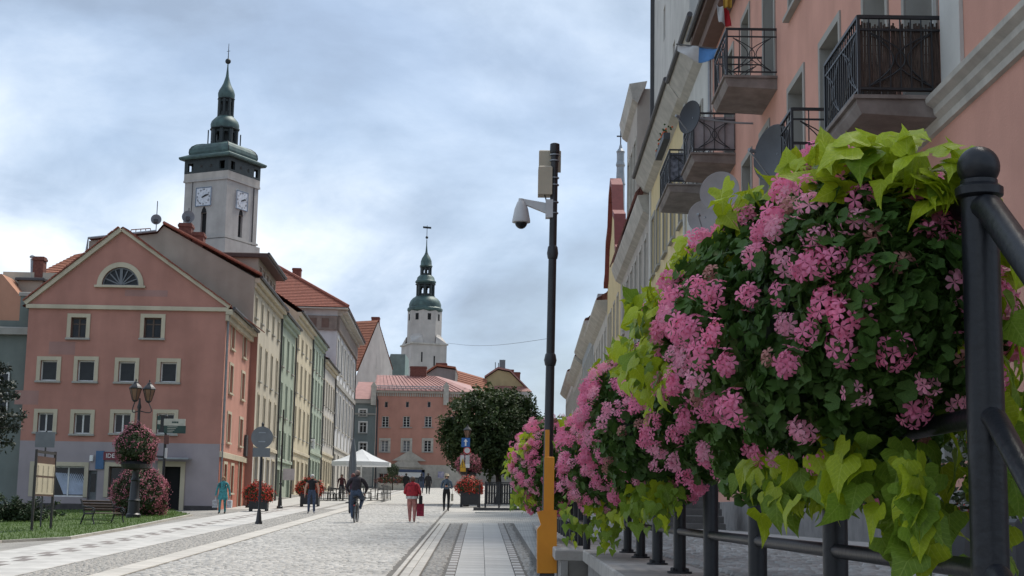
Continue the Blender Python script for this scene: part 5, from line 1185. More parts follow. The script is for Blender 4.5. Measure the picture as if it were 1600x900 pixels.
def terrace_steps():
    t = thing('entrance_steps','flight of grey steps before the houses on the terrace','steps',(3.6,35.0,CAPZ-.01))
    for k in range(5): m = MB(); m.bbox(0,1.5,.32*k,2.2,.17*k,.17*(k+1)-.004,.015); m.build('step', mat('dark_step',(0.13,0.125,0.12),.9,(0.09,0.088,0.085),3,.3,30), t)
    p = PX(1585,760,4.4); q = thing('terrace_tub','dark square tub of long grass near the right edge','planter',(3.25,9.0,CAPZ)); m = MB(); m.bbox(-.3,.3,-.3,.3,0,.36,.02); m.build('tub', M_GUTTER, q)
    gm = MB()
    for k in range(160):
        a = random.uniform(0,2*pi); r = random.uniform(0,.22); L = random.uniform(.3,.6); x,y = r*cos(a), r*sin(a); dx,dy = cos(a)*L*.6+random.gauss(0,.06), sin(a)*L*.6+random.gauss(0,.06)
        gm.tube([(x,y,.34),(x+dx*.4,y+dy*.4,.34+L*.8),(x+dx,y+dy,.34+L*.75)],[.006,.005,.001],3,False)
    stuff(gm.build('grass_tuft', mat('tub_grass',(0.10,0.15,0.05),.7,trans=.2), q))
terrace_steps()

# ================================================================== CCTV pole
M_ORANGE = mat('orange_steel',(0.70,0.27,0.012),.45,(0.62,0.23,0.01),3,.05,20); M_CREAMBOX = mat('cream_plastic',(0.46,0.40,0.30),.6,(0.38,0.33,0.25),2); M_CAMW = mat('camera_white',(0.55,0.55,0.55),.45)
def cctv():
    Y = 16.0; bx = P(854,760,Y).x; base = g(bx,Y); t = thing('camera_pole','tall slim black pole with a dome camera and two cream boxes','camera pole',(bx,Y,base)); k = Y/FPX
    top = P(867,228,Y); Z = lambda v: P(862,v,Y).z-base; lean = (top.x-bx)/(top.z-base)
    X = lambda z: lean*z
    p = MB(); prof = [(0,.085),(1.0,.08),(1.05,.06),(Z(572),.052),(Z(571),.062),(Z(563),.075),(Z(554),.062),(Z(552),.05),(Z(405),.048),(Z(404),.058),(Z(396),.068),(Z(386),.058),(Z(384),.046),(Z(225),.042)]
    prof = [(z,r) for z,r in prof]; p.tube([(X(z),0,z) for z,r in prof],[r*.92 for z,r in prof],16); p.build('pole', M_IRON, t, angle=30)
    cap = MB(); z = Z(232); cap.lathe([(.05,-.0),(.055,.02),(.052,.1),(.03,.11)],14,(X(z),0,z-.05)); cap.build('cap', M_IRON, t, angle=30)
    def bxx(u0,u1,v0,v1,y0,y1,name,m,b=.03):
        a = P(u0,v1,Y); c = P(u1,v0,Y); q = MB(); q.bbox(a.x-bx,c.x-bx,y0,y1,a.z-base,c.z-base,b); return q.build(name,m,t)
    bxx(842,877,233,266,.05,.10,'antenna_panel',M_CREAMBOX,.012); bxx(840.5,863,260.5,305,-.07,.13,'equipment_box',M_CREAMBOX,.02)
    s = MB()
    for v in (243,252,279,290,317,334): s.lathe([(.055,0),(.055,.012)],14,(X(Z(v)),0,Z(v)))
    stuff(s.build('steel_band', M_ZINC, t))
    arm = MB(); a = P(861,327,Y); e = P(815,315,Y); a = a-t.location; e = e-t.location
    arm.prism([(a.x-.02,-.03,a.z-.06),(a.x-.02,-.03,a.z+.06),(e.x,-.025,e.z+.03),(e.x,-.025,e.z-.02)],(0,.06,0)); arm.box(a.x-.06,a.x+.02,-.06,.06,a.z-.10,a.z+.10); arm.tube([(e.x,0,e.z+.03),(e.x-.01,0,e.z-.06)],.035,10); ao = arm.build('camera_arm', M_CAMW, t)
    c = P(814.5,335,Y)-t.location; d = MB(); r = .092; d.lathe([(.03,.16),(.05,.13),(.075,.06),(.09,-.02),(.10,-.07),(.10,-.09),(.07,-.095)][::-1],20,(c.x,0,c.z)); d.build('camera_housing', M_CAMW, t, angle=50)
    l = MB(); l.sphere((c.x,0,c.z-.095),.068,16,10); l.build('camera_dome', M_GLASS, t, True)
    w = MB(); b0 = P(858,300,Y)-t.location; w.tube([(b0.x-.05,-.02,b0.z-.03),(b0.x-.02,-.04,b0.z-.15),(b0.x-.01,-.03,b0.z-.22)],.008,5); w.build('cable', M_GUTTER, t)
    # orange cabinet on the pole
    q = thing('orange_cabinet','orange steel cabinet and upright fixed in front of the camera pole','cabinet',(bx,Y-.16,base)); loc = q.location; Yc = Y-.16
    def L(u,v): p_ = P(u,v,Yc)-loc; return p_
    m = MB(); out = [(838,798),(869,797),(869,895),(838,895)]; pts = [L(u,v) for u,v in ((839,800),(850,797),(869.5,797),(869.5,895),(839,895),(839,827),(845,820))]
    m.prism([(p_.x,-.12,p_.z) for p_ in pts],(0,.22,0)); m.build('cabinet_body', M_ORANGE, q)
    s = MB(); a = L(850,800); b = L(858.5,672); s.box(a.x,b.x,-.06,.03,a.z-.002,b.z); s.build('upright', M_ORANGE, q); a = L(849,799); b = L(866,714); s = MB(); s.bbox(a.x,b.x,-.09,-.062,a.z,b.z,.01); s.build('sleeve', M_ORANGE, q)
    f = MB(); a = L(843,895); b = L(866,895); f.box(a.x,b.x,-.10,.08,0,a.z-.004); f.build('foot', M_GUTTER, q)
cctv()

# ================================================================== left side street furniture
def lathe_post(t, prof, name='post', m=None, n=14):
    b = MB(); b.lathe(prof, n, (0,0,0)); return b.build(name, m or M_IRON, t, angle=35)
M_LAMPGL = mat('amber_lamp_glass',(0.32,0.19,0.13),.2,(0.22,0.13,0.09),3,trans=.3)
def lantern_head(t, x, y, z, s=1.0):
    b = MB(); b.lathe([(.06*s,0),(.13*s,.05*s),(.14*s,.09*s)],6,(x,y,z)); b.lathe([(.30*s,.62*s),(.33*s,.66*s),(.27*s,.74*s),(.12*s,.88*s),(.10*s,.94*s),(.04*s,.97*s),(.03*s,1.08*s),(.002,1.12*s)],6,(x,y,z))
    for j in range(6): a = j*pi/3; b.tube([(x+.14*s*cos(a),y+.14*s*sin(a),z+.09*s),(x+.29*s*cos(a),y+.29*s*sin(a),z+.63*s)],.014*s,4)
    o = b.build('lantern', M_IRON, t); g_ = MB(); g_.lathe([(.125*s,.09*s),(.272*s,.62*s)],6,(x,y,z)); g_.build('lantern_glass', M_LAMPGL, o)
def double_lamp():
    p = G(208,811); t = thing('street_lamp','black cast iron lamp post with two lanterns before the pink house','street lamp',p); k = p.y/FPX; Z = lambda v: P(211,v,p.y).z-p.z
    lathe_post(t,[(.30,0),(.30,.18),(.24,.24),(.22,.7),(.26,.74),(.20,.82),(.17,1.5),(.20,1.54),(.15,1.62),(.11,1.9),(.13,1.94),(.085,2.0),(.07,3.0),(.065,Z(668)),(.10,Z(664)),(.06,Z(658)),(.055,Z(640)),(.09,Z(636)),(.05,Z(630)),(.03,Z(622))])
    z = Z(628)
    b = MB()
    for dx in (-.19,.33): b.tube(arc_pts((0,0,z-.35),(dx,.0 if dx < 0 else .12,z),(dx*.9,0,-.22),8),.022,6)
    b.build('arm', M_IRON, t); lantern_head(t,-.19,0,z,.85); lantern_head(t,.33,.12,z-.02,.85)
    return p, t
LAMP_P, LAMP_T = double_lamp()
def info_board():
    a, b = G(49,833), G(79,829); t = thing('notice_board','notice board with two cream timetable sheets on dark posts','notice board',a,atan2(b.y-a.y,b.x-a.x)); W = (Vector((b.x-a.x,b.y-a.y))).length; H = P(57,702,a.y).z-a.z
    m = mat('dark_board_metal',(0.035,0.03,0.028),.5)
    for x in (0,W): q = MB(); q.box(x-.035,x+.035,-.035,.035,-.1,H); q.build('post', m, t)
    q = MB(); q.box(.036,W-.036,-.03,.03,H-.10,H-.02); q.build('top_bar', m, t)
    z0 = P(62,775,a.y).z-a.z; pn = MB(); pn.box(.037,W-.037,-.02,.02,z0,H-.2); po = pn.build('panel', mat('brown_panel_paint',(0.10,0.05,0.035),.6), t)
    for (za,zb) in ((z0+.06,(z0+H)/2-.14),((z0+H)/2-.08,H-.42)):
        s = MB(); s.box(.07,W-.07,-.026,-.021,za,zb); so = s.build('sheet', mat('cream_sheet',(0.52,0.46,0.34),.8,(0.45,0.40,0.30),3), po)
    ln = MB()
    for za in np.linspace(z0+.12,H-.5,34):
        for xx in np.linspace(.12,W-.25,4): ln.box(float(xx),float(xx)+.09+.05*random.random(),-.0285,-.0265,float(za),float(za)+.012)
    stuff(ln.build('printed_lines', mat('print_grey',(0.22,0.19,0.15),.8), po))
    # blank sign seen from behind
    p = G(63,826); t = thing('blank_sign','grey rectangular sign seen from behind above the notice board','sign',p); z = lambda v: P(63,v,p.y).z-p.z; k = p.y/FPX
    q = MB(); q.tube([(0,0,-.1),(0,0,z(673))],.03,8); q.build('post', M_GUTTER, t); q = MB(); q.box(-16*k,14.5*k,-.06,-.035,z(699),z(675)); q.build('panel', M_SIGNBACK, t)
info_board()
def bench(loc, rz, label, copy_of=None):
    if copy_of is None:
        t = thing('park_bench', label, 'bench', loc, rz, 'cast iron benches by the lawn'); W = 1.5
        for k in range(5): s = MB(); s.bbox(.03,W-.03,.06+.085*k,.06+.085*k+.07,.43,.465,.01); s.build('seat_slat', M_WOOD, t)
        for k in range(4): s = MB(); z = .53+.095*k; y = .50+.05*k; s.bar((.03,y,z+.035),(W-.03,y,z+.035),.03,.075,up=(0,-.3,1)); s.build('back_slat', M_WOOD, t)
        for x in (0,W):
            f = MB(); f.tube([(x,-.05,0),(x,.02,.12),(x,.09,.30),(x,.05,.42),(x,.06,.44)],.026,6); f.tube([(x,.66,0),(x,.58,.18),(x,.48,.42),(x,.54,.62),(x,.68,.93)],.028,6); f.tube([(x,.04,.42),(x,.5,.42)],.026,6)
            f.tube([(x,.06,.42),(x,.0,.5),(x,.03,.60),(x,.12,.64),(x,.3,.65),(x,.56,.68)],.026,6); f.tube([(x,.12,.46),(x,.06,.53),(x,.12,.6),(x,.19,.54),(x,.14,.50)],.016,5); f.build('iron_end', M_IRON, t, angle=40)
        s = MB(); s.tube([(0,.5,.2),(1.5,.5,.2)],.014,6); s.build('stretcher', M_IRON, t)
        return t
    r = copy_of.copy(); col.objects.link(r); r.location = loc; r.rotation_euler = (0,0,rz); r['label'] = label
    for ch in copy_of.children: c = ch.copy(); col.objects.link(c); c.parent = r
    return r
bp = G(150,818); b1 = bench(bp, radians(62), 'dark wooden bench with iron scroll arms beside the lamp post')
b1.location = G(141,822) + Vector((.1,.1,0))
bq = G(-14,842); bench(bq, radians(180), 'second bench barely showing at the left edge', b1)
def print_bars(o, m, rows, y):
    """lines of print too small to read"""
    b = MB()
    for x0,x1,z0,z1 in rows:
        x = x0
        while x < x1: w = random.uniform(.6,1.0)*(z1-z0); b.box(x,min(x1,x+w),y-.002,y,z0,z1); x += w*1.18
    stuff(b.build('printed_line', m, o))
def finger_post():
    p = GY(252,64); t = thing('finger_post','black signpost with green and white direction boards before the door','signpost',p); z = lambda v: P(253,v,p.y).z-p.z; k = p.y/FPX
    lathe_post(t,[(.09,0),(.09,.3),(.06,.4),(.055,z(652)),(.07,z(650)),(.02,z(647))])
    mg = mat('sign_green',(0.02,0.055,0.045),.5); mw = mat('sign_cream',(0.48,0.47,0.40),.6)
    def board(u0,u1,v0,v1,m,name='direction_board',rz=0.0,dy=-.07):
        a = P(u0,v1,p.y)-p; b = P(u1,v0,p.y)-p; q = MB(); q.bbox(0,b.x-a.x,-.02,.02,0,b.z-a.z,.006); o = q.build(name,m,t,loc=(a.x,dy,a.z),rot=(0,0,rz)); return o, b.x-a.x, b.z-a.z
    o,w,h = board(256.5,290.5,655,665,mw); print_bars(o,mg,[(w*.38,w*.68,h*.36,h*.62)],-.0225)
    o2,w,h = board(256.5,291,665.5,677,mg); print_bars(o2,mw,[(w*.16,w*(.62-.07*k_),h*(.80-.22*k_),h*(.88-.22*k_)) for k_ in range(4)],-.0225)
    board(245.5,251.5,650,671,mg); o3,w,h = board(247,251.5,657,663,mw,dy=-.10); board(257,265,680,694,mat('brown_board',(0.13,0.05,0.04),.6)); 
    b = MB(); b.tube([(-.0,0,z(714)),(-.45,-.05,z(714)+.02)],.05,6); b.build('side_arm', M_IRON, t)
    s = MB(); s.box(.03,.12,-.12,-.05,z(716),z(700)); s.build('small_plate', M_CAMW, t)
finger_post()
def round_sign():
    p = G(404,820); t = thing('round_sign','round road sign and plate seen from behind on a black post','road sign',p); z = lambda v: P(405,v,p.y).z-p.z; k = p.y/FPX
    lathe_post(t,[(.13,0),(.13,.08),(.10,.15),(.075,.4),(.06,.5),(.045,.55),(.042,z(664)),(.05,z(662)),(.002,z(659))])
    d = MB(); d.tube([(0,-.04,z(683.5)),(0,-.065,z(683.5))],17*k,28); d.build('disc', M_SIGNBACK, t, angle=40)
    r = MB(); r.box(-13.5*k,13.5*k,-.075,-.05,z(714),z(700)); r.build('plate', M_SIGNBACK, t)
    c = MB(); [c.box(-.12,.12,-.08,-.04,z(v)-.02,z(v)+.02) for v in (676,690)]; c.build('clamp', M_ZINC, t)
    rg = MB(); rg.lathe([(.09,0),(.09,.05)],12,(0,0,z(778))); rg.build('collar', M_IRON, t)
round_sign()
def bollard(p, label, h=1.35):
    t = thing('bollard', label, 'bollard', p, 0, 'black bollards along the left pavement'); lathe_post(t,[(.16,0),(.16,.10),(.11,.16),(.09,.5),(.10,.53),(.075,.58),(.055,h-.15),(.075,h-.12),(.075,h-.08),(.03,h)]); return t
bollard(G(437,795),'black bollard standing left of the man in the black shirt'); bollard(GY(388,78),'black bollard half hidden behind the red flower tub',1.2)
def flag_post():
    p = GY(437,82); t = thing('banner_pole','thin pole with hanging baskets and a small banner by the green house','pole',p); z = lambda v: P(437,v,82).z-p.z
    b = MB(); b.tube([(0,0,0),(0,0,z(640))],[.06,.04],8); b.build('pole', M_IRON, t); s = MB(); s.box(.1,.75,-.02,.02,z(750),z(732)); s.build('banner', M_CAMW, t)
flag_post()
# shop signs on the left row
def left_signs():
    for (u0,u1,v0,v1,Y,m,lab,tx,tm_) in ((443,453,683,704,107,mat('faded_red_sign',(0.36,0.05,0.055),.6),'square red sign jutting out over the yellow house shop',None,None),
                               (475,492,686,701,121,M_WHITE,'white hanging sign with dark letters on the mint house','APTEKA',mat('ink_dark',(0.03,0.03,0.035),.6)),
                               (497,506,687,699,132,M_WHITE,'smaller white sign on the lower cream house','OPTYK',MATS.get('ink_dark')),
                               (430,441,698,712,99,M_WHITE,'white shop sign behind leaves on the sage green house',None,None)):
        a = P(u0,v1,Y); b = P(u1,v0,Y); t = thing('shop_sign',lab,'sign',a); q = MB(); q.bbox(0,b.x-a.x,-.06,.06,0,b.z-a.z,.01); q.build('board', m, t)
        br = MB(); br.tube([(-.6,0,b.z-a.z+.05),(b.x-a.x,0,b.z-a.z+.05)],.03,6); br.build('bracket', M_IRON, t)
        w_, h_ = b.x-a.x, b.z-a.z
        if tx: print_bars(t, MATS['ink_dark'], [(w_*.16,w_*.86,h_*.70,h_*.82),(w_*.32,w_*.44,h_*.38,h_*.58),(w_*.52,w_*.64,h_*.38,h_*.58),(w_*.18,w_*.84,h_*.14,h_*.24)], -.062)
left_signs()

# ================================================================== right of centre: sign lamp, barrier
def sign_lamp():
    p = GY(728,79); t = thing('sign_lamp','lamp post carrying blue one way, round and yellow warning signs','street lamp',p); k = p.y/FPX; Z = lambda v: P(729,v,p.y).z-p.z
    lathe_post(t,[(.16,0),(.16,.2),(.10,.3),(.08,1.4),(.06,1.5),(.05,Z(684))]); lantern_head(t,0,0,Z(686),.72)
    def pl(u0,u1,v0,v1,m,name,dy=-.09): a = P(u0,v1,p.y)-p; b = P(u1,v0,p.y)-p; q = MB(); q.box(a.x,b.x,dy-.01,dy+.01,a.z,b.z); return q.build(name,m,t), a, b
    blue = mat('sign_blue',(0.02,0.13,0.42),.4); o,a,b = pl(721,734.5,684.5,698.5,blue,'one_way_sign'); cx = (a.x+b.x)/2; h = b.z-a.z
    ar = MB(); ar.prism([(cx-.04,-.106,a.z+.06),(cx+.04,-.106,a.z+.06),(cx+.04,-.106,b.z-.2),(cx+.11,-.106,b.z-.2),(cx,-.106,b.z-.05),(cx-.11,-.106,b.z-.2),(cx-.04,-.106,b.z-.2)],(0,.005,0)); ar.build('arrow', M_WHITE, o)
    z = Z(704); d = MB(); d.tube([(0,-.085,z),(0,-.10,z)],5.8*k,24); d.build('round_sign', mat('sign_red',(0.50,0.03,0.035),.4), t, angle=40); d = MB(); d.tube([(0,-.1005,z),(0,-.106,z)],4.4*k,24); d.build('round_sign_face', mat('sign_white',(0.62,0.62,0.62),.5), t, angle=40)
    pl(719,725.5,711.5,726,M_CAMW,'small_plate'); pl(727,734,711.5,731,M_CAMW,'small_plate'); pl(727,734,725,731,M_WHITE,'small_plate',-.115)
    yel = mat('sign_yellow',(0.62,0.36,0.02),.5); a = P(718.5,730.5,p.y)-p; b = P(728,730.5,p.y)-p; c = P(723.2,716,p.y)-p
    q = MB(); q.prism([(a.x,-.14,a.z),(b.x,-.14,b.z),(c.x,-.14,c.z)],(0,.015,0)); w = q.build('warning_triangle', yel, t); e = MB(); e.box(c.x-.018,c.x+.018,-.146,-.141,a.z+.12,c.z-.16); e.box(c.x-.018,c.x+.018,-.146,-.141,a.z+.05,a.z+.09); e.build('exclamation_mark', M_IRON, w)
    pl(719,728,731,737,yel,'warning_plate',-.13)
sign_lamp()
def barrier():
    a = GY(758,71); b = GY(818,71); W = b.x-a.x; t = thing('terrace_barrier','black iron fence on a low dark platform right of the red flowers','fence',a)
    Z = lambda v: P(785,v,71).z-a.z
    pf = MB(); pf.bbox(-.55,W+.6,-.35,2.4,-.35,.13,.02); pf.build('platform', mat('dark_platform',(0.085,0.08,0.078),.8,(0.06,0.057,0.055),3), t)
    ps = MB()
    for x in (0,.36*W,.72*W,W): q = MB(); q.box(x-.04,x+.04,-.04,.04,.132,1.36); q.build('post', M_IRON, t)
    for z in (1.32,.82,.34): q = MB(); q.box(0.042,W-.042,-.018,.018,z-.02,z+.02); q.build('rail', M_IRON, t)
    n = int(W/.12)
    for k in range(n):
        x = W*(k+.5)/n; q = MB(); q.box(x-.054,x+.054,.05,.07,.30,1.28); q.build('slat', M_IRON, t)
    # white stone edge in front
    e = thing('stone_edge','long white stone kerb before the black fence','kerb',GY(742,66)); L = GY(830,66).x-e.location.x; q = MB(); q.bbox(0,L,0,.45,-.2,.07,.02); q.build('kerb', M_SLAB, e)
    q = thing('thin_post','thin black post beside the red flower tub','post',GY(749,72)); lathe_post(q,[(.06,0),(.05,.1),(.035,.15),(.035,1.15),(.05,1.18),(.02,1.24)])
barrier()

# ================================================================== café
M_CANVAS = mat('white_canvas',(0.72,0.74,0.76),.8,(0.66,0.68,0.70),1.5,trans=.25); M_CLOSED = mat('grey_canvas',(0.17,0.195,0.22),.85,(0.12,0.14,0.16),4,stretch=(3,3,.3),trans=.05)
def cafe():
    Y = 105; p = GY(563,Y); t = thing('white_parasol','big open white canvas parasol over the café tables','parasol',p); k = Y/FPX; Z = lambda v: P(563,v,Y).z-p.z
    R = 48*k; n = 8; zt, ze = Z(702), Z(722); c = MB(); ring = []
    for q,(f,zz) in enumerate(((.02,zt),(.35,zt-(zt-ze)*.42),(.7,zt-(zt-ze)*.78),(1.0,ze))):
        ring.append([(R*f*cos(2*pi*j/n+pi/8),R*f*sin(2*pi*j/n+pi/8),zz) for j in range(n)])
    vs = [v for r in ring for v in r]+[(x,y,z-.28) for x,y,z in ring[-1]]; fs = [(i*n+j,i*n+(j+1)%n,(i+1)*n+(j+1)%n,(i+1)*n+j) for i in range(4) for j in range(n)]
    c.add(vs,fs); c.build('canopy', M_CANVAS, t)
    q = MB(); q.tube([(0,0,0),(0,0,zt)],.05,8); q.build('pole', M_WHITE, t); q = MB(); q.bbox(-.4,.4,-.4,.4,0,.1,.02); q.build('base', M_SIGNBACK, t)
    for j in range(n): a = 2*pi*j/n+pi/8; q = MB(); q.tube([(0,0,zt-.1),(R*cos(a)*.98,R*sin(a)*.98,ze-.03)],.02,5); q.build('rib', M_WHITE, t)
    Y = 88; p = GY(549,Y); t = thing('closed_parasol','folded grey parasol standing behind the cyclist','parasol',p); Z = lambda v: P(549,v,Y).z-p.z; k = Y/FPX
    q = MB(); q.lathe([(2.5*k,Z(772)),(5.2*k,Z(766)),(6.5*k,Z(745)),(6.2*k,Z(725)),(4.2*k,Z(702)),(2.2*k,Z(690)),(.8*k,Z(684))],10,(0,0,0)); q.build('folded_canopy', M_CLOSED, t, angle=60); q = MB(); q.tube([(0,0,0),(0,0,Z(683))],.04,8); q.build('pole', M_SIGNBACK, t)
    q = MB(); q.lathe([(.35,0),(.35,.08),(.06,.12)],14,(0,0,0)); q.build('base', M_SIGNBACK, t)
    # tables and chairs
    def chair(p, rz, lab, src=None):
        if src is None:
            t = thing('cafe_chair',lab,'chair',p,rz,'black café chairs'); 
            s = MB(); s.bbox(-.22,.22,-.22,.22,.43,.47,.01); s.build('seat', M_IRON, t)
            for x in (-.2,.2):
                for y in (-.2,.2): q = MB(); q.tube([(x,y,0),(x*.95,y*.95,.43)],.017,5); q.build('leg', M_IRON, t)
            b = MB(); b.bbox(-.22,.22,.19,.22,.55,.90,.01); b.tube([(-.2,.205,.47),(-.2,.205,.56)],.017,5); b.tube([(.2,.205,.47),(.2,.205,.56)],.017,5); b.build('backrest', M_IRON, t); return t
        r = src.copy(); col.objects.link(r); r.location = p; r.rotation_euler = (0,0,rz); r['label'] = lab
        for ch in src.children: c = ch.copy(); col.objects.link(c); c.parent = r
        return r
    c0 = None; spots = []
    for i,(u,Y) in enumerate(((512,96),(525,97),(536,95),(579,96),(590,97),(520,102),(532,101),(586,103))):
        p = GY(u,Y); t = thing('cafe_table','dark square café table, '+['leftmost under the parasol','left of the folded parasol','just left of the cyclist','just right of the cyclist','beside the slatted panel','far left row under the parasol','behind the folded parasol','far right under the parasol'][i],'table',p,0,'café tables')
        q = MB(); q.bbox(-.38,.38,-.38,.38,.72,.76,.01); q.build('tabletop', M_IRON, t); q = MB(); q.tube([(0,0,.04),(0,0,.72)],.03,8); q.build('stem', M_IRON, t); q = MB(); q.lathe([(.24,0),(.24,.03),(.05,.05)],12,(0,0,0)); q.build('foot', M_IRON, t)
        for j,(dx,rz) in enumerate(((-.62,pi/2),(.62,-pi/2))):
            pp = GY(u,Y)+Vector((dx,random.uniform(-.15,.15),0)); pp.z = g(pp.x,pp.y); lab = 'black café chair on the '+('left' if j == 0 else 'right')+' of the table '+['leftmost under the parasol','left of the folded parasol','just left of the cyclist','just right of the cyclist','beside the slatted panel','in the far left row','behind the folded parasol','far right under the parasol'][i]
            c0_ = chair(pp, rz+random.gauss(0,.15), lab, c0); c0 = c0 or c0_
    # slatted panels
    a = GY(595,90); b = GY(608,97); t = thing('slatted_panel','black slatted café screen at the street edge','screen',a,atan2(b.y-a.y,b.x-a.x)); L = Vector((b.x-a.x,b.y-a.y)).length
    for z in (.08,1.0): q = MB(); q.box(0,L,-.02,.02,z,z+.05); q.build('rail', M_IRON, t)
    for k_ in range(14): x = L*(k_+.5)/14; q = MB(); q.box(x-.06,x+.06,-.03,-.021,.0,1.1); q.build('slat', M_IRON, t)
cafe()
def wires():
    for nm,lab,a,b,sag in (('overhead_wire','thin overhead wire crossing the sky right of the church tower',P(700,536,150),P(856,529,90),.35),):
        m = MB(); m.tube([a.lerp(b,i/16)-Vector((0,0,sag*sin(pi*i/16))) for i in range(17)],.012,4); tag(m.build(nm,M_GUTTER),lab,'wire')
wires()
# ================================================================== leaves, flowers, trees
def frames(nrm, spin):
    """orthonormal frames (k,3,3) whose z axis is nrm and whose x axis is spun"""
    n = nrm/np.linalg.norm(nrm,axis=1,keepdims=True); ref = np.where(np.abs(n[:,2:3]) < .9, np.array([[0,0,1.]]), np.array([[1.,0,0]]))
    x = np.cross(ref,n); x /= np.linalg.norm(x,axis=1,keepdims=True); y = np.cross(n,x); c, s = np.cos(spin)[:,None], np.sin(spin)[:,None]
    return np.stack([x*c+y*s, -x*s+y*c, n], axis=2)
def scatter(base_v, base_f, pts, nrm, size, spin=None):
    k = len(pts); spin = rng.uniform(0,2*np.pi,k) if spin is None else spin; R = frames(nrm,spin); bv = np.asarray(base_v)
    V = np.einsum('kij,vj->kvi', R, bv)*np.asarray(size)[:,None,None]+pts[:,None,:]
    F = (np.asarray(base_f)[None]+len(bv)*np.arange(k)[:,None,None]).reshape(-1,len(base_f[0])); return V.reshape(-1,3), F
def rnd_dirs(k): d = rng.normal(size=(k,3)); return d/np.linalg.norm(d,axis=1,keepdims=True)
QUADLEAF = ([(-.5,0,0),(0,-.28,.05),(.5,0,-.03),(0,.28,.05)], [(0,1,2,3)])
# rounded scalloped geranium leaf, slightly cupped
_a = np.linspace(0,2*np.pi,12,endpoint=False)+.3
GERL = ([(0,0,-.06)]+[((.5 if i%2==0 else .42)*np.cos(a),(.5 if i%2==0 else .42)*np.sin(a),.05+(.03 if i%3==0 else -.02)) for i,a in enumerate(_a)], [(0,1+i,1+(i+1)%12) for i in range(12) if i != 5])
# three lobed heart shaped leaf of the lime vine, folded along its rib
_o = [(0,-.06),(.20,-.20),(.40,-.14),(.50,.06),(.40,.24),(.30,.34),(.20,.58),(.07,.80),(0,1.0)]
LIME_V = [(0,y,-.10*y*y+0.0) for y in (-.06,.3,.65,1.0)]
def lime_mesh():
    rib = [(0,-.06,0),(0,.25,.015),(0,.6,-.03),(0,1.0,-.20)]; R = [(x,y,.10*x-.22*max(0,y-.3)**1.5-.45*max(0,x-.25)**1.3) for x,y in _o[1:-1]]; L = [(-x,y,z) for x,y,z in R]
    v = rib+R+L; f = []
    for s in (4,4+len(R)):
        q = list(range(s,s+len(R))); f += [(0,q[0],1),(q[0],q[1],1),(q[1],q[2],1),(q[2],q[3],1),(q[3],q[4],1),(1,q[4],2),(q[4],q[5],2),(q[5],q[6],2),(2,q[6],3)]
    f = [t if i < 9 else (t[0],t[2],t[1]) for i,t in enumerate(f)]
    return v, f
def leafmat(name, c, c2, rough=.45, trans=.3, objvar=.18):
    m = mat(name, c, rough, c2, 14, .12, 60, trans=trans, objvar=objvar, spec=.25); return m
def veined(name, c, c2, rib):
    """leaf with pale midrib and side veins laid out in the leaf's own space"""
    m = leafmat(name, c, c2, .42, .38, .18); nt = m.node_tree; N = nt.nodes.new; L = nt.links.new; b = nt.nodes['Principled BSDF']; src = b.inputs['Base Color'].links[0].from_socket
    tc = N('ShaderNodeTexCoord'); sp = N('ShaderNodeSeparateXYZ'); L(tc.outputs['Object'], sp.inputs[0])
    def mt(op, a, v):
        n = N('ShaderNodeMath'); n.operation = op
        for i, q in enumerate((a, v)):
            if q is None: continue
            if hasattr(q,'links'): L(q, n.inputs[i])
            else: n.inputs[i].default_value = q
        return n.outputs[0]
    ax = mt('ABSOLUTE', sp.outputs[0], None); mid = mt('LESS_THAN', ax, .014); fr = mt('FRACT', mt('MULTIPLY', mt('SUBTRACT', sp.outputs[1], mt('MULTIPLY', ax, .9)), 6.0), None); side = mt('LESS_THAN', fr, .09)
    v = mt('MULTIPLY', mt('MAXIMUM', mid, side), .45); mx = N('ShaderNodeMix'); mx.data_type = 'RGBA'; L(v, mx.inputs['Factor']); L(src, mx.inputs['A']); mx.inputs['B'].default_value = (*rib,1)
    for l in list(src.links):
        if l.to_node != mx: tgt = l.to_socket; nt.links.remove(l); L(mx.outputs['Result'], tgt)
    return m
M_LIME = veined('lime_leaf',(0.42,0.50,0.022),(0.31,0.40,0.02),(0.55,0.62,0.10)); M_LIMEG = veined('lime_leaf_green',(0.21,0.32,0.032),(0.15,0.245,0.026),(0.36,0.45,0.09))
M_GER = leafmat('geranium_leaf',(0.075,0.150,0.028),(0.042,0.090,0.018),.55,.25,.25); M_GERS = mat('geranium_foliage',(0.090,0.170,0.032),.55,(0.040,0.088,0.018),2.2,trans=.2,spec=.2,detail=8)
M_PETAL = mat('pink_petal',(0.90,0.31,0.48),.65,(0.84,0.22,0.38),30,trans=.4,objvar=.10,spec=.3); M_STEM = mat('flower_stem',(0.14,0.16,0.05),.6)
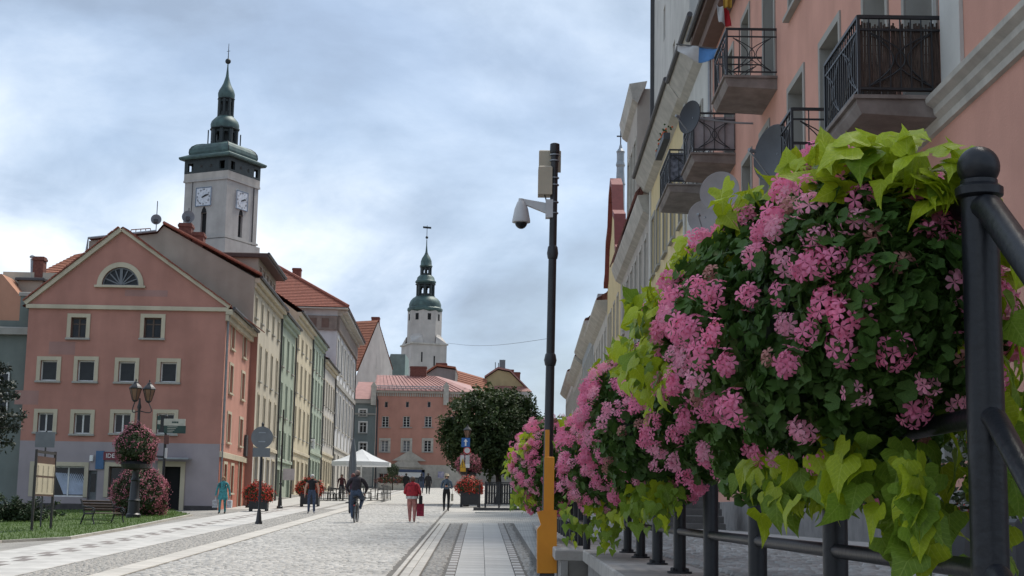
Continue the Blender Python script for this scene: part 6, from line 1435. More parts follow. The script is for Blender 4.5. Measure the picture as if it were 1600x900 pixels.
def flower_head_mesh(seed, n, R=.036, mat_=None):
    r = random.Random(seed); m = MB()
    for k in range(n):
        z = 1-1.15*(k+.5)/n; ph = k*2.39996+r.uniform(-.3,.3); d = Vector((sqrt(max(0,1-z*z))*cos(ph), sqrt(max(0,1-z*z))*sin(ph), z*.8)); d.normalize(); c = d*R*r.uniform(.7,1.35)
        q = (d+Vector((r.gauss(0,.2),r.gauss(0,.2),r.gauss(0,.2)))).to_track_quat('Z','Y'); s = r.uniform(.019,.025); sp = r.uniform(0,6)
        for p in range(5):
            a = sp+p*2*pi/5; w = .40 if p else .46
            pts = [Vector((0,0,0)), Vector((cos(a-w)*.7,sin(a-w)*.7,.28)), Vector((cos(a-w*.5)*1.08,sin(a-w*.5)*1.08,.22)), Vector((cos(a+w*.5)*1.08,sin(a+w*.5)*1.08,.22)), Vector((cos(a+w)*.7,sin(a+w)*.7,.28))]
            m.add([c+q@(x*s) for x in pts],[(0,1,2,3,4)],0)
        m.add([c*.98, Vector((.001,0,-R*1.5)), Vector((-.001,0,-R*1.5))],[(0,1,2)],1)
    m.tube([(0,0,-R*1.4),(r.uniform(-.01,.01),0,-R*3.2)],.0016,4,False,1)
    return m.mesh('flower_head',[mat_ or M_PETAL, M_STEM])
M_PETAL2 = mat('pale_pink_petal',(0.93,0.45,0.58),.65,(0.88,0.33,0.47),30,trans=.4,objvar=.10,spec=.3); M_FADED = mat('faded_petal',(0.50,0.22,0.20),.8,(0.34,0.16,0.12),30,trans=.2)
HEADS = [flower_head_mesh(s,n,.036*q,m) for s,n,m,q in ((1,15,M_PETAL,1),(2,12,M_PETAL,1),(3,9,M_PETAL2,.95),(4,20,M_PETAL,1.1),(5,6,M_PETAL2,.9),(6,4,M_PETAL,.7),(7,13,M_PETAL2,1.0),(8,11,M_PETAL,.95),(9,5,M_FADED,.6))]
lv, lf = lime_mesh()
def curled(k):
    r = random.Random(k); b, tw, cup, wv = r.uniform(-.1,.75), r.uniform(-.5,.5), r.uniform(-.5,.5), r.uniform(.02,.07); out = []
    for x,y,z in lv:
        z2 = z+cup*x*x*1.3-b*y*y*.45+wv*sin(9*y+5*x+k); a = tw*y; out.append((x*cos(a)-z2*sin(a)*.6, y*(1-.12*abs(b)), z2*cos(a)+x*sin(a)))
    return out
LIMES = [np_mesh('vine_leaf', curled(k), lf, m, True) for k in range(6) for m in (M_LIME, M_LIMEG)]
GERM = np_mesh('geranium_leaf', GERL[0], GERL[1], M_GER, True)
CAMP = Vector((0,0,CAMZ))
def planter(label, y0, y1, xoff, zc, a, b, nleaf, nobj, heads, limes, leafsz=.05, hsz=1.0, dens=None, tops=(1.0,1.0)):
    """hanging flower box on the railing: box, foliage, single outer leaves, vine leaves, flower heads"""
    yc = (y0+y1)/2; hy = (y1-y0)/2; o = Vector((rx(xoff,yc),yc,zc)); t = thing('hanging_planter',label,'flower planter',o,0,'flower planters on the railing')
    bx = MB(); bx.box(.02,.20,-hy*.8,hy*.8,-.16,.02); bx.build('planter_box', M_GUTTER, t)
    def surf(k, capf=.12):
        yy = rng.uniform(-1,1,k); yy = np.where(rng.uniform(size=k) < capf, -(1-.16*rng.uniform(size=k)**1.6), yy); th = rng.uniform(0,2*np.pi,k); e = (1-np.abs(yy)**3.2)**.45
        lump = 1+.10*np.sin(7*yy*hy+2*np.sin(th*2))+.08*np.sin(3*th+5*yy)+.05*np.sin(11*th-9*yy*hy)
        x = a*e*lump*np.cos(th); z = b*e*lump*np.sin(th); pts = np.stack([x+RDIR*yy*hy, yy*hy, z],1)
        n = np.stack([np.cos(th)/a, np.sign(yy)*np.abs(yy)**4*2.2/hy, np.sin(th)/b],1); n /= np.linalg.norm(n,axis=1,keepdims=True); return pts, n
    pts, n = surf(nleaf); ins = rng.uniform(size=nleaf) < .45; sc = np.where(ins, rng.uniform(.45,.95,nleaf), rng.uniform(.92,1.06,nleaf)); pts = pts*np.stack([sc,np.clip(sc+.1,0,1.0),sc],1)
    nn = n+rng.normal(0,.55,(nleaf,3))+np.array([0,0,.35]); V, F = scatter(GERL[0],GERL[1],pts,nn,rng.uniform(.7,1.25,nleaf)*leafsz)
    core_v = []; core_f = []
    fo = stuff(link('foliage', np_mesh('foliage',V,F,M_GERS,True), t))
    cm = MB(); prof = [(.02,-1),(.6,-.93),(.84,-.7),(.9,-.3),(.9,.3),(.84,.7),(.6,.93),(.02,1)]
    cm.lathe([(r*.72,z*hy*.93) for r,z in prof],14); cm.v = [(x*a+RDIR*z,z,y*b) for x,y,z in cm.v]; cm.build('shade_core', mat('core_shade_green',(0.010,0.018,0.007),.9), t, True)  # added near-black core; its colour stands for the shade deep between the leaves
    # single leaves where they show largest
    pts, n = surf(nobj*8, .3); w = Vector(o); tc = np.array([-w.x,-w.y,CAMZ-w.z])[None]-pts; d = np.linalg.norm(tc,axis=1); vis = (n*tc).sum(1)/d; idx = np.where(vis > .05)[0][:nobj]
    for i in idx:
        q = Vector(n[i]+rng.normal(0,.45,3)+np.array([0,0,.3])).to_track_quat('Z','Y').to_euler(); s = leafsz*random.uniform(.8,1.35)
        link('geranium_leaf', GERM, t, tuple(pts[i]*1.05), q, s)
    # flower heads
    pts, n = surf(6000, .35); tc = np.array([-w.x,-w.y,CAMZ-w.z])[None]-pts; d = np.linalg.norm(tc,axis=1); vis = (n*tc).sum(1)/d; placed = []; k = 0
    for i in range(len(pts)):
        if k >= heads: break
        p = Vector(pts[i]); side = n[i][0] < -.45; pr = (1.0 if side else .75)*(1 if n[i][2] > -.55 else .35)*(1 if vis[i] > -.35 else .15)
        if dens: pr *= dens(p, n[i])
        if random.random() > pr: continue
        md = (.074 if side else .092)*hsz
        if any((p-q).length < md for q in placed): continue
        placed.append(p); q = Vector(n[i]+rng.normal(0,.25,3)+np.array([0,0,.25])).to_track_quat('Z','Y').to_euler()
        link('flower_head', random.choice(HEADS), t, p*1.0+Vector(n[i])*.035, q, hsz*random.uniform(.85,1.2)); k += 1
    # vine leaves in tufts: (y, angle, radius factor, count, spread, drop, size)
    for (yy,th,rf,cnt,spr,drop,sz,li) in limes:
        for j in range(cnt):
            e = (1-abs(yy)**3.2)**.45; c = Vector((a*e*rf*cos(th)+RDIR*yy*hy, yy*hy, b*e*rf*sin(th))); f = random.random()
            gs = lambda s_: max(-1.3*s_, min(1.3*s_, random.gauss(0,s_))); p = c+Vector((gs(spr*.4),gs(spr),gs(spr*.26)-drop*f)); p.y = max(p.y, -hy-.02); out = Vector((cos(th)*.8,-.35,.25+.4*max(0,sin(th))))+Vector(rng.normal(0,.35,3)); out.normalize()
            up = Vector((out.x*.25+random.gauss(0,.35),random.gauss(0,.4)-.15,-.75 if drop > .12 or sin(th) < 0 else random.uniform(-.6,.5))); up.normalize()
            x = up.cross(out).normalized(); nz = x.cross(up).normalized(); M = Matrix((x,up,nz)).transposed().to_euler()
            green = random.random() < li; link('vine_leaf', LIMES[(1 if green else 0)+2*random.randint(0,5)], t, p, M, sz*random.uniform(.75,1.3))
    return t
PI_ = pi
planter('largest pink geranium planter, nearest the ball topped post',3.12,5.95,.82,2.20,.35,.39,26000,290,265,
    # crown of lime leaves along the top, from the post to the far end
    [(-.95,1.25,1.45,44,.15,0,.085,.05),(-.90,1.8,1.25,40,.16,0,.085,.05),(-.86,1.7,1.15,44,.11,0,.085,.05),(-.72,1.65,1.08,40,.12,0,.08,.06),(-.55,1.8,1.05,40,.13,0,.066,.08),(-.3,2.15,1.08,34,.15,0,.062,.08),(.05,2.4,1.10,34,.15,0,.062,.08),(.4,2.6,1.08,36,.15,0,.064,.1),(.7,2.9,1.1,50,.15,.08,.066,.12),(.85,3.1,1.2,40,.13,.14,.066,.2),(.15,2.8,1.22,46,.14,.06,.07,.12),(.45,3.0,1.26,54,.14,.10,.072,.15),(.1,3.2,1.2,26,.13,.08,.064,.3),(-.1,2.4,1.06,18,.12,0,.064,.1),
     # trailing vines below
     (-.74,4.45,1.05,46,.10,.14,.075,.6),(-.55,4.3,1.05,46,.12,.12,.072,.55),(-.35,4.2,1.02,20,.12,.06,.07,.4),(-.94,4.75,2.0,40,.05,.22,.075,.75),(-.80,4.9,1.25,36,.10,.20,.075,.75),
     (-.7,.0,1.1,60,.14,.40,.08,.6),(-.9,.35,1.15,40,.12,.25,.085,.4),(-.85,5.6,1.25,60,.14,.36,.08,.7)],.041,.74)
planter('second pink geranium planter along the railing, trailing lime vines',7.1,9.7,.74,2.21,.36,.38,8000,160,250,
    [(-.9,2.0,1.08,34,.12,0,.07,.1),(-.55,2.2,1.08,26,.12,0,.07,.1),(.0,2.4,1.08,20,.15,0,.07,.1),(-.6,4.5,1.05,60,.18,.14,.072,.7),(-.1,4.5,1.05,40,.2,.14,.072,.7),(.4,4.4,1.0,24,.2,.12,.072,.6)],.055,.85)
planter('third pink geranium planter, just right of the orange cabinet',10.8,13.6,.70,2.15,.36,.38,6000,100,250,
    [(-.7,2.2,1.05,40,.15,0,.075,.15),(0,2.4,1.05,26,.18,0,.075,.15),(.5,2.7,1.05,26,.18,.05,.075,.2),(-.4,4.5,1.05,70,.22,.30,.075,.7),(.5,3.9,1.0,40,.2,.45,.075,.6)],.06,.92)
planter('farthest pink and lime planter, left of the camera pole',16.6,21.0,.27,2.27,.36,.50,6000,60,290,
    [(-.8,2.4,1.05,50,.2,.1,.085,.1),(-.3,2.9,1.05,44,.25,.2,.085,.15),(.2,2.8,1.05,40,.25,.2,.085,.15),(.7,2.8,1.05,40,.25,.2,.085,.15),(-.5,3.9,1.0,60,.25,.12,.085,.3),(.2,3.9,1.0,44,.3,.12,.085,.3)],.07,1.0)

# ------------------------------------------------------------------ flower balls, mound and tubs further off: small clumps, one mass each
FLOR = ([(-.5,0,.1),(0,-.5,.1),(.5,0,.1),(0,.5,.1)],[(0,1,2,3)])
def blossom_mass(t, c, r, nl, nf, leafm, flowm, lsz, fsz, shape=None, fshell=(.93,1.08), bias=None):
    d = rnd_dirs(nl); s = rng.uniform(.55,1.0,nl)**.5; lump = 1+.10*np.sin(5*d[:,0]+3*d[:,2])+.08*np.sin(7*d[:,1]-4*d[:,2]); p = d*np.asarray(r)[None]*(s*lump)[:,None]
    if shape: p = shape(p)
    V, F = scatter(*QUADLEAF,p+np.asarray(c),d+rng.normal(0,.6,(nl,3)),rng.uniform(.7,1.3,nl)*lsz); stuff(link('foliage',np_mesh('foliage',V,F,leafm),t))
    d = rnd_dirs(nf*3)
    if bias is not None: d = d[rng.uniform(size=len(d)) < bias(d)]
    d = d[:nf]; k = len(d); lump = 1+.10*np.sin(5*d[:,0]+3*d[:,2])+.08*np.sin(7*d[:,1]-4*d[:,2]); p = d*np.asarray(r)[None]*(rng.uniform(*fshell,k)*lump)[:,None]
    if shape: p = shape(p)
    cl = 6; pc = np.repeat(p,cl,0)+rng.normal(0,fsz*.5,(k*cl,3)); dn = np.repeat(d,cl,0)+rng.normal(0,.5,(k*cl,3)); V, F = scatter(*FLOR,pc+np.asarray(c),dn,rng.uniform(.6,1.1,k*cl)*fsz*.62); stuff(link('blossoms',np_mesh('blossoms',V,F,flowm),t))
M_DUSTY = mat('dusty_pink_petal',(0.56,0.20,0.255),.7,(0.38,0.11,0.15),3,trans=.2); M_REDP = mat('scarlet_petal',(0.62,0.055,0.03),.6,(0.46,0.03,0.02),3,trans=.2); M_OLIVE = mat('olive_foliage',(0.06,0.085,0.03),.7,(0.03,0.045,0.016),2,trans=.15)
def ball_and_mound():
    p = LAMP_P; z = P(207,697,p.y).z; t = thing('flower_ball','round basket of pink flowers on the double lamp post','flower basket',(p.x,p.y,z))
    side = lambda d: np.clip(.25+.9*np.sqrt(d[:,0]**2+np.maximum(d[:,2],0)**2)-.25*(d[:,1] < -.5),0,1)
    blossom_mass(t,(0,0,0),(.80,.80,.80),5200,520,M_OLIVE,M_DUSTY,.13,.10,bias=side)
    b = MB(); b.lathe([(.10,-.95),(.55,-.88),(.62,-.72),(.5,-.6)],18,(0,0,0)); b.build('basket', M_IRON, t)
    q = GY(219,63); t = thing('flower_mound','tall mound of pink flowers on the ground behind the lamp post','flower mound',q); H = P(219,729,q.y).z-q.z
    blossom_mass(t,(0,0,H*.46),(1.14,1.0,H*.55),7600,950,M_OLIVE,M_DUSTY,.13,.10,lambda p_: np.stack([p_[:,0],p_[:,1],np.maximum(p_[:,2],-H*.46)],1),bias=side)
    q = GY(731,79.6); z = P(731,725,79.6).z; t = thing('flower_ball','dusty pink flower basket behind the road signs','flower basket',(q.x,79.6,z))
    blossom_mass(t,(0,0,0),(.62,.55,.55),1800,520,M_OLIVE,M_DUSTY,.12,.09); b = MB(); b.lathe([(.08,-.62),(.4,-.58),(.46,-.45)],14,(0,0,0)); b.build('basket', M_IRON, t)
ball_and_mound()
def tub(u, Y, label, w=.85, h=.62, r=.62, src=None):
    p = GY(u,Y); t = thing('flower_tub',label,'flower tub',p,random.uniform(-.1,.1),'black tubs of red geraniums'); m = MB(); m.bbox(-w/2,w/2,-w/2,w/2,.12,h,.02); m.build('tub', M_IRON, t)
    for x in (-1,1):
        for y in (-1,1): q = MB(); q.box(x*w*.46-.05,x*w*.46+.05,y*w*.46-.05,y*w*.46+.05,0,h+.04); q.build('leg', M_IRON, t)
    blossom_mass(t,(0,0,h+r*.35),(r,r*.95,r*.72),1900,380,M_OLIVE,M_REDP,.13,.11,fshell=(.85,1.06))
tub(404,70,'black tub of red geraniums behind the round sign post',.8,.62,.68); tub(484,80,'black tub of red geraniums behind the man in the black shirt',.95,.75,.72); tub(734,77.5,'black tub of red geraniums beside the lamp with signs',.95,.78,.70)
# long low bed of dark red flowers by the gateway
def bed():
    p = GY(615,150); t = thing('flower_bed','long low bed of dark red flowers with a small tree by the gateway','flower bed',p); m = MB(); m.bbox(-1.5,1.5,-.5,.5,0,.7,.03); m.build('trough', M_STONE, t)
    blossom_mass(t,(0,0,.95),(1.6,.6,.55),900,260,M_OLIVE,mat('wine_petal',(0.26,0.05,0.045),.7,(0.16,0.035,0.03),2),.18,.16)
    q = GY(613,147); tt = thing('small_tree','small round street tree beside the white parasol','tree',q); z = P(613,735,147).z-q.z; b = MB(); b.tube([(0,0,0),(0,0,z)],[.07,.04],6); b.build('trunk', M_BARK, tt)
    d = rnd_dirs(900); p_ = d*np.array([.62,.62,.65])*rng.uniform(.3,1,900)[:,None]**.5+np.array([0,0,z]); V, F = scatter(*QUADLEAF,p_,d+rng.normal(0,.7,(900,3)),rng.uniform(.12,.22,900)); link('crown',np_mesh('crown',V,F,mat('small_tree_leaf',(0.05,0.075,0.03),.7,(0.03,0.045,0.02),2)),tt)
bed()
# ------------------------------------------------------------------ trees
M_TREE = mat('tree_leaf',(0.060,0.095,0.026),.6,(0.028,0.048,0.014),.8,trans=.22,spec=.35); 
def big_tree():
    Y = 84; p = GY(779,Y); t = thing('round_tree','large dark green round tree in the middle of the street','tree',p); k = Y/FPX; Z = lambda v: P(770,v,Y).z-p.z; X = lambda u: P(u,680,Y).x-p.x
    b = MB(); zt = Z(742); b.tube([(0,0,0),(.02,0,zt*.5),(-.05,0,zt),(-.1,0,Z(690)),(-.1,0,Z(640))],[.22,.17,.16,.10,.04],10); tr = b.build('trunk', M_BARK, t, True)
    lobes = [(X(768),0,Z(672),2.75,2.4,2.15),(X(735),-.2,Z(690),1.55,1.5,1.55),(X(805),.0,Z(686),1.5,1.5,1.7),(X(752),.1,Z(640),1.45,1.3,1.1),(X(785),.2,Z(636),1.55,1.3,1.0),(X(768),-.6,Z(712),2.3,1.6,1.1),(X(712),0,Z(672),.75,.8,.9),(X(826),0,Z(664),.75,.8,1.0)]
    br = MB()
    for i in range(22):
        L = random.choice(lobes); d = rnd_dirs(1)[0]; e = Vector((L[0]+d[0]*L[3]*.8,L[1]+d[1]*L[4]*.8,L[2]+d[2]*L[5]*.7)); s = Vector((-.05,0,random.uniform(zt*.9,Z(680)))); br.tube([s,s.lerp(e,.5)+Vector((0,0,.25)),e],[.07,.04,.012],5,False)
    br.build('limbs', M_BARK, t)
    PT = []; NR = []
    for (x,y,z,a,b_,c) in lobes:
        n = int(5600*a*c/3); cl = max(1,n//14); d = rnd_dirs(cl); rr = rng.uniform(.25,1.0,cl)**.35; cc = d*np.array([a,b_,c])*rr[:,None]*(1+.16*np.sin(4*d[:,0:1]*3+5*d[:,2:3]))+np.array([x,y,z])
        q = np.repeat(cc,14,0)+rng.normal(0,.14,(cl*14,3)); PT.append(q); NR.append(np.repeat(d,14,0)*.6+rng.normal(0,.6,(cl*14,3))+np.array([0,0,.5]))
    for i in range(46):
        u = random.uniform(700,838); v = 612+abs(u-770)*.28+random.uniform(-8,12); c = np.array([X(u),random.uniform(-.6,.8),Z(v)]); h = random.uniform(.25,.6); q = c+np.stack([rng.normal(0,.07,16),rng.normal(0,.07,16),rng.uniform(-.3,h,16)],1); PT.append(q); NR.append(rnd_dirs(16))
    c = np.array([X(703),-.3,Z(668)]); q = c+np.stack([-rng.uniform(-.2,.35,40),rng.normal(0,.1,40),rng.uniform(-.35,.25,40)],1); PT.append(q); NR.append(rnd_dirs(40))
    PT = np.concatenate(PT); NR = np.concatenate(NR); V, F = scatter(*QUADLEAF,PT,NR,rng.uniform(.13,.26,len(PT))); link('crown',np_mesh('crown',V,F,M_TREE),t)
big_tree()
def left_conifer():
    Y = 40; p = GY(-60,Y); t = thing('yew_tree','dark yew branch reaching in from the left edge','tree',p); Z = lambda v: P(0,v,Y).z-p.z; X = lambda u: P(u,640,Y).x-p.x
    b = MB(); b.tube([(0,0,0),(0,0,Z(700)),(0,.1,Z(500))],[.2,.16,.05],8); b.build('trunk', M_BARK, t); PT = []; NR = []; br = MB()
    for (u,v,L_) in ((8,575,70),(14,598,80),(30,618,95),(46,650,110),(38,668,100),(18,690,85),(2,640,60),(10,660,70),(-10,570,60),(-25,620,60),(-25,680,60),(-10,700,60)):
        e = Vector((X(u),random.uniform(-.4,.4),Z(v))); s = Vector((X(u-L_),0,Z(v+14))); br.tube([s,s.lerp(e,.6)+Vector((0,0,.06)),e],[.05,.03,.008],5,False); n = 420
        f = rng.uniform(0,1,n); w = .05+.22*(1-f); q = np.array(s)[None]*(1-f)[:,None]+np.array(e)[None]*f[:,None]+rng.normal(0,1,(n,3))*w[:,None]; PT.append(q); NR.append(rnd_dirs(n))
    br.build('limbs', M_BARK, t); PT = np.concatenate(PT); NR = np.concatenate(NR); V, F = scatter(*QUADLEAF,PT,NR,rng.uniform(.07,.15,len(PT))); link('crown',np_mesh('crown',V,F,mat('yew_leaf',(0.022,0.036,0.018),.6,(0.010,0.017,0.009),2)),t)
left_conifer()
def juniper():
    p = GY(22,56); t = thing('juniper_bush','low spreading juniper behind the notice board','bush',p); PT = []; NR = []; br = MB()
    for i in range(46):
        a = random.uniform(-.3,pi+.3); L = random.uniform(.5,1.6); e = np.array([cos(a)*L*1.25,-.4+random.gauss(0,.5),.25+abs(sin(a))*L*.55]); s = np.array([random.gauss(0,.4),0,.15]); f = rng.uniform(.1,1,150); q = s*(1-f)[:,None]+e*f[:,None]+rng.normal(0,1,(150,3))*(.05+.10*(1-f))[:,None]; PT.append(q); NR.append(rnd_dirs(150)); br.tube([tuple(s),tuple((s+e)/2+np.array([0,0,.1])),tuple(e)],[.03,.02,.006],4,False)
    br.build('stem', M_BARK, t); PT = np.concatenate(PT); NR = np.concatenate(NR); V, F = scatter(*QUADLEAF,PT,NR,rng.uniform(.06,.14,len(PT))); link('foliage',np_mesh('foliage',V,F,mat('juniper_leaf',(0.045,0.075,0.028),.7,(0.02,0.036,0.014),2)),t)
juniper()
def terrace_flowers():
    p = Vector((3.6,12.2,CAPZ)); t = thing('terrace_roses','pot of small red flowers on the terrace behind the end post','flower pot',p); b = MB(); b.lathe([(.2,0),(.28,.35),(.3,.38)],14,(0,0,0)); b.build('pot', M_SIGNBACK, t)
    blossom_mass(t,(0,0,.75),(.4,.4,.42),500,26,M_OLIVE,M_REDP,.08,.06)
terrace_flowers()
# ================================================================== people
M_SKIN = mat('skin',(0.50,0.29,0.21),.6,(0.45,0.25,0.18),6); M_SHOE = mat('dark_shoe',(0.02,0.019,0.02),.5)
def cl(name, c): return mat(name, c, .85, tuple(x*.5 for x in c), 11, .6, 14)  # darker noise tone stands in for the shade of cloth folds
def skin_body(verts, edges, mats, bone_mat, name='body', sub=2):
    """one continuous skinned figure; each face takes the cloth of its nearest bone"""
    me = bpy.data.meshes.new(name); me.from_pydata([v[:3] for v in verts],edges,[]); ob = bpy.data.objects.new(name,me); col.objects.link(ob)
    ob.modifiers.new('skin','SKIN'); sv = me.skin_vertices[0].data
    for i,v in enumerate(verts): sv[i].radius = (v[3], v[4] if len(v) > 4 else v[3])
    sv[0].use_root = True; s = ob.modifiers.new('sub','SUBSURF'); s.levels = s.render_levels = sub
    dg = bpy.context.evaluated_depsgraph_get(); res = bpy.data.meshes.new_from_object(ob.evaluated_get(dg)); bpy.data.objects.remove(ob)
    P0 = np.array([v[:3] for v in verts],float); A = np.array([P0[e[0]] for e in edges]); B = np.array([P0[e[1]] for e in edges]); R = np.array([(verts[e[0]][3]+verts[e[1]][3])/2 for e in edges]); D = B-A; DD = (D*D).sum(1)
    cs = np.zeros(len(res.polygons)*3); res.polygons.foreach_get('center',cs); cs = cs.reshape(-1,3)
    t = np.clip(((cs[:,None]-A[None])*D[None]).sum(2)/DD[None],0,1); dist = np.linalg.norm(cs[:,None]-(A[None]+t[...,None]*D[None]),axis=2)-R[None]; near = dist.argmin(1)
    res.materials.clear(); [res.materials.append(m) for m in mats]; res.polygons.foreach_set('material_index',np.array(bone_mat,np.int32)[near]); res.polygons.foreach_set('use_smooth',np.ones(len(res.polygons),bool)); res.update(); return res
def person(label, p, face, H=1.72, pose=None, top=None, legs=None, sleeve='long', shorts=False, shoe=None, hair=(0.05,0.035,0.025), hairlen=0.0, hat=None, bulk=1.0, longcoat=None):
    """figure facing +y of its own frame turned by face; pose gives joint positions to replace"""
    t = thing('person', label, 'person', p, face); s = H/1.75
    J = dict(pel=(0,0,.96),wai=(0,.0,1.10),che=(0,.01,1.30),neb=(0,.0,1.46),nec=(0,.01,1.53),hea=(0,.03,1.62),crn=(0,.02,1.70),
             shL=(-.19,0,1.42),elL=(-.26,-.02,1.14),wrL=(-.27,.06,.90),shR=(.19,0,1.42),elR=(.26,-.02,1.14),wrR=(.27,.06,.90),
             hiL=(-.10,0,.92),knL=(-.11,.03,.50),anL=(-.11,-.02,.09),toL=(-.12,.15,.035),hiR=(.10,0,.92),knR=(.11,.03,.50),anR=(.11,-.02,.09),toR=(.12,.15,.035))
    J.update(pose or {}); J = {k:Vector(v)*s for k,v in J.items()}; B = bulk*s
    names = ['pel','wai','che','neb','nec','hea','crn','shL','elL','wrL','shR','elR','wrR','hiL','knL','anL','toL','hiR','knR','anR','toR']
    rad = dict(pel=(.155,.12),wai=(.145,.11),che=(.165,.12),neb=(.085,.07),nec=(.052,.055),hea=(.082,.10),crn=(.06,.07),shL=(.070,.070),elL=(.052,.052),wrL=(.033,.033),shR=(.070,.070),elR=(.052,.052),wrR=(.033,.033),hiL=(.095,.10),knL=(.070,.072),anL=(.048,.050),toL=(.036,.03),hiR=(.095,.10),knR=(.070,.072),anR=(.048,.050),toR=(.036,.03))
    V = []
    for n in names: r = rad[n]; k = B if n not in ('nec','hea','crn','wrL','wrR','anL','anR','toL','toR') else s; V.append((*J[n],r[0]*k,r[1]*k))
    E = [(0,1),(1,2),(2,3),(3,4),(4,5),(5,6),(3,7),(7,8),(8,9),(3,10),(10,11),(11,12),(0,13),(13,14),(14,15),(15,16),(0,17),(17,18),(18,19),(19,20)]
    TOP, LEG, SK, SH = 0, 1, 2, 3; low = SK if shorts else LEG; fa = TOP if sleeve == 'long' else SK; ua = SK if sleeve == 'none' else TOP
    bm = [LEG,TOP,TOP,SK,SK,SK,TOP,ua,fa,TOP,ua,fa,LEG,LEG,low,SH,LEG,LEG,low,SH]
    # hands: palm and five unequal fingers
    for sd, w, e in ((-1,'wrL','elL'),(1,'wrR','elR')):
        d = (J[w]-J[e]).normalized(); iw = names.index(w); side = d.cross(Vector((0,1,0))); side = side.normalized() if side.length > .1 else Vector((1,0,0)); fwd = side.cross(d).normalized()
        pc = J[w]+d*.065*s; V.append((*pc,.034*s,.017*s)); ip = len(V)-1; E.append((iw,ip)); bm.append(SK)
        for f,(off,L) in enumerate(((-.026,.075),(-.009,.085),(.009,.08),(.026,.065))):
            a = pc+d*.03*s+fwd*off*s; b = a+d*L*.55*s; c = b+d*L*.4*s-side*sd*(.018*s); i0 = len(V); V += [(*a,.009*s,.009*s),(*b,.0085*s,.0085*s),(*c,.007*s,.007*s)]; E += [(ip,i0),(i0,i0+1),(i0+1,i0+2)]; bm += [SK]*3
        a = J[w]+d*.04*s+fwd*.035*s; b = a+fwd*.02*s+d*.04*s; i0 = len(V); V += [(*a,.011*s,.011*s),(*b,.008*s,.008*s)]; E += [(ip,i0),(i0,i0+1)]; bm += [SK]*2
    me = skin_body(V,E,[top,legs,M_SKIN,shoe or M_SHOE],bm); link('body',me,t)
    # head details
    hc = J['hea']; up = (J['crn']-J['hea']).normalized(); fw = Vector((0,1,0)); m = MB()
    fm = MB(); fm.sphere(hc+Vector((0,.098,-.015))*s,.016*s,8,6,(.8,1.2,1.4)); fm.build('nose', M_SKIN, t, True)
    for sx_ in (-1,1): e = MB(); e.sphere(hc+Vector((sx_*.033,.088,.012))*s,.010*s,8,5); e.build('eye', mat('eye_dark',(0.02,0.015,0.012),.3), t, True); e = MB(); e.sphere(hc+Vector((sx_*.086,0,-.005))*s,.026*s,8,6,(.4,.8,1.2)); e.build('ear', M_SKIN, t, True)
    mo = MB(); mo.sphere(hc+Vector((0,.09,-.055))*s,.018*s,8,5,(1.2,.5,.35)); mo.build('mouth', mat('lips',(0.35,0.12,0.10),.6), t, True)
    if hair:
        hm = MB(); r = .104*s; hm.sphere(hc+Vector((0,-.018,.03))*s,r,16,12,(.93,1.06,1.02))
        if hairlen: hm.sphere(hc+Vector((0,-.05,-.05-hairlen*.4))*s,.09*s,14,10,(1.05,.6,1+hairlen*5))
        hm.v = [(x,min(y,(hc.y+.055*s)) if z < hc.z+.055*s else y,z) for x,y,z in hm.v]; hm.build('hair', mat('hair_%02d%02d'%(hair[0]*99,hair[2]*99),hair,.7,tuple(x*.6 for x in hair),20), t, True)
    if longcoat:
        k = MB(); k.lathe([(.235*s,.62*s),(.215*s,.85*s),(.195*s,1.05*s),(.205*s,1.25*s),(.19*s,1.42*s)],16,(0,0,0),cap=False); k.v = [(x,y*.72,z) for x,y,z in k.v]; k.build('coat', longcoat, t, True)
    if hat: hb = MB(); z = hc.z+.055*s; hb.lathe([(.17*s,0),(.165*s,.012*s),(.105*s,.02*s),(.10*s,.09*s),(.07*s,.115*s),(.002,.12*s)],20,(hc.x,hc.y,z)); hb.build('hat', hat, t, True)
    return t, J, s
def bag(t, c, w, d, h, m, handle=.18, name='bag'):
    b = MB(); b.bbox(c[0]-w/2,c[0]+w/2,c[1]-d/2,c[1]+d/2,c[2]-h,c[2],.02); o = b.build(name,m,t); hh = MB(); hh.tube(arc_pts((c[0],c[1]-d*.3,c[2]-.01),(c[0],c[1]+d*.3,c[2]-.01),(0,0,handle),8),.008,5,False); hh.build('handle',m,o)
def held(label, cat, world, w, d, h, m, handle=.16, rz=0.0):
    t = thing(cat.replace(' ','_'),label,cat,world,rz); bag(t,(0,0,-handle),w,d,h,m,handle,'bag_body')
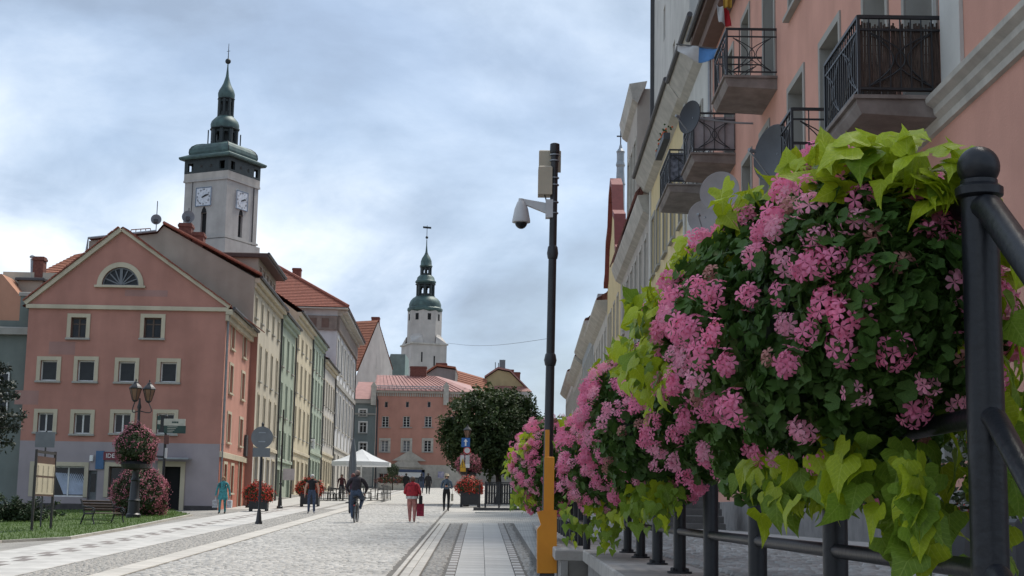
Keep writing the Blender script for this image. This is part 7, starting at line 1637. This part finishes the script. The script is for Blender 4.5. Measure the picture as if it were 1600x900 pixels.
def people():
    W = lambda t, v: Matrix.Translation(t.location) @ Matrix.Rotation(t.rotation_euler.z,4,'Z') @ Vector(v)
    # woman in turquoise walking to the camera
    teal = cl('turquoise_cloth',(0.075,0.34,0.37)); p = G(347,803)
    t,J,s = person('woman in a turquoise tunic and trousers carrying white bags',p,pi,1.66,dict(anL=(-.11,-.10,.10),knL=(-.11,.02,.50),toL=(-.11,.06,.04),anR=(.11,.14,.08),knR=(.11,.12,.50),toR=(.12,.30,.035),wrL=(-.34,.02,.86),wrR=(.34,.02,.86),elL=(-.29,-.02,1.13),elR=(.29,-.02,1.13)),teal,teal,'long',hair=(0.30,0.17,0.08),hairlen=.06)
    k = MB(); k.lathe([(.26*s,.66*s),(.235*s,.80*s),(.20*s,.98*s),(.19*s,1.12*s),(.2*s,1.3*s)],18,(0,0,0),cap=False); k.v = [(x,y*.72,z) for x,y,z in k.v]; k.build('tunic', teal, t, True)
    st = MB(); [st.tube([(x,.14,1.20*s),(x*1.1,.10,1.44*s),(x,-.12,1.40*s)],.014,5) for x in (-.12,.12)]; st.build('bag_strap', M_SHOE, t)
    white = cl('white_plastic_bag',(0.62,0.63,0.66))
    for nm,n in (('wrL','left'),('wrR','right')): held('white plastic bag on the picture %s of the woman in turquoise'%('right' if n == 'left' else 'left'),'carrier bag',W(t,J[nm]+Vector((0,.02,-.09*s))),.20,.30,.34,white,.12)
    # man in black shirt facing the camera
    p = G(486,803); person('white haired man in black shirt and blue jeans facing the camera',p,pi+.1,1.74,dict(anL=(-.13,.05,.09),toL=(-.16,.22,.035),anR=(.12,-.05,.09),toR=(.15,.11,.035),wrL=(-.30,.04,.88),wrR=(.30,.04,.88),elL=(-.29,-.03,1.13),elR=(.29,-.03,1.13)),cl('black_shirt',(0.012,0.012,0.016)),cl('blue_jeans',(0.06,0.085,0.15)),'none',hair=(0.55,0.54,0.52),shoe=cl('pale_shoe',(0.35,0.33,0.32)))
    # woman in red seen from behind
    p = G(643,817); red = cl('red_jacket',(0.42,0.022,0.035)); t,J,s = person('woman in a red jacket and pink trousers walking away',p,0,1.66,dict(anL=(-.08,.16,.10),knL=(-.09,.14,.50),toL=(-.08,.32,.06),anR=(.10,-.10,.12),knR=(.10,.06,.50),toR=(.10,.02,.04),wrL=(-.16,.24,1.08),elL=(-.30,.0,1.12),wrR=(.30,.02,.93),elR=(.30,-.05,1.14)),red,cl('salmon_trousers',(0.56,0.24,0.21)),'long',hair=(0.10,0.06,0.04),bulk=1.22)
    k = MB(); k.lathe([(.235,.86),(.225,.92),(.215,1.0)],18,(0,0,0),cap=False); k.v = [(x,y*.8,z) for x,y,z in k.v]; k.build('skirt_hem', cl('pale_blouse',(0.55,0.53,0.50)), t, True)
    k = MB(); k.lathe([(.235,.96),(.23,1.05),(.215,1.2),(.21,1.32)],18,(0,0,0),cap=False); k.v = [(x,y*.78,z) for x,y,z in k.v]; k.build('jacket_hem', red, t, True)
    held('dark shoulder bag of the woman in red','shoulder bag',W(t,Vector((.31,-.03,1.20))),.12,.30,.30,cl('black_leather',(0.015,0.014,0.014)),.22); held('red paper bag hanging from the hand of the woman in red','carrier bag',W(t,J['wrR']+Vector((.02,.02,-.08))),.26,.12,.46,cl('dark_red_bag',(0.30,0.02,0.05)),.10,.1)
    # man with phone and straw hat
    p = G(697,799); t,J,s = person('man in straw hat and blue shirt looking down at his phone',p,pi,1.70,dict(wrL=(-.06,.26,1.17),elL=(-.27,.03,1.10),wrR=(.06,.27,1.17),elR=(.27,.03,1.10),anL=(-.09,0,.09),anR=(.10,.04,.09)),cl('slate_shirt',(0.10,0.14,0.19)),cl('black_trousers',(0.010,0.011,0.014)),'long',hair=(0.10,0.08,0.06),hat=cl('straw_hat',(0.52,0.44,0.31)))
    ph = MB(); ph.bbox(-.04,.04,-.005,.005,-.07,.07,.003); o = ph.build('phone', M_GLASS); tag(o,'dark mobile phone in the hands of the man in the straw hat','phone'); o.location = W(t,Vector((0,.33,1.20))); o.rotation_euler = (.5,0,0)
    held('pale tote bag at the side of the man in the straw hat','tote bag',W(t,Vector((-.27,.0,1.02))),.10,.30,.34,cl('tote_canvas',(0.42,0.38,0.30)),.2)
    # two walkers far off and a seated guest
    p = GY(658,128); person('far walker in dark jacket before the gateway, on the left',p,0,1.68,dict(anL=(-.1,.12,.1),anR=(.1,-.1,.1)),cl('navy_jacket',(0.025,0.035,0.06)),cl('mid_jeans',(0.07,0.10,0.16)),'long')
    p = GY(668.5,122); person('far walker in a dark coat before the gateway, on the right',p,0,1.74,dict(anL=(-.1,.12,.1),anR=(.1,-.1,.1)),cl('dark_coat',(0.025,0.022,0.026)),cl('dark_jeans',(0.03,0.035,0.05)),'long',longcoat=cl('dark_coat',(0.025,0.022,0.026)),bulk=1.1)
    p = GY(634,130); person('dark clad passer-by almost hidden behind the woman in red',p,0,1.72,None,cl('black_coat',(0.012,0.012,0.014)),cl('dark_jeans',(0.03,0.035,0.05)),'long',longcoat=cl('black_coat',(0.012,0.012,0.014)),bulk=1.1)
    p = GY(533,98); person('person in a maroon top standing among the café tables',p,pi,1.70,None,cl('maroon_top',(0.10,0.025,0.03)),cl('dark_jeans',(0.03,0.035,0.05)),'long')
    # bicycle and rider
    p = G(556,817); b = thing('bicycle','city bicycle ridden away from the camera','bicycle',p,0); r = .34
    for y,nm in ((-.52,'wheel'),(.52,'wheel')):
        w = MB(); n = 28; w.tube([(0,y+r*cos(2*pi*i/n),r+.02+r*sin(2*pi*i/n)) for i in range(n+1)],.024,6,False); wo = w.build(nm, M_SHOE, b, True); rm = MB(); rm.tube([(0,y+r*.92*cos(2*pi*i/n),r+.02+r*.92*sin(2*pi*i/n)) for i in range(n+1)],.010,5,False); [rm.tube([(0,y,r+.02),(0,y+r*.92*cos(2*pi*i/18),r+.02+r*.92*sin(2*pi*i/18))],.002,3,False) for i in range(18)]; rm.build('rim', M_ZINC, wo)
    f = MB(); S, Bk, Hd = (0,-.16,.88),(0,-.02,.33),(0,.36,.92); f.tube([S,Bk],.017,6); f.tube([Bk,(0,.38,.78)],.017,6); f.tube([(0,-.14,.80),(0,.37,.84)],.015,6); f.tube([Bk,(.04,-.52,.36)],.011,5); f.tube([Bk,(-.04,-.52,.36)],.011,5); f.tube([(0,-.15,.78),(.04,-.52,.36)],.010,5); f.tube([(0,-.15,.78),(-.04,-.52,.36)],.010,5); f.tube([Hd,(0,.40,.70),(0,.52,.36)],.015,6); f.tube([(0,.36,.9),(0,.34,1.05)],.013,6); f.build('frame', M_IRON, b, angle=40)
    hb = MB(); hb.tube([(-.30,.16,1.06),(-.20,.30,1.10),(0,.35,1.06),(.20,.30,1.10),(.30,.16,1.06)],.013,6); hb.build('handlebar', M_ZINC, b); sd_ = MB(); sd_.sphere((0,-.20,.94),.11,12,8,(1.0,1.4,.5)); sd_.build('saddle', M_SHOE, b, True)
    mg = MB(); n = 12; [mg.quad((-.03,-.52+.38*cos(a),.36+.38*sin(a)),(.03,-.52+.38*cos(a),.36+.38*sin(a)),(.03,-.52+.38*cos(a2),.36+.38*sin(a2)),(-.03,-.52+.38*cos(a2),.36+.38*sin(a2))) for a,a2 in ((pi*.3+pi*.8*i/n,pi*.3+pi*.8*(i+1)/n) for i in range(n))]; mg.build('mudguard', M_IRON, b); rk = MB(); rk.box(-.07,.07,-.75,-.3,.76,.78); rk.build('rack', M_IRON, b); li = MB(); li.sphere((0,-.80,.62),.03,8,6); li.build('rear_light', mat('rear_red',(0.4,0.02,0.02),.3), b)
    pd = MB(); pd.box(-.16,-.06,-.08,.02,.15,.18); pd.box(.06,.16,.0,.10,.49,.52); pd.tube([(-.06,-.03,.165),(-.05,-.02,.33)],.01,5); pd.tube([(.06,.05,.505),(.05,-.02,.33)],.01,5); pd.build('pedals', M_ZINC, b)
    person('broad man in a dark jacket and jeans riding the bicycle',p,0,1.84,dict(pel=(0,-.20,1.0),wai=(0,-.17,1.14),che=(0,-.10,1.36),neb=(0,-.05,1.52),nec=(0,-.02,1.58),hea=(0,.02,1.68),crn=(0,.01,1.76),shL=(-.21,-.06,1.47),elL=(-.36,.02,1.22),wrL=(-.29,.14,1.05),shR=(.21,-.06,1.47),elR=(.36,.02,1.22),wrR=(.29,.14,1.05),
        hiL=(-.11,-.16,.96),knL=(-.16,.14,.58),anL=(-.13,-.06,.22),toL=(-.14,.10,.18),hiR=(.11,-.16,.96),knR=(.17,.30,.82),anR=(.13,.04,.52),toR=(.14,.18,.50)),cl('plum_jacket',(0.028,0.022,0.030)),cl('worn_jeans',(0.06,0.09,0.15)),'long',hair=(0.22,0.16,0.14),bulk=1.25)
    # companion half hidden behind the rider
    p = GY(550,66); person('companion with reddish hair half hidden behind the cyclist',p,0,1.78,None,cl('purple_top',(0.07,0.03,0.055)),cl('dark_jeans',(0.03,0.035,0.05)),'long',hair=(0.16,0.05,0.045),hairlen=.05)
people()
